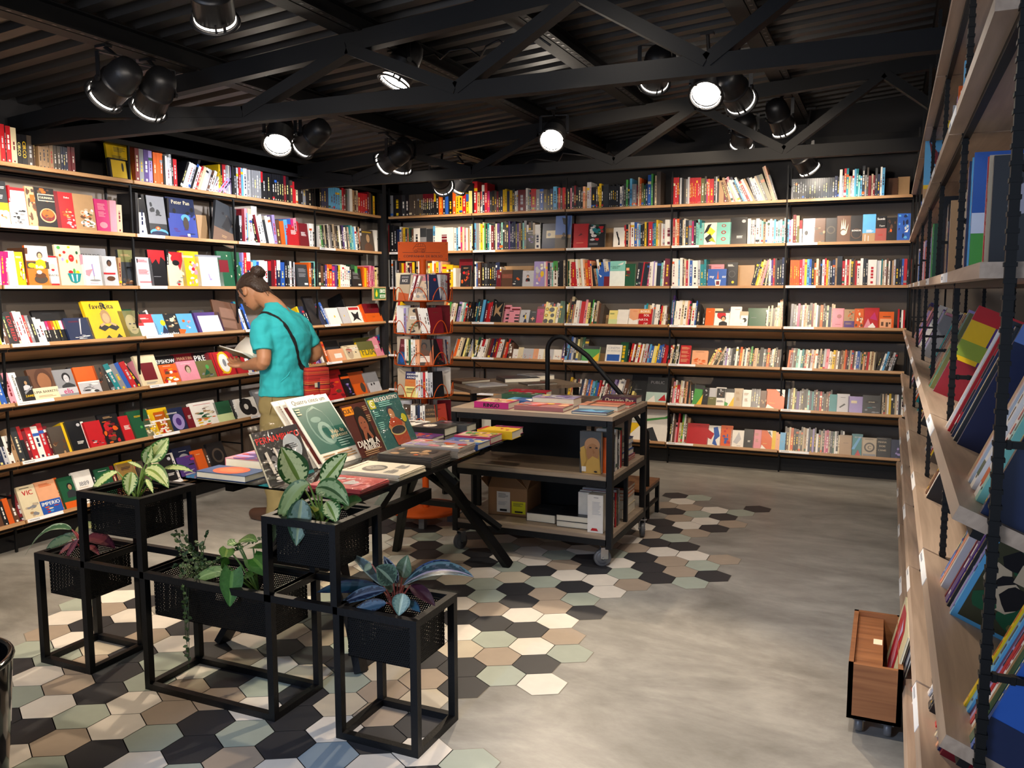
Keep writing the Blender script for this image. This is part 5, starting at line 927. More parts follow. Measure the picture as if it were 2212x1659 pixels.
side_cover(-1.72, 3, .195, .17, 'k', 'L,.45,.9,.4,1,g;E,.5,.55,.36,.3,9c9aa8;P,k,.1,.45,.4,.5,.55,.35,.3,.2;E,.75,.3,.24,.16,8d8c9c;N,.2,.1,.9,.3,kKg,8', 'black cover with a pale grey sculpted head, third shelf, nearest right bay', off=.046)
side_cover(-3.50, 3, .30, .17, 'k', 'E,.5,.3,.3,.3,z;T,.45,.34,.16,k,hi;N,.1,.5,.9,.9,pRk,10', 'dark cover with a pale disc and lower-case letters, third shelf, third right bay', off=.05)
side_cover(-2.80, 3, .25, .16, 'z', 'P,8a9498,.2,.6,.9,.5,.9,.7;T,.5,.2,.22,K,b', 'sand-coloured cover with a thin letter b, third shelf, second right bay', off=.06)
side_cover(-4.62, 2, .325, .17, 's', 'R,0,.0,1,.35,T;P,R,.1,1,.9,.4,.9,.3,.2,.7;R,0,.3,1,.36,y', 'tall blue-grey cover with a red streak, second shelf, fourth right bay', off=.01)
side_cover(-2.93, 4, .29, .24, 'p', 'R,0,0,.3,1,y;R,0,.45,1,.62,8aa038;E,.7,.5,.3,.16,k;R,0,0,1,.4,7c1c28;R,0,.84,1,1,r', 'purple, mustard and green cover leaning back, fourth shelf, second right bay')
side_cover(-2.07, 4, .27, .2, 'K', 'R,0,.1,.5,.2,r;R,.5,.2,1,.3,r;R,0,.4,.5,.5,r;R,.5,.5,1,.6,r;R,0,.7,.5,.8,r;R,.5,.8,1,.9,r;E,.6,.25,.2,.2,6a5058', 'charcoal cover with red checks, fourth shelf, nearest right bay', off=.034)
side_cover(-1.945, 4, .27, .22, 'B', 'R,0,.86,1,1,5a78b8;N,.3,.1,.9,.5,BkB,4', 'plain navy cover in the middle of the fourth shelf, nearest right bay', off=.04)
side_cover(-1.33, 4, .29, .22, 'B', 'R,0,.86,1,1,5a78b8;E,.8,.1,.5,.2,1c5a88;P,o,.7,.35,1,.28,1,.55,.85,.52', 'navy cover with an orange corner patch at the near end, fourth right shelf', off=.03)
side_cover(-3.17, 4, .27, .2, 'v', 'T,.5,.35,.18,o,ale;P,o,.1,.7,.6,.9,.7,.75,.4,.7;R,0,0,1,.2,w', 'violet cover with orange lettering, fourth shelf, second right bay')
side_cover(-1.875, 5, .28, .22, 's', 'R,.05,.03,.97,.97,3c3c2a;N,.05,.05,.95,.95,dGkzk,30;R,.3,.42,1,.56,z;T,.65,.49,.06,k,TERRESTE;P,z,.55,.2,.62,.3,.6,.1', 'pale blue bordered cover with dark tree photo, fifth shelf, nearest right bay', off=.04)
side_cover(-2.035, 5, .26, .18, 'l', 'P,p,.2,.2,.22,.2,.3,.5,.28,.5;P,p,.5,.3,.52,.3,.7,.4,.66,.42;P,p,.4,.7,.42,.7,.5,.9,.48,.9', 'pale cover with purple brush strokes, fifth shelf, nearest right bay', off=.03)
side_cover(-2.91, 5, .27, .2, 'k', 'T,.5,.5,.12,z,SOBE', 'black cover with dim beige letters, fifth shelf, second right bay', off=.03)
side_cover(-1.315, 5, .29, .22, 'b', 'R,0,0,1,.2,B;L,.1,.9,.6,2,w', 'blue cover closing the near end of the fifth shelf, nearest right bay', off=.035)
flush()
ob = STUFF.build('packed_books', ['cover', 'matte']); tag(ob, 'small packed book spines filling the far shelves of all three walls', 'books', None, 'stuff')
print('books individual', NIND)
# ------------------------------------------------------------------ helpers for points taken from the photo
def ray(px, py): return (FWD*FPX + RGT*(px-IW/2) + UP*(IH/2-py)).normalized()
def on_y(px, py, Y): r = ray(px, py); return EYE + r*(Y/r.y)
def on_z(px, py, z): r = ray(px, py); return EYE + r*((z-EYE.z)/r.z)
RF = random.Random(21)
# ------------------------------------------------------------------ glass table on trestles
T0, T1, TY0, TY1, TZ = -2.77, -1.86, 2.70, 4.338, .740
tb = empty('display_table', (-2.31, 3.58, 0), 'long glass-topped table on black wooden trestles, laid with magazines and books', 'table')
b = MB(); b.box(T0, T1, TY0, TY1, TZ-.010, TZ); b.build('glass_top', 'glass', tb)
for (ya, yt, ym) in ((2.744, 3.05, 'a'), (4.20, 3.92, 'b')):
    for fx in (-2.63, -1.895):
        b = MB(); s = 1 if fx > -2.3 else -1
        b.bar((fx, ya, 0), (-2.31+s*.03, yt, .70), .062, .032, up=(1, 0, 0)); b.bar((fx-s*.045, ya+(.02 if ym == 'a' else -.02), 0.22), (-2.31-s*.02, yt, .60), .03, .026, up=(1, 0, 0)); b.build('leg', 'steel', tb)
    b = MB(); b.bar((-2.70, yt, .705), (-1.92, yt, .705), .05, .04); b.bar((-2.55, yt, .52), (-2.31, yt, .70), .03, .03); b.bar((-2.07, yt, .52), (-2.31, yt, .70), .03, .03); b.bar((-2.47, (ya+yt)/2, .36), (-2.15, (ya+yt)/2, .36), .04, .03); b.build('cross_arm', 'steel', tb)
b = MB(); b.bar((-2.31, 2.95, .705), (-2.31, 4.05, .705), .04, .05); b.bar((-2.31, 2.93, .42), (-2.31, 4.02, .42), .05, .06); b.bar((-2.31, 3.48, .43), (-2.31, 3.05, .69), .04, .04); b.bar((-2.31, 3.48, .43), (-2.31, 3.92, .69), .04, .04)
b.bar((-2.0, 2.82, .69), (-2.0, 4.15, .69), .045, .05); b.bar((-2.62, 2.82, .69), (-2.62, 4.15, .69), .045, .05); b.build('stretcher', 'steel', tb)
# standing magazines: bottom edge on x = xb, spanning y0..y1, leaning back by `lean` degrees towards -x
def standing(x, y0, y1, h, lean, c, spec, label, th=.006, copies=1, sleeve=False, back='c', z=TZ, name='magazine', cat='magazine', seed=1):
    B = Matrix((V((0, 1, 0)), V((-1, 0, 0)), V((0, 0, 1)))).transposed().to_4x4(); B.translation = V((x, y0, z+.002)); M = B @ Matrix.Rotation(R(-lean), 4, 'X')
    mb = MB(); book_face(mb, M, y1-y0, h, th, c, spec, random.Random(seed), spine=back)
    o = mb.build(name, ['cover', 'matte'], origin=M @ V(((y1-y0)/2, 0, 0))); tag(o, label, cat)
    if sleeve:
        s = MB(); w = y1-y0; n = 7; vs = []; rs = random.Random(seed)
        for i in range(n+1):
            for j in range(n+1):
                vs.append((-.012+(w+.03)*i/n+rs.uniform(-.003, .003), -.006+rs.uniform(-.003, .002), -.008+(h+.035)*j/n+rs.uniform(-.004, .004)))
        s.add(vs, [(i*(n+1)+j, (i+1)*(n+1)+j, (i+1)*(n+1)+j+1, i*(n+1)+j+1) for i in range(n) for j in range(n)], M=M, smooth=True)
        s.build('plastic_sleeve', 'film', o)
    # acrylic easel it leans on
    e = MB(); e.box(.03, (y1-y0)-.03, th+.002, th+.005, 0, h*.75, M=M)
    e.box(x-.30*math.sin(R(lean))-.04, x+.03, y0+.03, y1-.03, z+.0005, z+.003)
    e.box(x+.022, x+.025, y0+.03, y1-.03, z+.001, z+.02)
    tag(e.build('easel', 'film'), 'clear acrylic easel holding up the '+cat+' '+label.split(' with ')[-1][:0]+'facing the room, '+{1: 'nearest end', 2: 'second along', 3: 'third along', 4: 'far end'}[seed], 'easel', 'clear easels on the glass table')
    return o
standing(-2.283, 2.695, 2.985, .235, 24, 'K', 'R,0,.9,1,1,3a3a3e;T,.5,.83,.105,f03434,PERNAMBUCO;E,.74,.6,.2,.2,b8c4cc;L,.62,.65,.25,3,K;F,.62,.52,.07,g,k,g;N,.05,.05,.6,.62,lgKw,26;P,r,.38,.36,.5,.42,.46,.3,.36,.28;P,r,.5,.12,.62,.16,.55,.06;P,w,.1,.6,.16,.62,.2,.2,.14,.2;P,w,.3,.66,.34,.66,.4,.3,.34,.3;R,.84,.02,.98,.08,t', 'shrink-wrapped dark magazine titled in red with scribbled white figures, standing at the glass table edge', sleeve=True, seed=1, th=.012)
for k in range(3):
    standing(-2.300-.024*k, 3.09-.03*k, 3.40-.03*k, .37-.008*k, 37, 'w', ('R,0,0,1,1,ece7dc;T,.5,.945,.075,k,Quatro_cinco_um;R,.05,.19,.97,.88,2f6258;E,.45,.56,.26,.34,6f948a;E,.46,.57,.24,.32,2f6258;N,.25,.3,.7,.8,2f6258'.replace('N,.25,.3,.7,.8,2f6258', 'E,.4,.66,.12,.05,6f948a;E,.48,.45,.17,.2,7fa096;E,.48,.46,.08,.12,2f6258;P,7fa096,.3,.78,.5,.86,.66,.74,.5,.82') + ';T,.72,.45,.07,c,Vida_de;T,.72,.39,.07,c,professor;L,.6,.33,.34,4,8fb0a6;L,.07,.14,.3,3,T;L,.42,.14,.5,3,T;L,.07,.83,.12,3,c') if k == 0 else 'R,0,0,1,1,ece7dc;L,.1,.9,.8,2,R',
             ('front newspaper with a green bearded-man cover, standing on the glass table', 'second newspaper sheaf, just behind the green-covered one', 'rearmost newspaper sheaf behind the green-covered one')[k], th=.006, seed=2 if k == 0 else 2, name='newspaper', cat='newspaper') if k == 0 else None
for k in (1, 2):
    B = Matrix((V((0, 1, 0)), V((-1, 0, 0)), V((0, 0, 1)))).transposed().to_4x4(); B.translation = V((-2.300-.022*k, 3.09-.022*k, TZ+.004)); M = B @ Matrix.Rotation(R(-37), 4, 'X')
    mb = MB(); book_face(mb, M, .31, .365, .005, 'ece7dc', 'R,.03,.05,.97,.9,7c3a34' if k == 1 else 'L,.1,.9,.8,3,T', RF); tag(mb.build('newspaper', ['cover', 'matte'], origin=M @ V((.15, 0, 0))), ('white newspaper edge showing just behind the green-covered newspaper', 'rearmost folded newspaper leaning behind the green-covered one')[k-1], 'newspaper')
standing(-2.275, 3.344, 3.555, .275, 27, '4a201a', 'T,.2,.86,.01,w,;R,.02,.8,.4,.96,e08a1a;T,.21,.88,.11,k,CULT;E,.58,.66,.24,.36,140e0c;P,140e0c,.36,.75,.3,.3,.45,.15,.85,.2,.85,.7;E,.56,.58,.16,.22,8a5038;E,.5,.62,.025,.012,k;E,.63,.62,.025,.012,k;E,.56,.52,.05,.014,7a2c28;P,8a5038,.44,.5,.38,.3,.46,.28,.56,.46;P,8a5038,.66,.48,.74,.32,.66,.28,.56,.46;L,.78,.9,.18,3,T;L,.78,.72,.18,4,T;T,.45,.25,.17,w,DJAMILA;T,.52,.15,.105,w,RIBEIRO;L,.15,.09,.75,3,T', 'brown magazine with an orange title box and a woman resting her chin on her hands', th=.004, seed=3)
standing(-2.27, 3.56, 3.86, .29, 27, '1f5a58', 'R,.02,.78,.2,.95,b8b82c;T,.11,.87,.13,w,C;T,.58,.93,.075,w,REI_DO_RITMO;L,.3,.86,.5,3,a;L,.05,.7,.2,3,a;L,.05,.5,.18,4,a;E,.55,.68,.1,.09,2a3040;E,.55,.62,.085,.1,b07a50;P,a8401e,.32,.42,.46,.55,.64,.55,.8,.42,.78,.04,.36,.04;P,b07a50,.3,.4,.36,.44,.44,.3,.36,.24;P,b07a50,.82,.4,.76,.44,.68,.3,.74,.24;E,.55,.3,.24,.09,c8b070;E,.55,.31,.215,.075,22242a;E,.86,.5,.08,.08,c8c41c', 'teal magazine in plastic with a capped drummer in an orange shirt', th=.006, sleeve=True, seed=4)
# lying publications. x0..x1, y0..y1, stack of n copies
def lying(x0, x1, y0, y1, c, spec, label, th=.02, n=1, z=TZ, turn=0, name='book', cat='book', group=None, film_=False, title=None, rot=90, lab2=None):
    zz = z+.0005; out = []
    for k in range(n):
        j = RF.uniform(-.004, .004) if n > 1 else 0
        w, l = (y1-y0, x1-x0) if rot in (90, -90) else (x1-x0, y1-y0)
        cx, cy = (x0+x1)/2+j, (y0+y1)/2+j
        M = Matrix.Translation((cx, cy, zz)) @ Matrix.Rotation(R(rot+turn+(RF.uniform(-2, 2) if n > 1 else 0)), 4, 'Z') @ Matrix.Translation((-w/2, -l/2, 0))
        mb = MB(); flat_book(mb, M, w, l, th, c, spec if k == n-1 else 'L,.1,.9,.5,1,g', RF)
        if title:
            S = M @ Matrix(((0, 0, -1, 0), (-1, 0, 0, l), (0, 1, 0, 0), (0, 0, 0, 1)))
            text(mb, S, title[0], l/2, th/2, th*.62, title[1], .0008, bold=.12)
        if rot in (90, -90) and False: pass
        o = mb.build(name, ['cover', 'matte'], origin=(cx, cy, zz))
        if n == 1: tag(o, label, cat, group)
        elif k == n-1: tag(o, 'topmost '+label, cat, group)
        else: tag(o, (lab2 or cat)+' ' + ('lowest' if k == 0 else ORD[k+1]+' from the bottom')+' of that pile', cat, group)
        if film_ and k == n-1:
            s = MB(); q = 8; vs = []
            for i in range(q+1):
                for j2 in range(q+1): vs.append((-.02+(w+.05)*i/q, -.02+(l+.05)*j2/q, th+.003+RF.uniform(0, .006)))
            s.add(vs, [(i*(q+1)+j2, (i+1)*(q+1)+j2, (i+1)*(q+1)+j2+1, i*(q+1)+j2+1) for i in range(q) for j2 in range(q)], M=M, smooth=True); s.build('plastic_sleeve', 'film', o)
        zz += th+.0004; out.append(o)
    return zz
lying(-2.71, -2.44, 2.72, 2.86, '2a4a7c', 'E,.5,.5,.32,.25,d05a30;E,.5,.5,.22,.14,e07848;L,.4,.55,.2,2,q', 'thick blue book with an orange oval, front left corner of the glass table', th=.028, rot=0)
lying(-2.74, -2.46, 2.93, 3.13, 'P', 'N,0,0,1,1,PovrpP,26;L,.2,.7,.4,2,w', 'thick book with white pages and pink-orange art, behind the blue oval one', th=.045, rot=0)
lying(-2.73, -2.50, 3.22, 3.40, 'c', 'N,.0,.0,1,1,coTw,12', 'cream book half hidden behind the standing newspapers', th=.03, rot=0)
lying(-2.14, -1.885, 2.745, 2.955, 'b8484c', 'N,0,0,1,1,rPlrw,26;L,.3,.8,.4,2,w', 'red and pink shrink-wrapped magazine at the near right of the glass table', th=.005, n=3, film_=True, name='magazine', cat='magazine', group='pile of red shrink-wrapped magazines', lab2='red and pink shrink-wrapped magazine,')
lying(-2.16, -1.865, 3.00, 3.225, 'dcd5c4', 'E,.42,.6,.28,.24,4a4844;E,.44,.6,.16,.2,98928a;E,.4,.64,.03,.02,k;E,.5,.64,.03,.02,k;T,.5,.93,.07,k,Quatro_cinco_um;L,.1,.3,.35,5,g;L,.55,.3,.35,5,g', 'white newspaper with a grey portrait, lying between red and dark magazine piles', th=.0045, n=5, name='newspaper', cat='newspaper', group='pile of white portrait newspapers', lab2='white portrait newspaper,')
lying(-2.155, -1.87, 3.285, 3.475, '3c3734', 'N,.0,.1,1,.9,nxKTk,24;E,.15,.35,.06,.06,o;L,.3,.3,.5,2,T', 'dark brown illustrated magazine in the middle of the glass table', th=.0075, n=6, name='magazine', cat='magazine', group='pile of dark magazines', lab2='dark illustrated magazine,')
lying(-2.175, -1.86, 3.53, 3.72, 'b0a8a4', 'N,.0,.0,1,1,lrPvgwo,34;L,.3,.85,.4,2,w', 'red and violet shrink-wrapped magazine beyond the dark pile', th=.0075, n=6, film_=True, name='magazine', cat='magazine', group='pile of violet shrink-wrapped magazines', lab2='red and violet shrink-wrapped magazine,')
lying(-2.08, -1.865, 3.755, 3.905, 'b', 'N,.0,.0,1,.7,cYslc,14;L,.2,.85,.6,1,w', 'blue and cream comic beyond the violet magazine pile', th=.030)
lying(-2.095, -1.88, 3.935, 4.085, 'b03060', 'R,.06,.06,.94,.94,d8b8a0;N,.05,.05,.95,.95,yPwrne,30', 'magenta-edged comic with small crowded figures', th=.034)
lying(-2.04, -1.83, 4.10, 4.222, 'e2b81c', 'N,.2,.1,.8,.5,roy,10;R,0,.9,1,1,r', 'bright yellow book with a pink-red edge', th=.044)
lying(-2.03, -1.865, 4.235, 4.335, 'c04a78', 'N,0,0,.6,1,yoBmr,16;L,.65,.8,.3,3,w', 'yellow and crimson book at the far right end of the glass table', th=.034)
lying(-2.43, -2.215, 4.05, 4.20, '20201f', 'E,.5,.62,.3,.26,e8dccb;E,.42,.62,.05,.03,k;E,.6,.62,.05,.03,k;R,.1,.05,.9,.2,2a2a28', 'thick black-spined book with a pale face cover', th=.042)
lying(-2.39, -2.16, 4.21, 4.335, '3a3c40', 'N,.1,.1,.9,.9,PkRn,12', 'dark book beside the pale face one, far end of the glass table', th=.04)
lying(-2.60, -2.44, 3.96, 4.12, '8ca01e', 'L,.1,.8,.5,2,w', 'lime green book tucked behind the drummer magazine', th=.035)
lying(-2.40, -2.20, 3.885, 4.02, '5a2a6a', 'N,.05,.05,.95,.95,rBpob,18', 'purple and red paperback in front of the pale face book', th=.018)
lying(-2.68, -2.46, 4.14, 4.33, 'e8e4dc', 'N,.1,.1,.9,.9,kgl,8', 'white book with black brush marks at the far end of the table', th=.03)
# ------------------------------------------------------------------ wheeled trolley
CZ = [.145, .50, .835]
ct = empty('book_trolley', (-1.84, 4.70, 0), 'black steel three-tier trolley with grey wooden shelves on casters', 'trolley')
X0, X1, Y0, Y1 = -2.33, -1.345, 4.345, 5.06; P = .034
b = MB()
for x in (X0+.017, X1-.017):
    for y in (Y0+.017, Y1-.017): b.bar((x, y, .12), (x, y, .835), P)
    b.bar((x, Y0+.017, .835-.017), (x, Y1-.017, .835-.017), P); b.bar((x, Y0+.03, .155), (x, Y1-.03, .155), P); b.bar((x, Y0+.03, .485), (x, Y1-.03, .485), P)
    b.bar((x, (Y0+Y1)/2-.03, .15), (x, (Y0+Y1)/2-.03, .83), .022)
for y in (Y0+.017, Y1-.017):
    b.bar((X0+.03, y, .835-.017), (X1-.03, y, .835-.017), P); b.bar((X0+.03, y, .155), (X1-.03, y, .155), P); b.bar((X0+.03, y, .485), (X1-.03, y, .485), P)
b.build('frame', 'steel', ct)
for z, nm in ((.835, 'top_board'), (.502, 'shelf_board'), (.172, 'shelf_board')):
    b = MB(); i = 0 if nm == 'top_board' else .004
    b.box(X0+i, X1-i, Y0+i, Y1-i, z, z+.024); b.build(nm, 'grey_x', ct)
b = MB(); b.box(X0+.05, X1-.30, 4.78, 4.79, .526, .80); b.box(X0+.05, X1-.04, 4.78, 4.79, .196, .47); b.build('divider_panel', 'beam', ct)
for (x, y, a) in ((X1-.055, 4.425, -1.05), (X1-.03, 5.08, .4), (X0+.04, 4.40, -.3), (X0+.04, 5.0, .2)):
    M = Matrix.Translation((x, y, 0)) @ Matrix.Rotation(a, 4, 'Z') @ Matrix.Translation((0, -.02, 0))
    w = MB(); Mw = M @ Matrix.Translation((0, 0, .05)) @ Matrix.Rotation(R(90), 4, 'Y')
    w.lathe([(.012, -.014), (.034, -.014), (.036, -.011), (.036, .011), (.034, .014), (.012, .014)], 24, mi=0, M=Mw)
    w.lathe([(.034, -.012), (.047, -.013), (.0495, -.008), (.0495, .008), (.047, .013), (.034, .012)], 32, mi=1, M=Mw)
    w.box(-.018, -.015, -.012, .03, .045, .11, mi=2, M=M); w.box(.015, .018, -.012, .03, .045, .11, mi=2, M=M); w.box(-.028, .028, -.01, .05, .108, .114, mi=2, M=M); w.tube([M @ V((-.022, 0, .05)), M @ V((.022, 0, .05))], .006, 8, mi=2)
    for k in range(6): w.box(-.0145, -.0142, -.003, .003, .014, .03, mi=2, M=M @ Matrix.Translation((0, 0, .05)) @ Matrix.Rotation(k*math.pi/3, 4, 'X'))
    w.build('caster_wheel', ['rubber', 'rubber', 'chrome'], ct)
CT = .859
lying(-2.205, -1.985, 4.395, 4.56, 'c02878', 'R,.04,.04,.96,.96,d8b494;N,.05,.05,.95,.95,PcToyn,22', 'magenta-spined RINGO book, front left of the trolley top', th=.036, z=CT, title=('RINGO', 'k'))
lying(-2.10, -1.93, 4.60, 4.74, '2c5a9c', 'P,w,0,0,.5,.4,1,0;R,0,.7,1,1,s', 'blue and white book behind the magenta-spined one', th=.026, z=CT)
lying(-2.21, -1.97, 4.79, 4.93, '386048', 'N,0,0,1,1,Gerwe,20', 'green leafy illustrated book, middle left of the trolley top', th=.035, z=CT)
lying(-2.23, -1.97, 4.945, 5.045, 'c01830', 'L,.2,.7,.5,2,w', 'red hardback with white pages at the back left of the trolley', th=.040, z=CT)
lying(-1.955, -1.655, 4.41, 4.59, 'a86868', 'N,0,0,1,1,Poqrg,24;E,.7,.4,.12,.12,y', 'rosy landscape-format book, front middle of the trolley top', th=.024, z=CT)
lying(-1.935, -1.67, 4.63, 4.77, '8a80a8', 'N,0,0,1,1,vwPlp,24;E,.2,.7,.1,.1,Y', 'thick lavender patterned book in the middle of the trolley', th=.048, z=CT, rot=0)
lying(-1.90, -1.63, 4.83, 5.0, '6a5a50', 'N,0,0,1,1,xnTk,16', 'dull brown large book at the back of the trolley top', th=.024, z=CT)
lying(-1.595, -1.39, 4.385, 4.52, '1c5a78', 'P,s,.1,.2,.4,.8,.6,.4,.9,.7,.8,.1;L,.2,.9,.5,1,w;R,0,0,1,.12,p', 'thin teal-blue book at the front right of the trolley', th=.013, z=CT, rot=0)
lying(-1.61, -1.375, 4.54, 4.70, 'c88468', 'R,.2,.0,.28,1,n;R,0,.45,1,.52,n', 'salmon book with brown bars on the trolley', th=.030, z=CT, rot=0)
lying(-1.60, -1.36, 4.72, 4.86, 'c83428', 'L,.4,.8,.5,2,R', 'flat bright red book between salmon and plum ones', th=.018, z=CT, rot=0)
lying(-1.585, -1.37, 4.90, 5.03, '4c2030', 'N,0,0,1,1,xgKn,14', 'plum book marked Octavio Paz, back right of the trolley', th=.038, z=CT, title=('Octavio Paz', 'c'))
# standing books at the open right end of the trolley, spines to +x
def end_books(z, y, items, deps=.2, lab=''):
    B0 = Matrix((V((0, 1, 0)), V((-1, 0, 0)), V((0, 0, 1)))).transposed().to_4x4()
    for k, (c, w, h) in enumerate(items):
        B = B0.copy(); B.translation = V((X1-.035+RF.uniform(-.008, .004), y, z)); mb = MB(); book_spine(mb, B, w*.96, h, deps, c, None, RF)
        s = size_word(w, h)+NAME[c]+' book '+('nearest the front post' if k == 0 else 'right of the '+NAME[items[k-1][0]]+' one')+', '+lab
        tag(mb.build('book', ['cover', 'matte'], origin=B @ V((w/2, .05, 0))), s, 'book', 'books filed at the open end of the trolley'); y += w
it = [('T', .02, .19), ('o', .016, .20), ('k', .014, .20), ('g', .018, .225), ('B', .014, .21), ('K', .012, .21), ('w', .03, .235), ('l', .02, .23), ('k', .02, .22), ('w', .014, .20), ('z', .012, .22), ('r', .022, .215), ('K', .014, .20), ('G', .02, .225)]
end_books(.526, 4.44, it[1:], .115, lab='trolley middle shelf')
it = [('w', .014, .2), ('R', .012, .2), ('w', .014, .205), ('k', .02, .2), ('r', .012, .2), ('l', .018, .21), ('x', .016, .21), ('T', .014, .205), ('g', .016, .21), ('k', .016, .215), ('n', .02, .22), ('w', .01, .22), ('k', .02, .225), ('d', .018, .225)]
end_books(.196, 4.475, it[:-5], lab='trolley bottom shelf')
standing(X1-.038, 4.386, 4.39, .01, 0, 'k', 'L,0,0,.1,1,k', 'x', seed=1) if False else None
# portrait book facing the front on the middle shelf, white slip-case on the bottom one
def facing(x0, x1, y, z, h, c, spec, label, th=.03, name='book'):
    B = Matrix.Translation((x0, y, z)); mb = MB(); book_face(mb, B, x1-x0, h, th, c, spec, RF); return tag(mb.build(name, ['cover', 'matte'], origin=(x0+(x1-x0)/2, y, z)), label, 'book')
facing(-1.55, -1.425, 4.40, .527, .235, '4a4a4c', 'R,0,.55,1,1,55575a;P,b08a40,.0,.5,.3,.62,.9,.6,1,.0,.1,.0;E,.58,.68,.36,.34,b88a64;E,.6,.5,.3,.42,a87850;P,c8a050,.2,.0,.95,.0,.9,.35,.6,.42,.35,.3;P,c8a050,.02,.6,.22,.66,.3,.3,.1,.1;E,.5,.62,.06,.03,k;E,.78,.62,.06,.03,k;P,9a6a44,.6,.6,.72,.5,.62,.47;R,.1,.04,.3,.16,e8e4dc;E,.75,.05,.08,.04,k', 'book with a painted bald old man with a golden beard, trolley middle shelf')
facing(-1.495, -1.405, 4.38, .197, .215, 'e6e2dc', 'L,.4,.92,.3,1,g;L,.3,.8,.6,10,l;P,r,.2,.05,.7,.05,.6,.12,.3,.12', 'white book with a red mark, upright at the front of the trolley bottom shelf', th=.09)
lying(-1.70, -1.51, 4.42, 4.66, 'k', 'L,.2,.5,.4,2,K', 'flat black-covered white-paged book, right pile of the trolley bottom', th=.035, n=2, z=.196, group='pile of black-covered books', lab2='black-covered white-paged book,', rot=0)
lying(-1.90, -1.72, 4.46, 4.68, 'K', 'L,.2,.5,.4,2,g', 'thick dark book right of the cardboard box', th=.05, z=.196, rot=0)
for k in range(3): lying(-1.55, X1-.045, 4.70, 4.86, '1c4a8c', 'L,.3,.5,.4,1,w', 'bright blue box-set volume', th=.034, z=.5265+.035*k, group='pile of blue volumes on the trolley') if False else None
z_ = lying(-1.56, X1-.045, 4.72, 4.95, 'b03038', 'L,.2,.5,.4,1,w', 'red book at the base of the blue volumes', th=.014, n=2, z=.5265, group='red books under the blue volumes', lab2='red book under the blue volumes,', rot=0)
lying(-1.56, X1-.05, 4.70, 4.93, '1a468a', 'R,.1,.2,.9,.4,2a5aa0', 'blue volume on the trolley middle shelf', th=.034, n=3, z=z_, group='pile of blue volumes on the trolley', lab2='blue volume on the trolley,', rot=0)
z_ = lying(-1.58, X1-.045, 4.72, 4.99, 'd8c8a8', 'N,.1,.1,.9,.9,cTn,8', 'cream book with brown patches at the trolley bottom right', th=.055, n=2, z=.196, group='pair of cream books', lab2='cream book with patches,', rot=0)
lying(-1.58, X1-.045, 4.72, 4.97, 'c86a3c', 'L,.2,.5,.4,1,w', 'orange-brown book above the cream pair', th=.02, n=3, z=z_, group='orange-brown books', lab2='orange-brown book above the cream pair,', rot=0)
# cardboard box with labels
bx = empty('cardboard_box', (-2.05, 4.66, .196), 'open brown cardboard box with white and yellow labels, trolley bottom shelf', 'box')
M = Matrix.Translation((-2.055, 4.665, .197)) @ Matrix.Rotation(R(4), 4, 'Z')
b = MB(); w, d, h, t = .125, .15, .165, .004
b.box(-w, w, -d, d, 0, t, M=M); b.box(-w, w, -d, -d+t, 0, h, M=M); b.box(-w, w, d-t, d, 0, h, M=M); b.box(-w, -w+t, -d, d, 0, h, M=M); b.box(w-t, w, -d, d, 0, h, M=M)
b.build('carton', 'card', bx)
for (p, q, r_, s) in ((( -w, -d, h), (w, -d, h), (w, -d+.09, h+.075), (-w, -d+.09, h+.075)), ((w, -d, h), (w, d, h), (w-.075, d, h+.06), (w-.075, -d, h+.06)), ((-w, -d, h), (-w, d, h), (-w-.05, d, h+.05), (-w-.05, -d, h+.05))):
    f = MB(); f.add([p, q, r_, s, tuple(V(p)+V((0, 0, .003))), tuple(V(q)+V((0, 0, .003))), tuple(V(r_)+V((0, 0, .003))), tuple(V(s)+V((0, 0, .003)))], [(0, 1, 2, 3), (7, 6, 5, 4), (0, 4, 5, 1), (1, 5, 6, 2), (2, 6, 7, 3), (3, 7, 4, 0)], M=M); f.build('flap', 'card', bx)
S = M @ Matrix(((1, 0, 0, -w), (0, 0, -1, -d-.001), (0, 1, 0, 0), (0, 0, 0, 1)))
b = MB(); art(b, S, 2*w, h, 'R,.22,.12,.56,.88,e4e0da', RF); art(b, S @ Matrix.Translation((0, 0, .001)), 2*w, h, 'L,.26,.8,.26,5,g;R,.3,.16,.48,.24,k;L,.26,.5,.26,4,l', RF); b.build('address_label', 'matte', bx)
b = MB(); art(b, S, 2*w, h, 'R,.6,.1,.95,.55,e0dc1c', RF); art(b, S @ Matrix.Translation((0, 0, .001)), 2*w, h, 'L,.64,.48,.28,4,d;R,.68,.14,.88,.2,k', RF); b.build('yellow_label', 'matte', bx)
# ------------------------------------------------------------------ dark table behind
M = Matrix.Translation((-2.61, 5.16, 0)) @ Matrix.Rotation(math.atan2(.73, .61), 4, 'Z')
bt = empty('side_table', (-2.6, 5.75, 0), 'dark wooden-topped table in shadow behind the orange rack', 'table')
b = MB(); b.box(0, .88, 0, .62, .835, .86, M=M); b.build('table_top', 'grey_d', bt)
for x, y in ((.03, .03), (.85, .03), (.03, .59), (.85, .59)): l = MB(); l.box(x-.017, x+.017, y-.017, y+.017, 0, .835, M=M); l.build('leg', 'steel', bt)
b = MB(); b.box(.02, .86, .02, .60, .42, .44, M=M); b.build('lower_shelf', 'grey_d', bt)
def on_side(x, y, w, l, th, c, spec, label, a=0, z=.86):
    Mq = M @ Matrix.Translation((x, y, z+.0005)) @ Matrix.Rotation(R(a), 4, 'Z'); mb = MB(); flat_book(mb, Mq, w, l, th, c, spec, RF); tag(mb.build('book', ['cover', 'matte'], origin=Mq @ V((w/2, l/2, 0))), label, 'book')
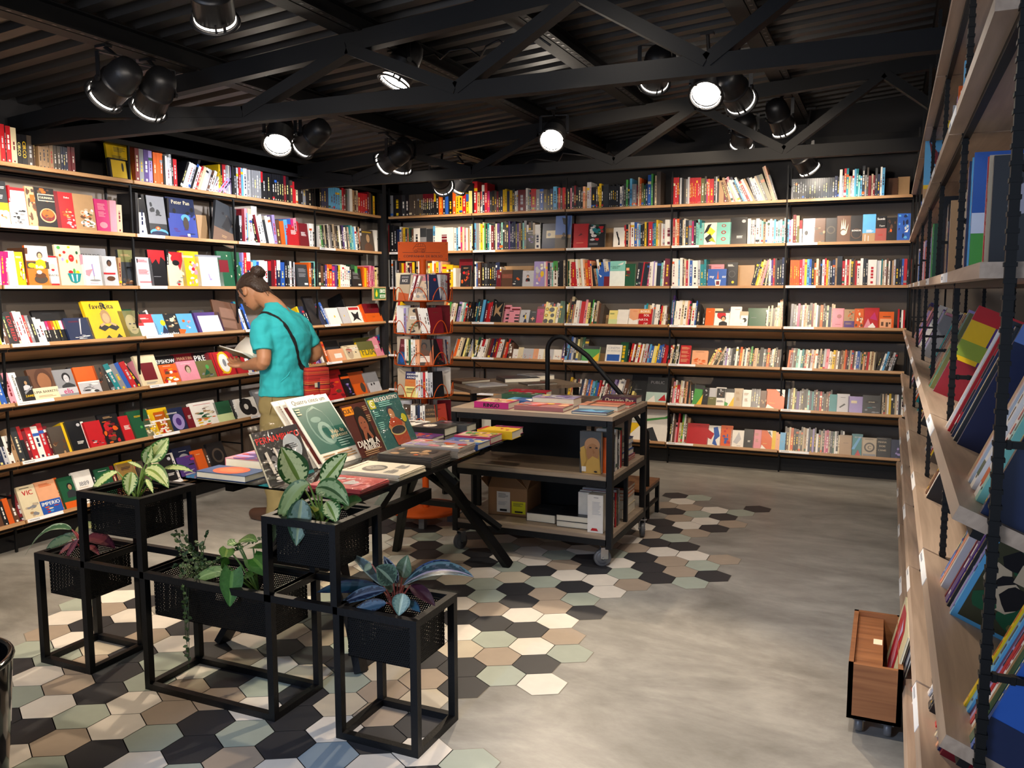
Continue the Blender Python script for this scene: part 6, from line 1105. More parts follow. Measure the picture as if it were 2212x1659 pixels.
on_side(.10, .10, .24, .2, .008, 'l', 'N,.1,.1,.9,.9,gPl,10', 'thin pale shrink-wrapped book at the front of the dark rear table', 5)
on_side(.40, .30, .28, .22, .03, 'K', 'N,.1,.1,.9,.9,xgk,10', 'dark thick book in the middle of the dark rear table', -8)
on_side(.08, .36, .26, .2, .02, 'n', 'N,.1,.1,.9,.9,xTk,10', 'brown magazine at the back left of the dark rear table', 12)
on_side(.63, .34, .22, .2, .035, 'g', 'N,.1,.1,.9,.9,lKg,10', 'grey book at the right of the dark rear table', 3)
on_side(.46, .05, .24, .17, .01, 'x', 'N,.1,.1,.9,.9,Rnk,10', 'maroon magazine at the front edge of the dark rear table', -4)
on_side(.12, .1, .5, .4, .2, 'k', 'L,.2,.5,.4,1,K', 'black storage carton on the lower shelf of the rear table', 0, z=.44)
# ------------------------------------------------------------------ rolling step ladder
sl = empty('step_ladder', (-1.75, 5.5, 0), 'black tubular step ladder with an arched handrail and brown treads behind the trolley', 'step ladder')
h = MB(); pts = [(-2.15, 5.42, .03), (-2.15, 5.42, 1.10)]
for k in range(9):
    a = math.pi*(1-k/8*.78); pts.append((-2.06+.09*math.cos(a), 5.42, 1.13+.095*math.sin(a)))
pts += [(-1.86, 5.42, 1.10), (-1.61, 5.42, .836), (-1.44, 5.42, .60), (-1.43, 5.42, .02)]
h.tube(pts, .0165, 10); h.build('handrail', 'rebar', sl)
h = MB()
for (x, z) in ((-1.43, .24), (-1.66, .47), (-1.90, .70)):
    h.bar((x, 5.32, 0), (x, 5.32, z-.02), .025); h.bar((x, 5.68, 0), (x, 5.68, z-.02), .025); h.bar((x, 5.32, z-.03), (x, 5.68, z-.03), .025); h.bar((x-.22, 5.32, z-.03), (x, 5.32, z-.03), .025); h.bar((x-.22, 5.68, z-.03), (x, 5.68, z-.03), .025); h.bar((x, 5.32, .10), (x, 5.68, .10), .02)
h.build('frame', 'steel', sl)
for (x, z) in ((-1.43, .24), (-1.66, .47), (-1.90, .70)): t = MB(); t.box(x-.235, x+.012, 5.30, 5.70, z-.018, z); t.build('tread', 'crate', sl)
BACKRACK = MB()
# ------------------------------------------------------------------ spinner rack
RC = V((-2.79, 4.83, 0))
rk = empty('spinner_rack', tuple(RC), 'orange revolving wire book rack with a sign on top', 'book rack')
b = MB(); b.tube([RC+V((0, 0, .1)), RC+V((0, 0, 1.74))], .022, 12); b.build('post', 'orange', rk)
b = MB(); b.lathe([(.0, .098), (.235, .098), (.24, .09), (.235, .078), (.0, .078)], 40, M=Matrix.Translation(RC)); b.build('round_base', 'orange', rk)
for k in range(4): b = MB(); a = .4+k*math.pi/2; p = RC+V((.17*math.cos(a), .17*math.sin(a), 0)); b.box(p.x-.02, p.x+.02, p.y-.02, p.y+.02, .0, .078); b.build('foot', 'rubber', rk)
TIERS = [(1.475, .1), (1.265, .9), (1.062, .3), (.855, 1.3), (.64, .6)]
vdir = math.atan2(-RC.y, -RC.x)        # towards the camera
rkb = random.Random(4)
rack_items = [
 [('F', 'z', 'R,0,.62,1,1,3a3c40;T,.5,.9,.1,l,EDWARD;T,.5,.76,.18,w,RICE;P,c05a30,0,0,1,0,1,.25,0,.32', 'grey and orange Edward Rice paperback'), ('S', 'wRw', '/'), ('F', 'T', 'R,0,.75,1,1,9c2038;L,.2,.9,.6,1,y;N,.05,.05,.95,.7,Txnz,16', 'map-brown paperback with a crimson top'), ('F', 'B', 'E,.6,.8,.1,.1,r;T,.4,.15,.12,r,di', 'navy paperback'), ('S', 'lllll', '')],
 [('S', 'vl', ''), ('F', 'z', 'E,.5,.88,.14,.12,k;R,.2,.55,.95,.68,w;L,.25,.62,.4,2,k;N,.1,.05,.9,.4,dkdg,14;E,.75,.45,.1,.1,k', 'grey-green photo paperback with white title strips'), ('S', 'nwwww', '\\'), ('F', 'R', 'L,.3,.8,.4,1,n', 'dark red paperback')],
 [('F', 'R', 'R,0,0,1,.5,2a4a78;T,.5,.75,.17,P,SAGA;E,.5,.25,.3,.3,b', 'dark red Saga paperback'), ('S', 'wcGwwqq', ''), ('F', 'x', 'P,b86038,.4,0,1,0,1,.8;F,.4,.72,.16,n,k,n;R,.1,.12,.75,.36,e6d8c8;L,.15,.3,.4,1,k', 'brown portrait paperback with a cream strip'), ('F', 'k', 'N,.2,.05,.9,.4,nxR,8', 'black paperback'), ('S', 'RllBl', '\\')],
 [('F', 'Y', 'R,0,.7,1,1,2a2c58;T,.5,.9,.13,w,HANNAH;T,.5,.78,.13,w,ARENDT;R,0,.42,1,.7,c87840;T,.5,.6,.09,o,Origens;L,.15,.34,.7,3,k;L,.15,.2,.6,2,n', 'yellow and navy Hannah Arendt paperback'), ('S', 'wwlrwll', ''), ('F', 'k', 'N,.1,.1,.9,.5,xBk,6', 'black paperback at the right side')],
 [('F', 'x', 'N,.02,.02,.98,.6,TPnvx,30;L,.1,.85,.8,4,n', 'brown crowded-scene paperback'), ('S', 'wwkBww', ''), ('F', 'x', 'T,.5,.8,.16,T,KEITH;T,.5,.64,.14,T,THOMAS;R,0,.3,1,.5,T;R,0,0,1,.2,R', 'brown Keith Thomas paperback'), ('F', 'c84a3c', 'R,0,0,.1,1,n;L,.2,.8,.3,1,R', 'coral red paperback')],
]
tn = ['top', 'second', 'third', 'fourth', 'lowest visible']
for ti, (z, ph) in enumerate(TIERS):
    b = MB(); r = .185
    ringp = lambda rad, zz, n=28: [(RC.x+rad*math.cos(2*math.pi*k/n), RC.y+rad*math.sin(2*math.pi*k/n), zz) for k in range(n)]
    b.tube(ringp(r, z), .0032, 6, closed=True); b.tube(ringp(.07, z), .003, 6, closed=True)
    for k in range(16): a = k*math.pi/8; b.tube([(RC.x+.02*math.cos(a), RC.y+.02*math.sin(a), z), (RC.x+r*math.cos(a), RC.y+r*math.sin(a), z)], .0025, 5)
    for k in range(8):
        a0 = k*math.pi/4+.05; pts = []
        for j in range(13):
            a = a0+.62*j/12; pts.append((RC.x+(r+.006)*math.cos(a), RC.y+(r+.006)*math.sin(a), z+.085*math.sin(math.pi*j/12)**.7))
        b.tube(pts, .0028, 6)
    b.lathe([(.025, z-.012), (.06, z-.008), (.06, z-.004), (.025, z-.004)], 20, M=Matrix.Translation((RC.x, RC.y, 0)))
    b.build('wire_basket', 'orange', rk)
    # books: run along chords facing the camera side
    items = rack_items[ti]; tot = 0
    for it_ in items: tot += (.105 if it_[0] == 'F' else len(it_[1])*.0155)
    # three chords: left, front, right of an octagonal layout
    s = -tot/2; 
    for it_ in items:
        w = .105 if it_[0] == 'F' else len(it_[1])*.0155
        mid = s+w/2; ang = max(-1.15, min(1.15, mid/.20)); s += w
        d = vdir+ang*1.0     # direction out of the rack for this pocket (positive mid = to the right in the photo)
        out = V((math.cos(d), math.sin(d), 0)); right = V((-math.sin(d), math.cos(d), 0))
        c0 = RC + out*.172
        B0 = Matrix((right, -out, V((0, 0, 1)))).transposed().to_4x4()
        if it_[0] == 'F':
            B0.translation = c0 - right*(w*.47) + V((0, 0, z+.004)); Mx = B0 @ Matrix.Rotation(R(-9), 4, 'X')
            mb = MB(); book_face(mb, Mx, w*.94, .165, .02, it_[1], it_[2], rkb)
            tag(mb.build('book', ['cover', 'matte'], origin=Mx @ V((w/2, 0, 0))), it_[3]+', '+tn[ti]+' tier of the orange rack', 'book', 'paperbacks on the orange rack')
        else:
            x = -w/2; prev = None
            for ch in it_[1]:
                B1 = B0.copy(); B1.translation = c0 + V((0, 0, z+.004)); Mx = B1 @ Matrix.Translation((x, rkb.uniform(0, .006), 0))
                if it_[2] == '/': Mx = Mx @ Matrix.Rotation(R(17), 4, 'Y')
                if it_[2] == '\\': Mx = Mx @ Matrix.Rotation(R(-10), 4, 'Y')
                mb = MB(); book_spine(mb, Mx, .0148, rkb.uniform(.158, .166), .10, ch, None, rkb)
                tag(mb.build('book', ['cover', 'matte'], origin=Mx @ V((.007, 0, 0))), NAME[ch]+' paperback'+(' right of the '+prev+' one' if prev else ' at the left of its run')+', '+tn[ti]+' tier of the orange rack', 'book', 'paperbacks on the orange rack'); x += .0155; prev = NAME[ch]
    # the sides turned away: spines only, kept as part of the packed mass
    for k in range(9):
        d = vdir+1.75+k*.36; out = V((math.cos(d), math.sin(d), 0)); right = V((-math.sin(d), math.cos(d), 0)); B1 = Matrix((right, -out, V((0, 0, 1)))).transposed().to_4x4(); B1.translation = RC+out*.172+V((0, 0, z+.004))
        for j in range(3): book_spine(BACKRACK, B1 @ Matrix.Translation((-.03+j*.0165, 0, 0)), .0155, .175, .09, rkb.choice('wlkRzBc'), None, rkb)
# sign on top
sg = empty('rack_sign', (RC.x, RC.y, 1.74), 'orange wooden sign with a car drawing and black lettering on the rack', 'sign')
pl, pr_ = V((-2.93, 4.755, 0)), V((-2.648, 4.915, 0)); d = (pr_-pl).normalized(); nrm = V((d.y, -d.x, 0))
Ms = Matrix((d, -nrm, V((0, 0, 1)))).transposed().to_4x4(); Ms.translation = V((pl.x, pl.y, 1.732)); Ls = (pr_-pl).length
b = MB(); b.box(0, Ls, 0, .012, 0, .122, M=Ms); b.build('board', 'orange', sg)
b = MB(); b.box(Ls/2-.018, Ls/2+.018, .0125, .022, -.07, .10, M=Ms); b.build('stake', 'orange', sg)
S = Ms @ Matrix(((1, 0, 0, 0), (0, 0, -1, -.0002), (0, 1, 0, 0), (0, 0, 0, 1)))
b = MB(); text(b, S, 'COMPANHIA DE BOLSO', Ls/2, .030, .0155, '4a1c0c', .0004, bold=.06)
b.add([(.03, .052, .0004), (Ls-.05, .052, .0004), (Ls-.05, .0545, .0004), (.03, .0545, .0004)], [(0, 1, 2, 3)], '4a1c0c', 0, S)
car = [(.10, .062), (.098, .078), (.108, .092), (.122, .108), (.145, .113), (.166, .110), (.176, .098), (.18, .080), (.178, .062)]
b.tube([S @ V((x, y, .001)) for x, y in car], .0011, 5, '4a1c0c', closed=True)
for (cx, cy, rr_2) in ((.117, .063, .009), (.163, .063, .009)): b.tube([S @ V((cx+rr_2*math.cos(t*.63), cy+rr_2*math.sin(t*.63), .001)) for t in range(10)], .0011, 5, '4a1c0c', closed=True)
for (p, q) in (((.112, .092), (.176, .094)), ((.128, .092), (.134, .110)), ((.146, .093), (.147, .112)), ((.162, .094), (.160, .110)), ((.125, .082), (.176, .08)), ((.125, .074), (.176, .073))): b.tube([S @ V((p[0], p[1], .001)), S @ V((q[0], q[1], .001))], .0009, 4, '4a1c0c')
for x in (.01, Ls-.012):
    for y in (.012, .108): b.add([(x+.003*math.cos(t), y+.003*math.sin(t), .0006) for t in (0, 1, 2, 3, 4, 5)], [(0, 1, 2, 3, 4, 5)], 'k', 0, S)
b.build('drawing', 'matte', sg)
BR = BACKRACK.build('packed_books', ['cover', 'matte']); tag(BR, 'paperbacks packed on the far-facing sides of the orange rack', 'books', None, 'stuff')
# ------------------------------------------------------------------ wooden crate on casters
cr = empty('crate', (.03, 3.3, 0), 'reddish wooden crate on casters under the right-hand shelving', 'crate')
b = MB(); x0, x1, y0, y1, z0, z1 = -.08, .092, 3.02, 3.56, .065, .262
b.box(x0, x1, y0, y1, z0, z0+.012); b.box(x0, x1, y0, y0+.016, z0, z1); b.box(x0, x1, y1-.016, y1, z0, z1); b.box(x0, x0+.016, y0, y1, z0, z1); b.box(x1-.016, x1, y0, y1, z0, z1)
b.build('box', 'crate', cr)
b = MB(); b.box(x0+.017, x0+.108, y0+.017, y1-.017, z1-.03, z1-.018); b.build('lid_board', 'crate', cr)
b = MB(); b.box(x0+.075, x0+.105, 3.27, 3.32, z1-.0178, z1-.0172, 'ffe8c8'); b.build('sticker', 'matte', cr)
for x in (x0+.04, x1-.04):
    for y in (y0+.05, y1-.05): w = MB(); w.lathe([(0, -.012), (.026, -.012), (.028, 0), (.026, .012), (0, .012)], 20, M=Matrix.Translation((x, y, .029)) @ Matrix.Rotation(R(90), 4, 'Y')); w.box(x-.02, x+.02, y-.015, y+.015, .045, .065); w.build('caster_wheel', 'rubber', cr)
def in_crate(x, lean, c, spec, h, w, label):
    B = Matrix((V((0, -1, 0)), V((1, 0, 0)), V((0, 0, 1)))).transposed().to_4x4(); B.translation = V((x, 3.50, .079)); Mq = B @ Matrix.Rotation(R(-lean), 4, 'X'); mb = MB(); book_face(mb, Mq, w, h, .008, c, spec, RF); tag(mb.build('record_sleeve', ['cover', 'matte'], origin=Mq @ V((w/2, 0, 0))), label, 'record sleeve', 'sleeves filed in the wooden crate')
in_crate(.036, 13, 'e0d8b0', 'P,c02838,.1,.95,.2,.2,.5,.1,.8,.1,.7,.9,.45,1;P,d87888,.3,.8,.4,.2,.7,.15,.55,.6;P,e0a0b0,.5,.6,.5,.2,.6,.15,.62,.5;P,c8b8d8,.4,.9,.5,.6,.6,.85', .29, .42, 'cream sleeve with a pink and red painted figure, front of the crate')
for k, c in enumerate('kgK'): in_crate(.047+.0095*k, 13, c, 'L,.1,.9,.5,1,g', .27, .40, 'plain %s sleeve in the crate, %s behind the painted one' % (NAME[c], ORD[k+1]))
# ------------------------------------------------------------------ chair back cropped at the lower left
cx, cy = -2.515, 1.452; ch = empty('chair', (cx, cy, 0), 'glossy black rounded tub chair cut off by the lower left picture edge', 'chair')
b = MB(); ring_ = lambda r, z: [(cx+r*math.cos(2*math.pi*k/40), cy+r*math.sin(2*math.pi*k/40), z) for k in range(40)]
b.loft([ring_(.175, .0), ring_(.18, .02), ring_(.20, .2), ring_(.215, .40), ring_(.22, .452)], cap=False); b.loft([ring_(.208, .452), ring_(.20, .36), ring_(.19, .25), ring_(.01, .245)], cap=False)
b.build('shell', 'gloss', ch); b = MB(); b.tube(ring_(.214, .455), .011, 8, closed=True); b.build('rim', 'gloss', ch)
b = MB(); b.loft([ring_(.185, .246), ring_(.188, .27), ring_(.15, .29), ring_(.02, .295)]); b.build('seat', 'gloss', ch)
# ------------------------------------------------------------------ small shop sign at the corner bay
ss = empty('shelf_sign', (-4.60, 7.18, 1.5), 'small wooden sign with a green card and yellow fruit on the corner shelf end', 'sign')
Ms = Matrix((V((0, 1, 0)), V((-1, 0, 0)), V((0, 0, 1)))).transposed().to_4x4(); Ms.translation = V((-4.615, 7.02, 1.445))
b = MB(); b.box(0, .235, 0, .012, 0, .135, M=Ms); b.build('board', 'ply', ss)
S = Ms @ Matrix(((1, 0, 0, 0), (0, 0, -1, -.0004), (0, 1, 0, 0), (0, 0, 0, 1)))
b = MB(); art(b, S, .235, .135, 'R,.08,.12,.95,.88,2f7a3c;E,.26,.46,.085,.12,e6d81c;P,e6d81c,.22,.66,.3,.66,.26,.8;R,.5,.55,.7,.8,dfe8d8;R,.72,.55,.92,.8,dfe8d8;R,.5,.2,.92,.42,dfe8d8;R,.55,.28,.85,.34,2f7a3c;R,.53,.6,.56,.75,2f7a3c;R,.76,.64,.88,.7,2f7a3c', RF); b.build('card', 'matte', ss)
# ------------------------------------------------------------------ planter stand
FY0, FY1 = 2.285, 2.570; B_ = .026
st = empty('planter_stand', (-2.27, 2.43, 0), 'black square-tube planter stand in stepped cubes, foreground', 'plant stand')
def cube(x0, x1, z1, z0=0.0, mid=None):
    b = MB(); h = B_/2; ya, yb = (FY0, FY1) if not mid else (FY0-.0012, FY1+.0012)
    for x in (x0+h, x1-h):
        for y in (ya+h, yb-h):
            if mid: b.bar((x, y, z0), (x, y, mid-h), B_); b.bar((x, y, mid+h), (x, y, z1-B_), B_)
            else: b.bar((x, y, z0+B_), (x, y, z1-B_), B_)
        b.bar((x, ya, z1-h), (x, yb, z1-h), B_)
        if mid: b.bar((x, ya, mid), (x, yb, mid), B_)
        else: b.bar((x, ya, z0+h), (x, yb, z0+h), B_)
    for y in (ya+h, yb-h):
        b.bar((x0+B_, y, z1-h), (x1-B_, y, z1-h), B_)
        if not mid: b.bar((x0+B_, y, z0+h), (x1-B_, y, z0+h), B_)
    b.build('frame', 'steel', st)
cube(-3.175, -2.885, .472); cube(-2.905, -2.565, .757, .446); cube(-2.585, -1.955, .472); cube(-1.985, -1.672, .757, .446); cube(-1.690, -1.362, .472)
b = MB(); 
for x in (-2.892, -1.972): pass
BOXES = [('low planter box at the left end', -3.135, -2.915, .295, .455), ('high left planter box', -2.875, -2.600, .585, .745), ('long low planter box in the middle', -2.550, -1.990, .295, .455), ('high right planter box', -1.950, -1.705, .585, .745), ('low planter box at the right end', -1.655, -1.395, .290, .455)]
BL = ['black perforated planter box set low at the left end of the stand', 'black perforated planter box raised high on the left of the stand', 'long black perforated planter box low in the middle of the stand', 'black perforated planter box raised high on the right of the stand', 'black perforated planter box set low at the right end of the stand']
for (nm, x0, x1, z0, z1), lab in zip(BOXES, BL):
    y0, y1 = FY0+.035, FY1-.035; t = .0015
    e = empty('planter_box', ((x0+x1)/2, 2.43, z0), lab, 'planter', 'perforated planter boxes')
    b = MB(); b.box(x0, x1, y0, y0+t, z0, z1); b.box(x0, x1, y1-t, y1, z0, z1); b.box(x0, x0+t, y0, y1, z0, z1); b.box(x1-t, x1, y0, y1, z0, z1); b.box(x0, x1, y0, y1, z0, z0+t)
    b.build('perforated_wall', 'perf', e)
    b = MB()
    for (a, c, p, q) in ((x0-.03, x1+.03, FY0+.004, y0+.004), (x0-.03, x1+.03, y1-.004, FY1-.004), (x0-.03, x0+.004, FY0+.004, FY1-.004), (x1-.004, x1+.03, FY0+.004, FY1-.004)): b.box(a, c, p, q, z1, z1+.004)
    b.build('rim', 'steel', e)
    p = MB(); px0 = (x0+x1)/2
    for cx in ([px0] if x1-x0 < .4 else [px0-.17, px0+.16]):
        p.lathe([(.0, z0+.01), (.06, z0+.01), (.078, z0+.10), (.082, z0+.10), (.082, z0+.105), (.074, z0+.105), (.07, z0+.09), (.0, z0+.09)], 24, M=Matrix.Translation((cx, 2.43, 0)))
    p.build('inner_pot', 'soil', e)
# ------------------------------------------------------------------ leaves
def mixc(a, b, t): return tuple(a[i]*(1-t)+b[i]*t for i in range(3))+(1,)
def leaf(mb, p0, p1, w, center, edge, sag=.15, nrm=None, heart=False, vein=None, rnd=random, split=None, fold=.25):
    """blade from p0 to p1 (world), half-width w, bent by sag (fraction of length, downwards)"""
    p0 = V(p0); p1 = V(p1); L = (p1-p0).length; n = nrm or (EYE-(p0+p1)/2).normalized()+V((0, 0, .5))
    ctrl = (p0+p1)/2 + V((0, 0, 1))*L*sag; N = 22; K = 7; d0 = None
    vs = []; cols = {}; fs = []; fc = []
    if heart: prof = lambda t: (0.92*math.sin(math.pi*min(1, (t+.10)/1.10))**.65*(1-t*.55)+.0) if t > .02 else .55
    else: prof = lambda t: math.sin(math.pi*t**.80)**.80
    for i in range(N+1):
        t = i/N; p = p0*(1-t)**2+ctrl*2*t*(1-t)+p1*t*t
        tan = ((ctrl-p0)*(1-t)+(p1-ctrl)*t).normalized(); side = tan.cross(n).normalized(); up = side.cross(tan).normalized()
        ww = w*max(.0, prof(t))
        for k in range(-K, K+1):
            s = k/K; off = 0
            back = -tan*L*.22*abs(s)**1.3*(1-t)**4 if heart else V((0, 0, 0))
            vs.append(tuple(p+side*ww*s+up*(abs(s)*ww*fold+rnd.uniform(-.0006, .0006))+back))
    for i in range(N):
        for k in range(2*K):
            a = i*(2*K+1)+k; fs.append((a, a+1, a+2*K+2, a+2*K+1))
            s = abs((k+.5)/K-1); t = (i+.5)/N; lim = .72+.10*math.sin(i*2.3+k*.0)+rnd.uniform(-.07, .07)-(.25 if t > .88 else 0)
            c = cc(center) if s < lim else cc(edge)
            if split and (k >= K): c = cc(split) if s > .15 else cc(center)
            if vein and (s < .10): c = cc(vein)
            elif vein and ((i+int(s*6)) % 4 == 0) and s < .8: c = mixc(c, cc(vein), .16)
            fc.append(c)
    m = len(mb.v); mb.v += vs
    for f, c in zip(fs, fc): mb.f.append(tuple(x+m for x in f)); mb.c.append(c); mb.m.append(0); mb.sm.append(True)
def stemt(mb, a, b, r=.004, col='6a8a3c', bend=.1):
    a = V(a); b = V(b); c = (a+b)/2+V((0, 0, 1))*(b-a).length*bend; mb.tube([a*(1-t)**2+c*2*t*(1-t)+b*t*t for t in [k/6 for k in range(7)]], [r*(1-.4*k/6) for k in range(7)], 7, col)
LR = random.Random(77)
def plant(name, root, lab, leaves, center, edge, stemc='7a9a4a', heart=False, cat='plant', fold=.25):
    e = empty(name, tuple(root), lab, cat)
    sb = MB(); 
    for L_ in leaves:
        (bx_, by_, tx, ty, wp, dy) = L_[:6]; o = L_[6] if len(L_) > 6 else {}
        Y = root[1]+dy; p0 = on_y(bx_, by_, Y); p1 = on_y(tx, ty, Y+o.get('ty', -.03)); s = (p0-EYE).dot(FWD)/FPX
        mb = MB(); leaf(mb, p0, p1, wp*.5*s, o.get('c', center), o.get('e', edge), sag=o.get('sag', .12), nrm=V(o['n']) if 'n' in o else None, heart=heart, vein=o.get('v'), rnd=LR, split=o.get('split'), fold=fold); mb.build('leaf', 'leaf', e)
        stemt(sb, V(root), p0, .0045, stemc, .15)
    sb.build('stem', 'leaf', e)
    return e
C5 = lambda u, v: (40+u*.3497, 920+v*.3497)
def q5(u_, v_, a, b, w, dy, **o): x, y = C5(u_, v_); x2, y2 = C5(a, b); return (x, y, x2, y2, w*.3497, dy, o)
YG, GE = 'd2dc98', '3f7028'
plant('dieffenbachia', (-2.735, 2.425, .70), 'small variegated plant in the high left planter box', [
 q5(812, 225, 928, 72, 112, 0, v='8aa04c', sag=0, ty=.05), q5(785, 235, 822, 118, 82, .02, v='8aa04c', sag=0), q5(785, 268, 928, 385, 105, -.03, v='8aa04c', sag=.25), q5(698, 285, 680, 432, 92, -.05, v='8aa04c', sag=.1),
 q5(612, 285, 445, 415, 58, -.03, sag=.2), q5(898, 262, 1082, 285, 42, .05, sag=.1), q5(765, 262, 672, 222, 26, .03), q5(790, 330, 832, 418, 34, -.02)], YG, GE)
D6 = lambda x, y, a, b, w, dy, **o: (x, y, a, b, w, dy, o)
plant('dieffenbachia', (-1.83, 2.425, .70), 'large variegated plant in the high right planter box', [
 D6(651, 1047, 607, 965, 66, -.02, v='6f8a3a', sag=0, c='ccd69c', e='24501f'), D6(694, 1047, 751, 978, 50, .0, v='6f8a3a', sag=0, c='ccd69c', e='24501f'), D6(683, 1054, 754, 1094, 50, -.06, v='35522c', sag=.28, c='8aa070', e='2f5c2a'),
 D6(668, 1046, 597, 1138, 40, -.05, sag=.35, c='93a468', e='4c6c38'), D6(652, 1078, 640, 1180, 52, -.09, v='93a078', sag=.1, c='6c8474', e='2a4a32'), D6(705, 1084, 727, 1129, 42, -.06, v='6f8a3a', c='c0c890', e='33602c'),
 D6(742, 1096, 782, 1082, 32, .05, c='2f5c2a', e='24481f'), D6(600, 1118, 590, 1172, 16, -.07, c='7d9464', e='4c6c38'), D6(690, 1100, 655, 1108, 16, -.02, c='b8b44c', e='9aa040'), D6(662, 1096, 688, 1122, 30, 0, c='2f5c2a', e='24481f')], 'd0d8a0', '24501f')
C3 = lambda u, v: (280+u*.1568, 1140+v*.1568)
def q3(u_, v_, a, b, w, dy, **o): x, y = C3(u_, v_); x2, y2 = C3(a, b); return (x, y, x2, y2, w*.1568*1.45, dy, o)
plant('arrowhead_vine', (-2.13, 2.425, .40), 'green arrowhead-leaved plant at the right end of the long middle planter', [
 q3(1500, 200, 1755, 195, 210, .0, sag=.2, v='7a9c5a', n=(0, -.4, 1)), q3(1460, 200, 1345, 240, 210, .0, sag=.0, v='7a9c5a', n=(0, -.6, 1)), q3(1700, 420, 1922, 690, 300, -.02, sag=.12, v='4f7a34', c='2f5f22', e='2a561e'), q3(1415, 600, 1380, 1092, 300, -.12, sag=.12, v='5c8a3c', c='3c6c2a', e='366224'), q3(1255, 600, 845, 772, 170, -.08, sag=.15, c='6c8a52', e='5f7d48', v='8aa46c'),
 q3(1350, 290, 1310, 440, 200, -.02, c='5f8438', e='4c742f', v='8aa04c'), q3(1690, 620, 1565, 712, 90, -.03, c='3c6c2a', e='366224'), q3(1700, 260, 1850, 290, 200, .03, c='2a561e', e='24481a', n=(0, -.2, 1)), q3(1330, 520, 1245, 440, 160, -.06, c='2f5f22', e='2a561e')], '4c7038', '42662f', '4f7034', heart=True, fold=.1)
C2_ = lambda u, v: (600+u*.3165, 1200+v*.3165)
def q2(u_, v_, a, b, w, dy, **o): x, y = C2_(u_, v_); x2, y2 = C2_(a, b); o.setdefault('v', None); return (x, y, x2, y2, w*.3165*1.2, dy, o)
NV, TE, PG, BU = '121c30', '16323c', '6c8062', '38101f'
plant('calathea', (-1.525, 2.425, .42), 'dark long-leaved plant with teal and burgundy blades at the right end', [
 q2(855, 205, 1338, 148, 118, -.04, c=TE, e='48646c', v='8c8494', sag=.25, n=(0, -.5, 1)), q2(868, 195, 1182, 38, 60, .08, c=NV, e='34486a', sag=.15), q2(818, 190, 722, 2, 66, .04, c=NV, e='8c94a0', v='98a0a4', sag=0), q2(850, 150, 885, -4, 92, .06, c=PG, e='5c7458', v='a8b498', sag=0),
 q2(790, 190, 672, 78, 130, -.02, c='34483c', e='54705c', v='7c9078', sag=.1), q2(722, 210, 492, -8, 62, .05, c='4c5c5c', e='8c9c90', sag=.15), q2(705, 225, 262, 252, 84, .02, c=TE, e=NV, sag=.1), q2(742, 235, 424, 332, 78, -.05, c=NV, e='3c5060', v='566070', sag=.1), q2(742, 325, 505, 388, 78, -.09, c='28465c', e=NV, sag=.05),
 q2(856, 258, 826, 412, 104, -.11, c='7c9484', e='4c6c64', v='b0c0a8', sag=.1), q2(905, 205, 1075, 345, 78, -.04, c=BU, e='34101f', sag=.1), q2(880, 310, 972, 388, 62, -.08, c='285064', e=NV, sag=.05), q2(640, 60, 590, 110, 40, .02, c='8c9c84', e=PG), q2(780, 250, 720, 180, 50, 0, c=PG, e='98a490')], TE, NV, '8a4438')
plant('calathea', (-3.03, 2.425, .42), 'dark plant with burgundy and striped blades at the left end of the stand', [
 q5(330, 640, 42, 798, 66, -.02, c='3c5c40', e='8ca088', sag=.35, n=(0, -.5, 1)), q5(330, 700, 170, 762, 70, -.04, c='5c7058', e='34503c', sag=.15), q5(350, 650, 500, 640, 60, .06, c='8c8c60', e='6c7c50', sag=.2), q5(360, 690, 250, 700, 50, .02, c='98a480', e='5c7058', sag=.2), q5(370, 700, 290, 828, 34, -.08, c='70343c', e=BU), q5(350, 720, 245, 800, 34, -.06, c='8c5450', e=BU), q5(420, 690, 600, 760, 90, -.02, c='5c2430', e=BU, sag=.15), q5(400, 690, 430, 640, 50, .03, c='a87858', e=BU), q5(430, 740, 500, 800, 40, -.07, c='6c2c34', e=BU)], '3c5c40', BU, '8a3438')
# small-leaved creeper at the left of the long planter
e = empty('creeper', (-2.42, 2.43, .40), 'tiny-leaved trailing creeper at the left of the long middle planter', 'plant')
mb = MB(); sb = MB(); cr_ = random.Random(9)
for k in range(26):
    a = V((-2.42+cr_.uniform(-.03, .03), 2.42+cr_.uniform(-.04, .04), .42)); 
    if k < 5: pts = [a, a+V((.02, -.10, .09)), V((-2.33+cr_.uniform(-.02, .02), 2.27, .42-.05*k)), V((-2.335+cr_.uniform(-.01, .01), 2.268, .38-.06*k))]
    else:
        d = V((cr_.uniform(-.17, .2), cr_.uniform(-.1, .1), cr_.uniform(.05, .16))); pts = [a, a+d*.5+V((0, 0, .02)), a+d, a+d*1.25-V((0, 0, .02))]
    sb.tube(pts, .0013, 5, '3a4a2c')
    for i in range(3):
        for t in (.15, .4, .65, .9):
            p = pts[i]*(1-t)+pts[i+1]*t; d = V((cr_.uniform(-1, 1), cr_.uniform(-1, .2), cr_.uniform(-.3, .8))).normalized()*.017
            leaf(mb, p, p+d, .006, cr_.choice(['3c5430', '4a6638', '2c4424']), '3a5030', sag=.1, rnd=cr_)
mb.build('leaf', 'leaf', e)['kind'] = 'stuff'; sb.build('stem', 'leaf', e)
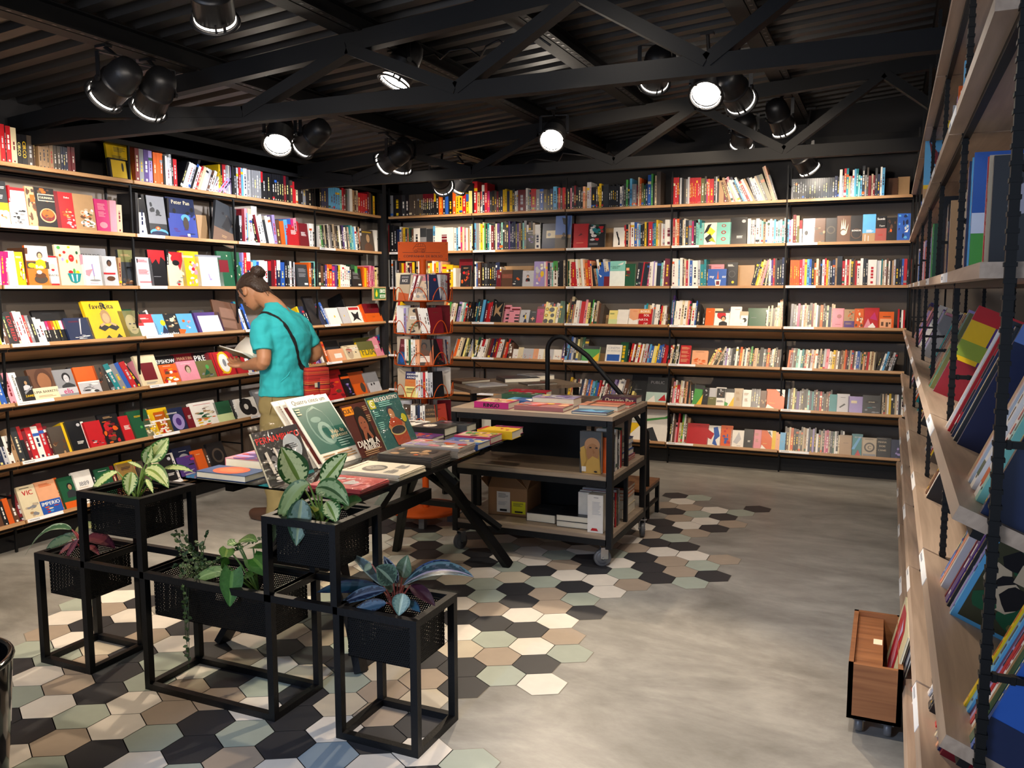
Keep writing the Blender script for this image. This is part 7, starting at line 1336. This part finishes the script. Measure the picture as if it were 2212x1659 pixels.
# ------------------------------------------------------------------ the reader: frame f (towards the shelf, -x), l (his left, -y), z up
PC = V((-3.715, 4.545, 0))
def fl(f, l, z): return V((PC.x-f, PC.y-l, z))
man = empty('person', tuple(PC), 'person in a turquoise T-shirt and khaki trousers reading a book by the left shelves', 'person')
def ellring(c, ax, ay, ra, rb, n=20, sq=2.0):
    out = []
    for k in range(n):
        t = 2*math.pi*k/n; ca, sa = math.cos(t), math.sin(t); e = 2/sq
        out.append(tuple(V(c)+V(ax)*ra*math.copysign(abs(ca)**e, ca)+V(ay)*rb*math.copysign(abs(sa)**e, sa)))
    return out
def limb(mb, pts, rad, n=14): mb.tube(pts, rad, n)
def smoothpath(pts, rad, sub=4):
    P = []; Rr = []
    for i in range(len(pts)-1):
        p0 = V(pts[max(i-1, 0)]); p1 = V(pts[i]); p2 = V(pts[i+1]); p3 = V(pts[min(i+2, len(pts)-1)])
        for s in range(sub):
            t = s/sub; P.append(.5*((2*p1)+(p2-p0)*t+(2*p0-5*p1+4*p2-p3)*t*t+(3*p1-p0-3*p2+p3)*t**3)); Rr.append(rad[i]*(1-t)+rad[i+1]*t)
    P.append(V(pts[-1])); Rr.append(rad[-1]); return P, Rr
def remesh(o, vox, it=4, f=.5):
    m = o.modifiers.new('remesh', 'REMESH'); m.mode = 'VOXEL'; m.voxel_size = vox; m.use_smooth_shade = True
    s = o.modifiers.new('smooth', 'SMOOTH'); s.iterations = it; s.factor = f
b = MB()
# head: tilted forward about 38 degrees, looking at the book
HC = fl(.225, .01, 1.545); th = R(40)
fw_ = V((-math.cos(th), 0, -math.sin(th))); upv = V((-math.sin(th), 0, math.cos(th))); sd = V((0, -1, 0))
hp = lambda a, s, u: HC + fw_*a + sd*s + upv*u     # along the gaze, his left, crown
rings = []
for (u, a, ra, rs) in ((-.118, .045, .020, .022), (-.108, .042, .040, .040), (-.085, .030, .062, .055), (-.05, .012, .080, .066), (-.01, .004, .092, .073), (.03, -.002, .098, .077), (.065, -.006, .092, .074), (.092, -.008, .072, .060), (.108, -.010, .042, .036), (.114, -.010, .015, .015)):
    rings.append(ellring(hp(a, 0, u), fw_, sd, ra, rs, 24, 2.15))
b.loft(rings)
b.loft([ellring(hp(.088, 0, .02), sd, upv, .006, .008, 10), ellring(hp(.100, 0, .0), sd, upv, .009, .012, 10), ellring(hp(.114, 0, -.022), sd, upv, .012, .012, 10), ellring(hp(.108, 0, -.034), sd, upv, .011, .006, 10)])      # nose
for s in (-1, 1):
    b.ball(hp(.002, s*.082, -.010), (.019, .012, .031)); b.ball(hp(.008, s*.084, -.026), (.012, .010, .014)); b.ball(hp(.082, s*.03, -.066+.0), (.012, .014, .006)); b.ball(hp(.083, s*.033, .018), (.010, .018, .008))
b.ball(hp(.088, 0, -.060), (.010, .022, .007)); b.ball(hp(.075, 0, -.1), (.016, .018, .014))
# neck
P, Rr = smoothpath([fl(.0, 0, 1.36), fl(.045, 0, 1.43), fl(.115, .005, 1.48), fl(.175, .008, 1.52)], [.075, .060, .056, .060]); limb(b, P, Rr, 18)
# torso inside the shirt
rings = []
for (z, f, ra, rb) in ((.80, .0, .10, .14), (.92, .0, .10, .14), (1.05, -.01, .10, .14), (1.18, -.015, .105, .155), (1.30, .0, .10, .16), (1.37, .02, .075, .12), (1.42, .035, .05, .06)): rings.append(ellring(fl(f, 0, z), (-1, 0, 0), (0, -1, 0), ra, rb, 24, 2.3))
b.loft(rings)
# arms
SL, EL, WL = fl(.01, .185, 1.315), fl(-.055, .255, 1.085), fl(.185, .165, 1.045)
SR, ER, WR = fl(.01, -.185, 1.315), fl(-.075, -.265, 1.10), fl(.16, -.13, 1.035)
for S, E_, W_ in ((SL, EL, WL), (SR, ER, WR)):
    P, Rr = smoothpath([S, S*.5+E_*.5+V((.006, 0, 0)), E_, E_*.66+W_*.34, E_*.3+W_*.7, W_], [.058, .050, .043, .044, .035, .027]); limb(b, P, Rr, 16)
def hand(W_, dirn, palm_n, thumb_side, curl, spread, L=.178):
    d = V(dirn).normalized(); n = V(palm_n).normalized(); s = d.cross(n).normalized()*thumb_side
    rings = [ellring(W_+d*.0, s, n, .026, .021, 14), ellring(W_+d*.03, s, n, .034, .018, 14), ellring(W_+d*.065, s, n, .041, .016, 14), ellring(W_+d*.09, s, n, .041, .013, 14), ellring(W_+d*.100, s, n, .038, .011, 14)]
    b.loft(rings)
    for k, (off, ln, r) in enumerate(((.030, .072, .0088), (.0105, .080, .0090), (-.009, .075, .0088), (-.028, .060, .0078))):
        p = W_+d*.092+s*off; dd = (d+s*off*spread).normalized(); c1 = curl[k]; pts = [p-dd*.02, p]; a = 0
        for j, f in enumerate((.45, .30, .25)):
            a += c1*(.6 if j == 0 else 1.0); q = (dd*math.cos(a)-n*math.sin(a)).normalized(); p = p+q*ln*f; pts.append(p)
        P, Rr = smoothpath(pts, [r*1.05, r*1.05, r, r*.92, r*.8], 3); limb(b, P, Rr, 10)
    t0 = W_+d*.028+s*.028; P, Rr = smoothpath([t0-s*.012, t0+s*.02+d*.012, t0+s*.036+d*.042-n*.004, t0+s*.034+d*.068-n*.010], [.015, .0135, .0115, .009], 3); limb(b, P, Rr, 10)
# left hand under the book (palm up), thumb over the page; right hand steadies the far page edge
hand(WL, (-.80, .30, .12), (0.1, .1, -1), 1, (.35, .35, .4, .45), 4)
hand(WR, (-.78, -.42, .10), (0.1, -.2, -1), -1, (.4, .4, .45, .5), 4)
# pelvis, legs, feet
for s in (1, -1):
    hx = fl(0, s*.09, .84); kn = fl(.03, s*.105, .47); an = fl(-.01, s*.115, .09)
    P, Rr = smoothpath([hx, hx*.5+kn*.5, kn, kn*.55+an*.45, an], [.074, .070, .055, .052, .036]); limb(b, P, Rr, 16)
    P, Rr = smoothpath([fl(-.05, s*.118, .045), fl(.03, s*.12, .045), fl(.12, s*.13, .035), fl(.18, s*.135, .028)], [.036, .038, .036, .025]); limb(b, P, Rr, 12)
body = b.build('body', 'skin', man); remesh(body, .0055, 3, .5)
# eyes closed downward gaze: lids and brows as small dark shapes
b = MB()
for s in (-1, 1):
    b.ball(hp(.0865, s*.032, .003), (.006, .013, .0035)); b.tube([hp(.085, s*.014, .020), hp(.092, s*.032, .028), hp(.080, s*.052, .020)], .0032, 6)
b.build('brow', 'hair', man)
b = MB(); b.tube([hp(.098, -.020, -.062), hp(.101, 0, -.060), hp(.098, .020, -.062)], .0028, 6, '8a4a40'); b.build('mouth', 'cover', man)
# hair: close cap combed back into a bun
b = MB(); rings = []
for (u, a, ra, rs) in ((-.03, -.066, .036, .070), (.0, -.056, .046, .079), (.034, -.016, .090, .083), (.06, -.003, .100, .081), (.088, -.004, .084, .068), (.108, -.008, .056, .046), (.122, -.010, .018, .018)):
    rings.append(ellring(hp(a, 0, u), fw_, sd, ra, rs, 28, 2.1))
b.loft(rings); b.loft([ellring(hp(-.078, 0, -.085), fw_, sd, .018, .040, 20), ellring(hp(-.072, 0, -.06), fw_, sd, .032, .060, 20), ellring(hp(-.062, 0, -.02), fw_, sd, .042, .073, 20)])
b.ball(hp(-.115, 0, .062), (.040, .044, .040)); b.ball(hp(-.088, 0, .058), (.03, .034, .03))
for k in range(5): a = k*1.25; b.tube([hp(-.115+.036*math.cos(a+j*.7), .036*math.sin(a+j*.7), .062+.030*math.sin(j*.9+k)) for j in range(5)], .010, 8)
hair = b.build('hair', 'hair', man); remesh(hair, .005, 2, .4)
b = MB(); hr = random.Random(2)
for k in range(14):
    s = hr.uniform(-.06, .06); p = hp(-.085, s, -.07+hr.uniform(-.02, .03)); b.tube([p, p+V((.02+hr.uniform(0, .02), hr.uniform(-.015, .015), -.01)), p+V((.035+hr.uniform(0, .02), hr.uniform(-.02, .02), -.035))], .0011, 5)
b.build('loose_strands', 'hair', man)
b = MB()
for s in (-1, 1): b.tube([hp(.030, s*.074, .035), hp(.028, s*.079, .0), hp(.026, s*.078, -.03)], [.012, .010, .006], 8)
b.build('sideburns', 'hair', man)
# T-shirt
b = MB(); rings = []
for (z, f, ra, rb, sq) in ((.845, -.005, .145, .188, 2.3), (.88, -.005, .143, .186, 2.3), (.96, -.01, .135, .180, 2.4), (1.06, -.02, .128, .180, 2.4), (1.16, -.03, .132, .192, 2.5), (1.25, -.025, .132, .200, 2.5), (1.32, -.005, .122, .200, 2.5), (1.375, .015, .100, .165, 2.3), (1.415, .035, .078, .105, 2.1), (1.440, .052, .068, .076, 2.0), (1.462, .068, .060, .066, 2.0)):
    rings.append(ellring(fl(f, 0, z), (-1, 0, 0), (0, -1, 0), ra, rb, 32, sq))
b.loft(rings)
for S, E_, s in ((SL, EL, 1), (SR, ER, -1)):
    d = (E_-S); P = [S-d*.12+V((0, s*.04, .01)), S, S+d*.35, S+d*.72]; b.tube(P, [.060, .078, .074, .072], 20)
sh = b.build('t_shirt', 'shirt', man); remesh(sh, .007, 5, .5)
tx = bpy.data.textures.new('folds', 'CLOUDS'); tx.noise_scale = .11; tx.noise_depth = 1
dm = sh.modifiers.new('folds', 'DISPLACE'); dm.texture = tx; dm.strength = .03; dm.mid_level = .5; dm.texture_coords = 'GLOBAL'
tx2 = bpy.data.textures.new('creases', 'CLOUDS'); tx2.noise_scale = .045; dm2 = sh.modifiers.new('creases', 'DISPLACE'); dm2.texture = tx2; dm2.strength = .011; dm2.texture_coords = 'GLOBAL'
sh.modifiers.new('s2', 'SMOOTH').iterations = 2
b = MB()
for (p, q, r_) in ((fl(-.12, .10, 1.27), fl(-.05, .20, 1.13), .008), (fl(-.13, .05, 1.05), fl(-.10, .15, .95), .008), (fl(-.135, -.02, .93), fl(-.09, .14, .98), .007), (fl(-.13, -.08, .96), fl(-.14, .04, .90), .007)):
    b.tube([V(p), (V(p)+V(q))/2+V((.004, 0, -.01)), V(q)], [.001, r_, .001], 8)
b.build('shirt_fold', 'shirt', man)
# trousers
b = MB(); rings = []
for (z, f, ra, rb) in ((.74, 0, .140, .185), (.80, -.005, .142, .182), (.86, -.005, .130, .172), (.905, -.005, .122, .165)): rings.append(ellring(fl(f, 0, z), (-1, 0, 0), (0, -1, 0), ra, rb, 32, 2.4))
b.loft(rings)
for s in (1, -1):
    rings = []
    for (z, f, l, r_) in ((.80, -.005, .088, .098), (.66, .0, .095, .098), (.47, .02, .105, .084), (.28, .0, .112, .076), (.12, -.015, .116, .072), (.055, -.01, .118, .074)): rings.append(ellring(fl(f, s*l, z), (-1, 0, 0), (0, -1, 0), r_*1.05, r_*.92, 24))
    b.loft(rings)
tr = b.build('trousers', 'khaki', man); remesh(tr, .008, 4, .5)
dm = tr.modifiers.new('folds', 'DISPLACE'); dm.texture = tx; dm.strength = .025; dm.texture_coords = 'GLOBAL'
b = MB()
for l in (.155, -.155): b.tube([fl(-.03, l*1.02, .885), fl(-.045, l*1.18, .80), fl(-.03, l*1.22, .74)], .004, 8)
b.build('pocket_seam', 'khaki', man)
# shoes
MT['shoe'] = mat('brown_shoe', '4a3226', .45, noise=.15)
for s in (1, -1):
    b = MB(); P, Rr = smoothpath([fl(-.075, s*.118, .048), fl(-.02, s*.118, .052), fl(.08, s*.125, .045), fl(.17, s*.132, .038), fl(.20, s*.134, .034)], [.038, .046, .044, .040, .026]); b.tube(P, Rr, 16)
    b.loft([ellring(fl(.06, s*.124, .004), (-1, 0, 0), (0, -1, 0), .145, .046, 24, 2.6), ellring(fl(.06, s*.124, .022), (-1, 0, 0), (0, -1, 0), .145, .046, 24, 2.6)])
    o = b.build('shoe', 'shoe', man); remesh(o, .006, 2, .4)
# ------------------------------------------------------------------ open book in his hands
bk = empty('book', tuple(fl(.31, .03, 1.085)), 'open book with white pages and an olive cover held by the reader', 'book')
M = Matrix((V((0, 1, 0)), V((-1, 0, 0)), V((0, 0, 1)))).transposed().to_4x4(); M.translation = fl(.30, .04, 1.092); M = M @ Matrix.Rotation(R(12), 4, 'X')
c = MB(); c.add([(-.14, -.105, .06), (0, -.105, 0), (0, .105, 0), (-.14, .105, .06), (-.14, -.105, .057), (0, -.105, -.003), (0, .105, -.003), (-.14, .105, .057)], [(0, 1, 2, 3), (7, 6, 5, 4), (0, 4, 5, 1), (2, 6, 7, 3), (3, 7, 4, 0)], '5a5638', 0, M)
c.add([(.12, -.105, .11), (0, -.105, 0), (0, .105, 0), (.12, .105, .11), (.12, -.105, .107), (0, -.105, -.003), (0, .105, -.003), (.12, .105, .107)], [(3, 2, 1, 0), (4, 5, 6, 7), (1, 5, 4, 0), (3, 7, 6, 2), (0, 4, 7, 3)], '5a5638', 0, M); c.build('cover', 'cover', bk)
p = MB()
for s in (-1, 1):
    n = 8; ex, ez = (.134, .06) if s < 0 else (.115, .108); top = [(s*ex*t/n, .014*math.sin(math.pi*min(1, t/n*1.15+.05))+ez*t/n+.008) for t in range(n+1)]; vs = []
    for (x, z) in top: vs += [(x, -.1, z), (x, .1, z), (x, -.1, ez*abs(x)/ex), (x, .1, ez*abs(x)/ex)]
    fs = []
    for i in range(n): a = i*4; fs += [(a, a+4, a+5, a+1), (a, a+2, a+6, a+4), (a+1, a+5, a+7, a+3)]
    fs.append((n*4, n*4+2, n*4+3, n*4+1)); p.add(vs, fs, 'f2eee4', 0, M, True)
    for k in range(9): y = .08-.018*k; p.add([(s*.02, y, .033), (s*.125, y, .042), (s*.125, y-.004, .042), (s*.02, y-.004, .033)], [(0, 1, 2, 3)], 'bcb8ac', 0, M) if False else None
p.build('page_block', 'matte', bk)
# ------------------------------------------------------------------ woven shoulder bag
bg = empty('shoulder_bag', tuple(fl(-.17, -.17, .92)), 'small red woven shoulder bag on a black strap at the reader\'s hip', 'bag')
M = Matrix((V((.42, .907, 0)), V((-.907, .42, 0)), V((0, 0, 1)))).transposed().to_4x4(); M.translation = fl(-.165, -.015, .815)
def woven():
    m = mat('red_woven_cloth', 'a8241e', .9); nt = m.node_tree; b_ = nt.nodes['Principled BSDF']; N = nt.nodes.new; L = nt.links.new
    t = N('ShaderNodeTexCoord'); sp = N('ShaderNodeSeparateXYZ'); L(t.outputs['Object'], sp.inputs[0])
    w = N('ShaderNodeTexNoise'); w.noise_dimensions = '1D'; w.inputs['Scale'].default_value = 95; L(sp.outputs[2], w.inputs['W'])
    cr = N('ShaderNodeValToRGB'); cr.color_ramp.interpolation = 'CONSTANT'; e = cr.color_ramp.elements; e[0].color = srgb('5c1218'); e[1].position = .62; e[1].color = srgb('d08a30')
    for ps, c_ in ((.40, 'a8241e'), (.50, 'bc2c24'), (.57, '8c1c20'), (.68, 'a82028')): x = e.new(ps); x.color = srgb(c_)
    L(w.outputs[0], cr.inputs[0]); L(cr.outputs[0], b_.inputs['Base Color'])
    bp = N('ShaderNodeBump'); bp.inputs['Strength'].default_value = .5; bp.inputs['Distance'].default_value = .004; L(w.outputs[0], bp.inputs['Height']); L(bp.outputs[0], b_.inputs['Normal'])
    return m
MT['woven'] = woven()
def pouch(x0, x1, y0, y1, z0, z1, nm, m, bulge=.006):
    b = MB(); rings = []
    for i in range(7):
        t = i/6; k = math.sin(math.pi*t)**.5; zz = z0+(z1-z0)*t
        rings.append([tuple(M @ V(p)) for p in ((x0-bulge*k, y0+.006, zz), (x0+.008, y0-bulge*k, zz), (x1-.008, y0-bulge*k, zz), (x1+bulge*k, y0+.006, zz), (x1+bulge*k, y1-.004, zz), (x1-.008, y1, zz), (x0+.008, y1, zz), (x0-bulge*k, y1-.004, zz))])
    b.loft(rings); return b.build(nm, m, bg)
pouch(0, .155, -.035, .012, 0, .215, 'pouch', 'woven', .008); pouch(-.002, .157, -.048, -.038, .09, .214, 'flap', 'woven', .003); pouch(.085, .152, -.066, -.046, .03, .145, 'front_pocket', 'woven', .005)
b = MB(); b.box(.045, .10, -.060, -.052, .085, .115, 'c8c0a0', 0, M); b.box(.062, .078, -.0625, -.060, .08, .12, '2c2c40', 0, M); b.build('clasp', 'matte', bg)
b = MB(); st_ = [fl(.11, .08, 1.36), fl(.05, .135, 1.405), fl(-.02, .138, 1.40), fl(-.10, .115, 1.33), fl(-.165, .075, 1.22), fl(-.178, .04, 1.12), fl(-.175, .0, 1.05), fl(-.185, -.035, 1.03)]
P, _ = smoothpath(st_, [1]*len(st_), 4)
vs = []
for i in range(len(P)):
    t = (P[min(i+1, len(P)-1)]-P[max(i-1, 0)]).normalized(); o_ = (P[i]-fl(.02, 0, P[i].z)).normalized(); s_ = t.cross(o_).normalized()
    vs += [P[i]-s_*.0125, P[i]-s_*.004, P[i]+s_*.004, P[i]+s_*.0125]
b.add(vs, [(4*i+j, 4*i+j+1, 4*i+j+5, 4*i+j+4) for i in range(len(P)-1) for j in range(3)], smooth=True)
so_ = b.build('strap', 'gloss', bg)
so_.modifiers.new('sd', 'SUBSURF').levels = 1; so_.modifiers['sd'].render_levels = 2
sw = so_.modifiers.new('wrap', 'SHRINKWRAP'); sw.target = sh; sw.wrap_method = 'NEAREST_SURFACEPOINT'; sw.wrap_mode = 'OUTSIDE_SURFACE'; sw.offset = .004
so_.modifiers.new('thick', 'SOLIDIFY').thickness = .003
MT['strapm'] = mat('black_webbing', '121214', .8, bump=.2, bscale=200)
so_.data.materials[0] = MT['strapm']
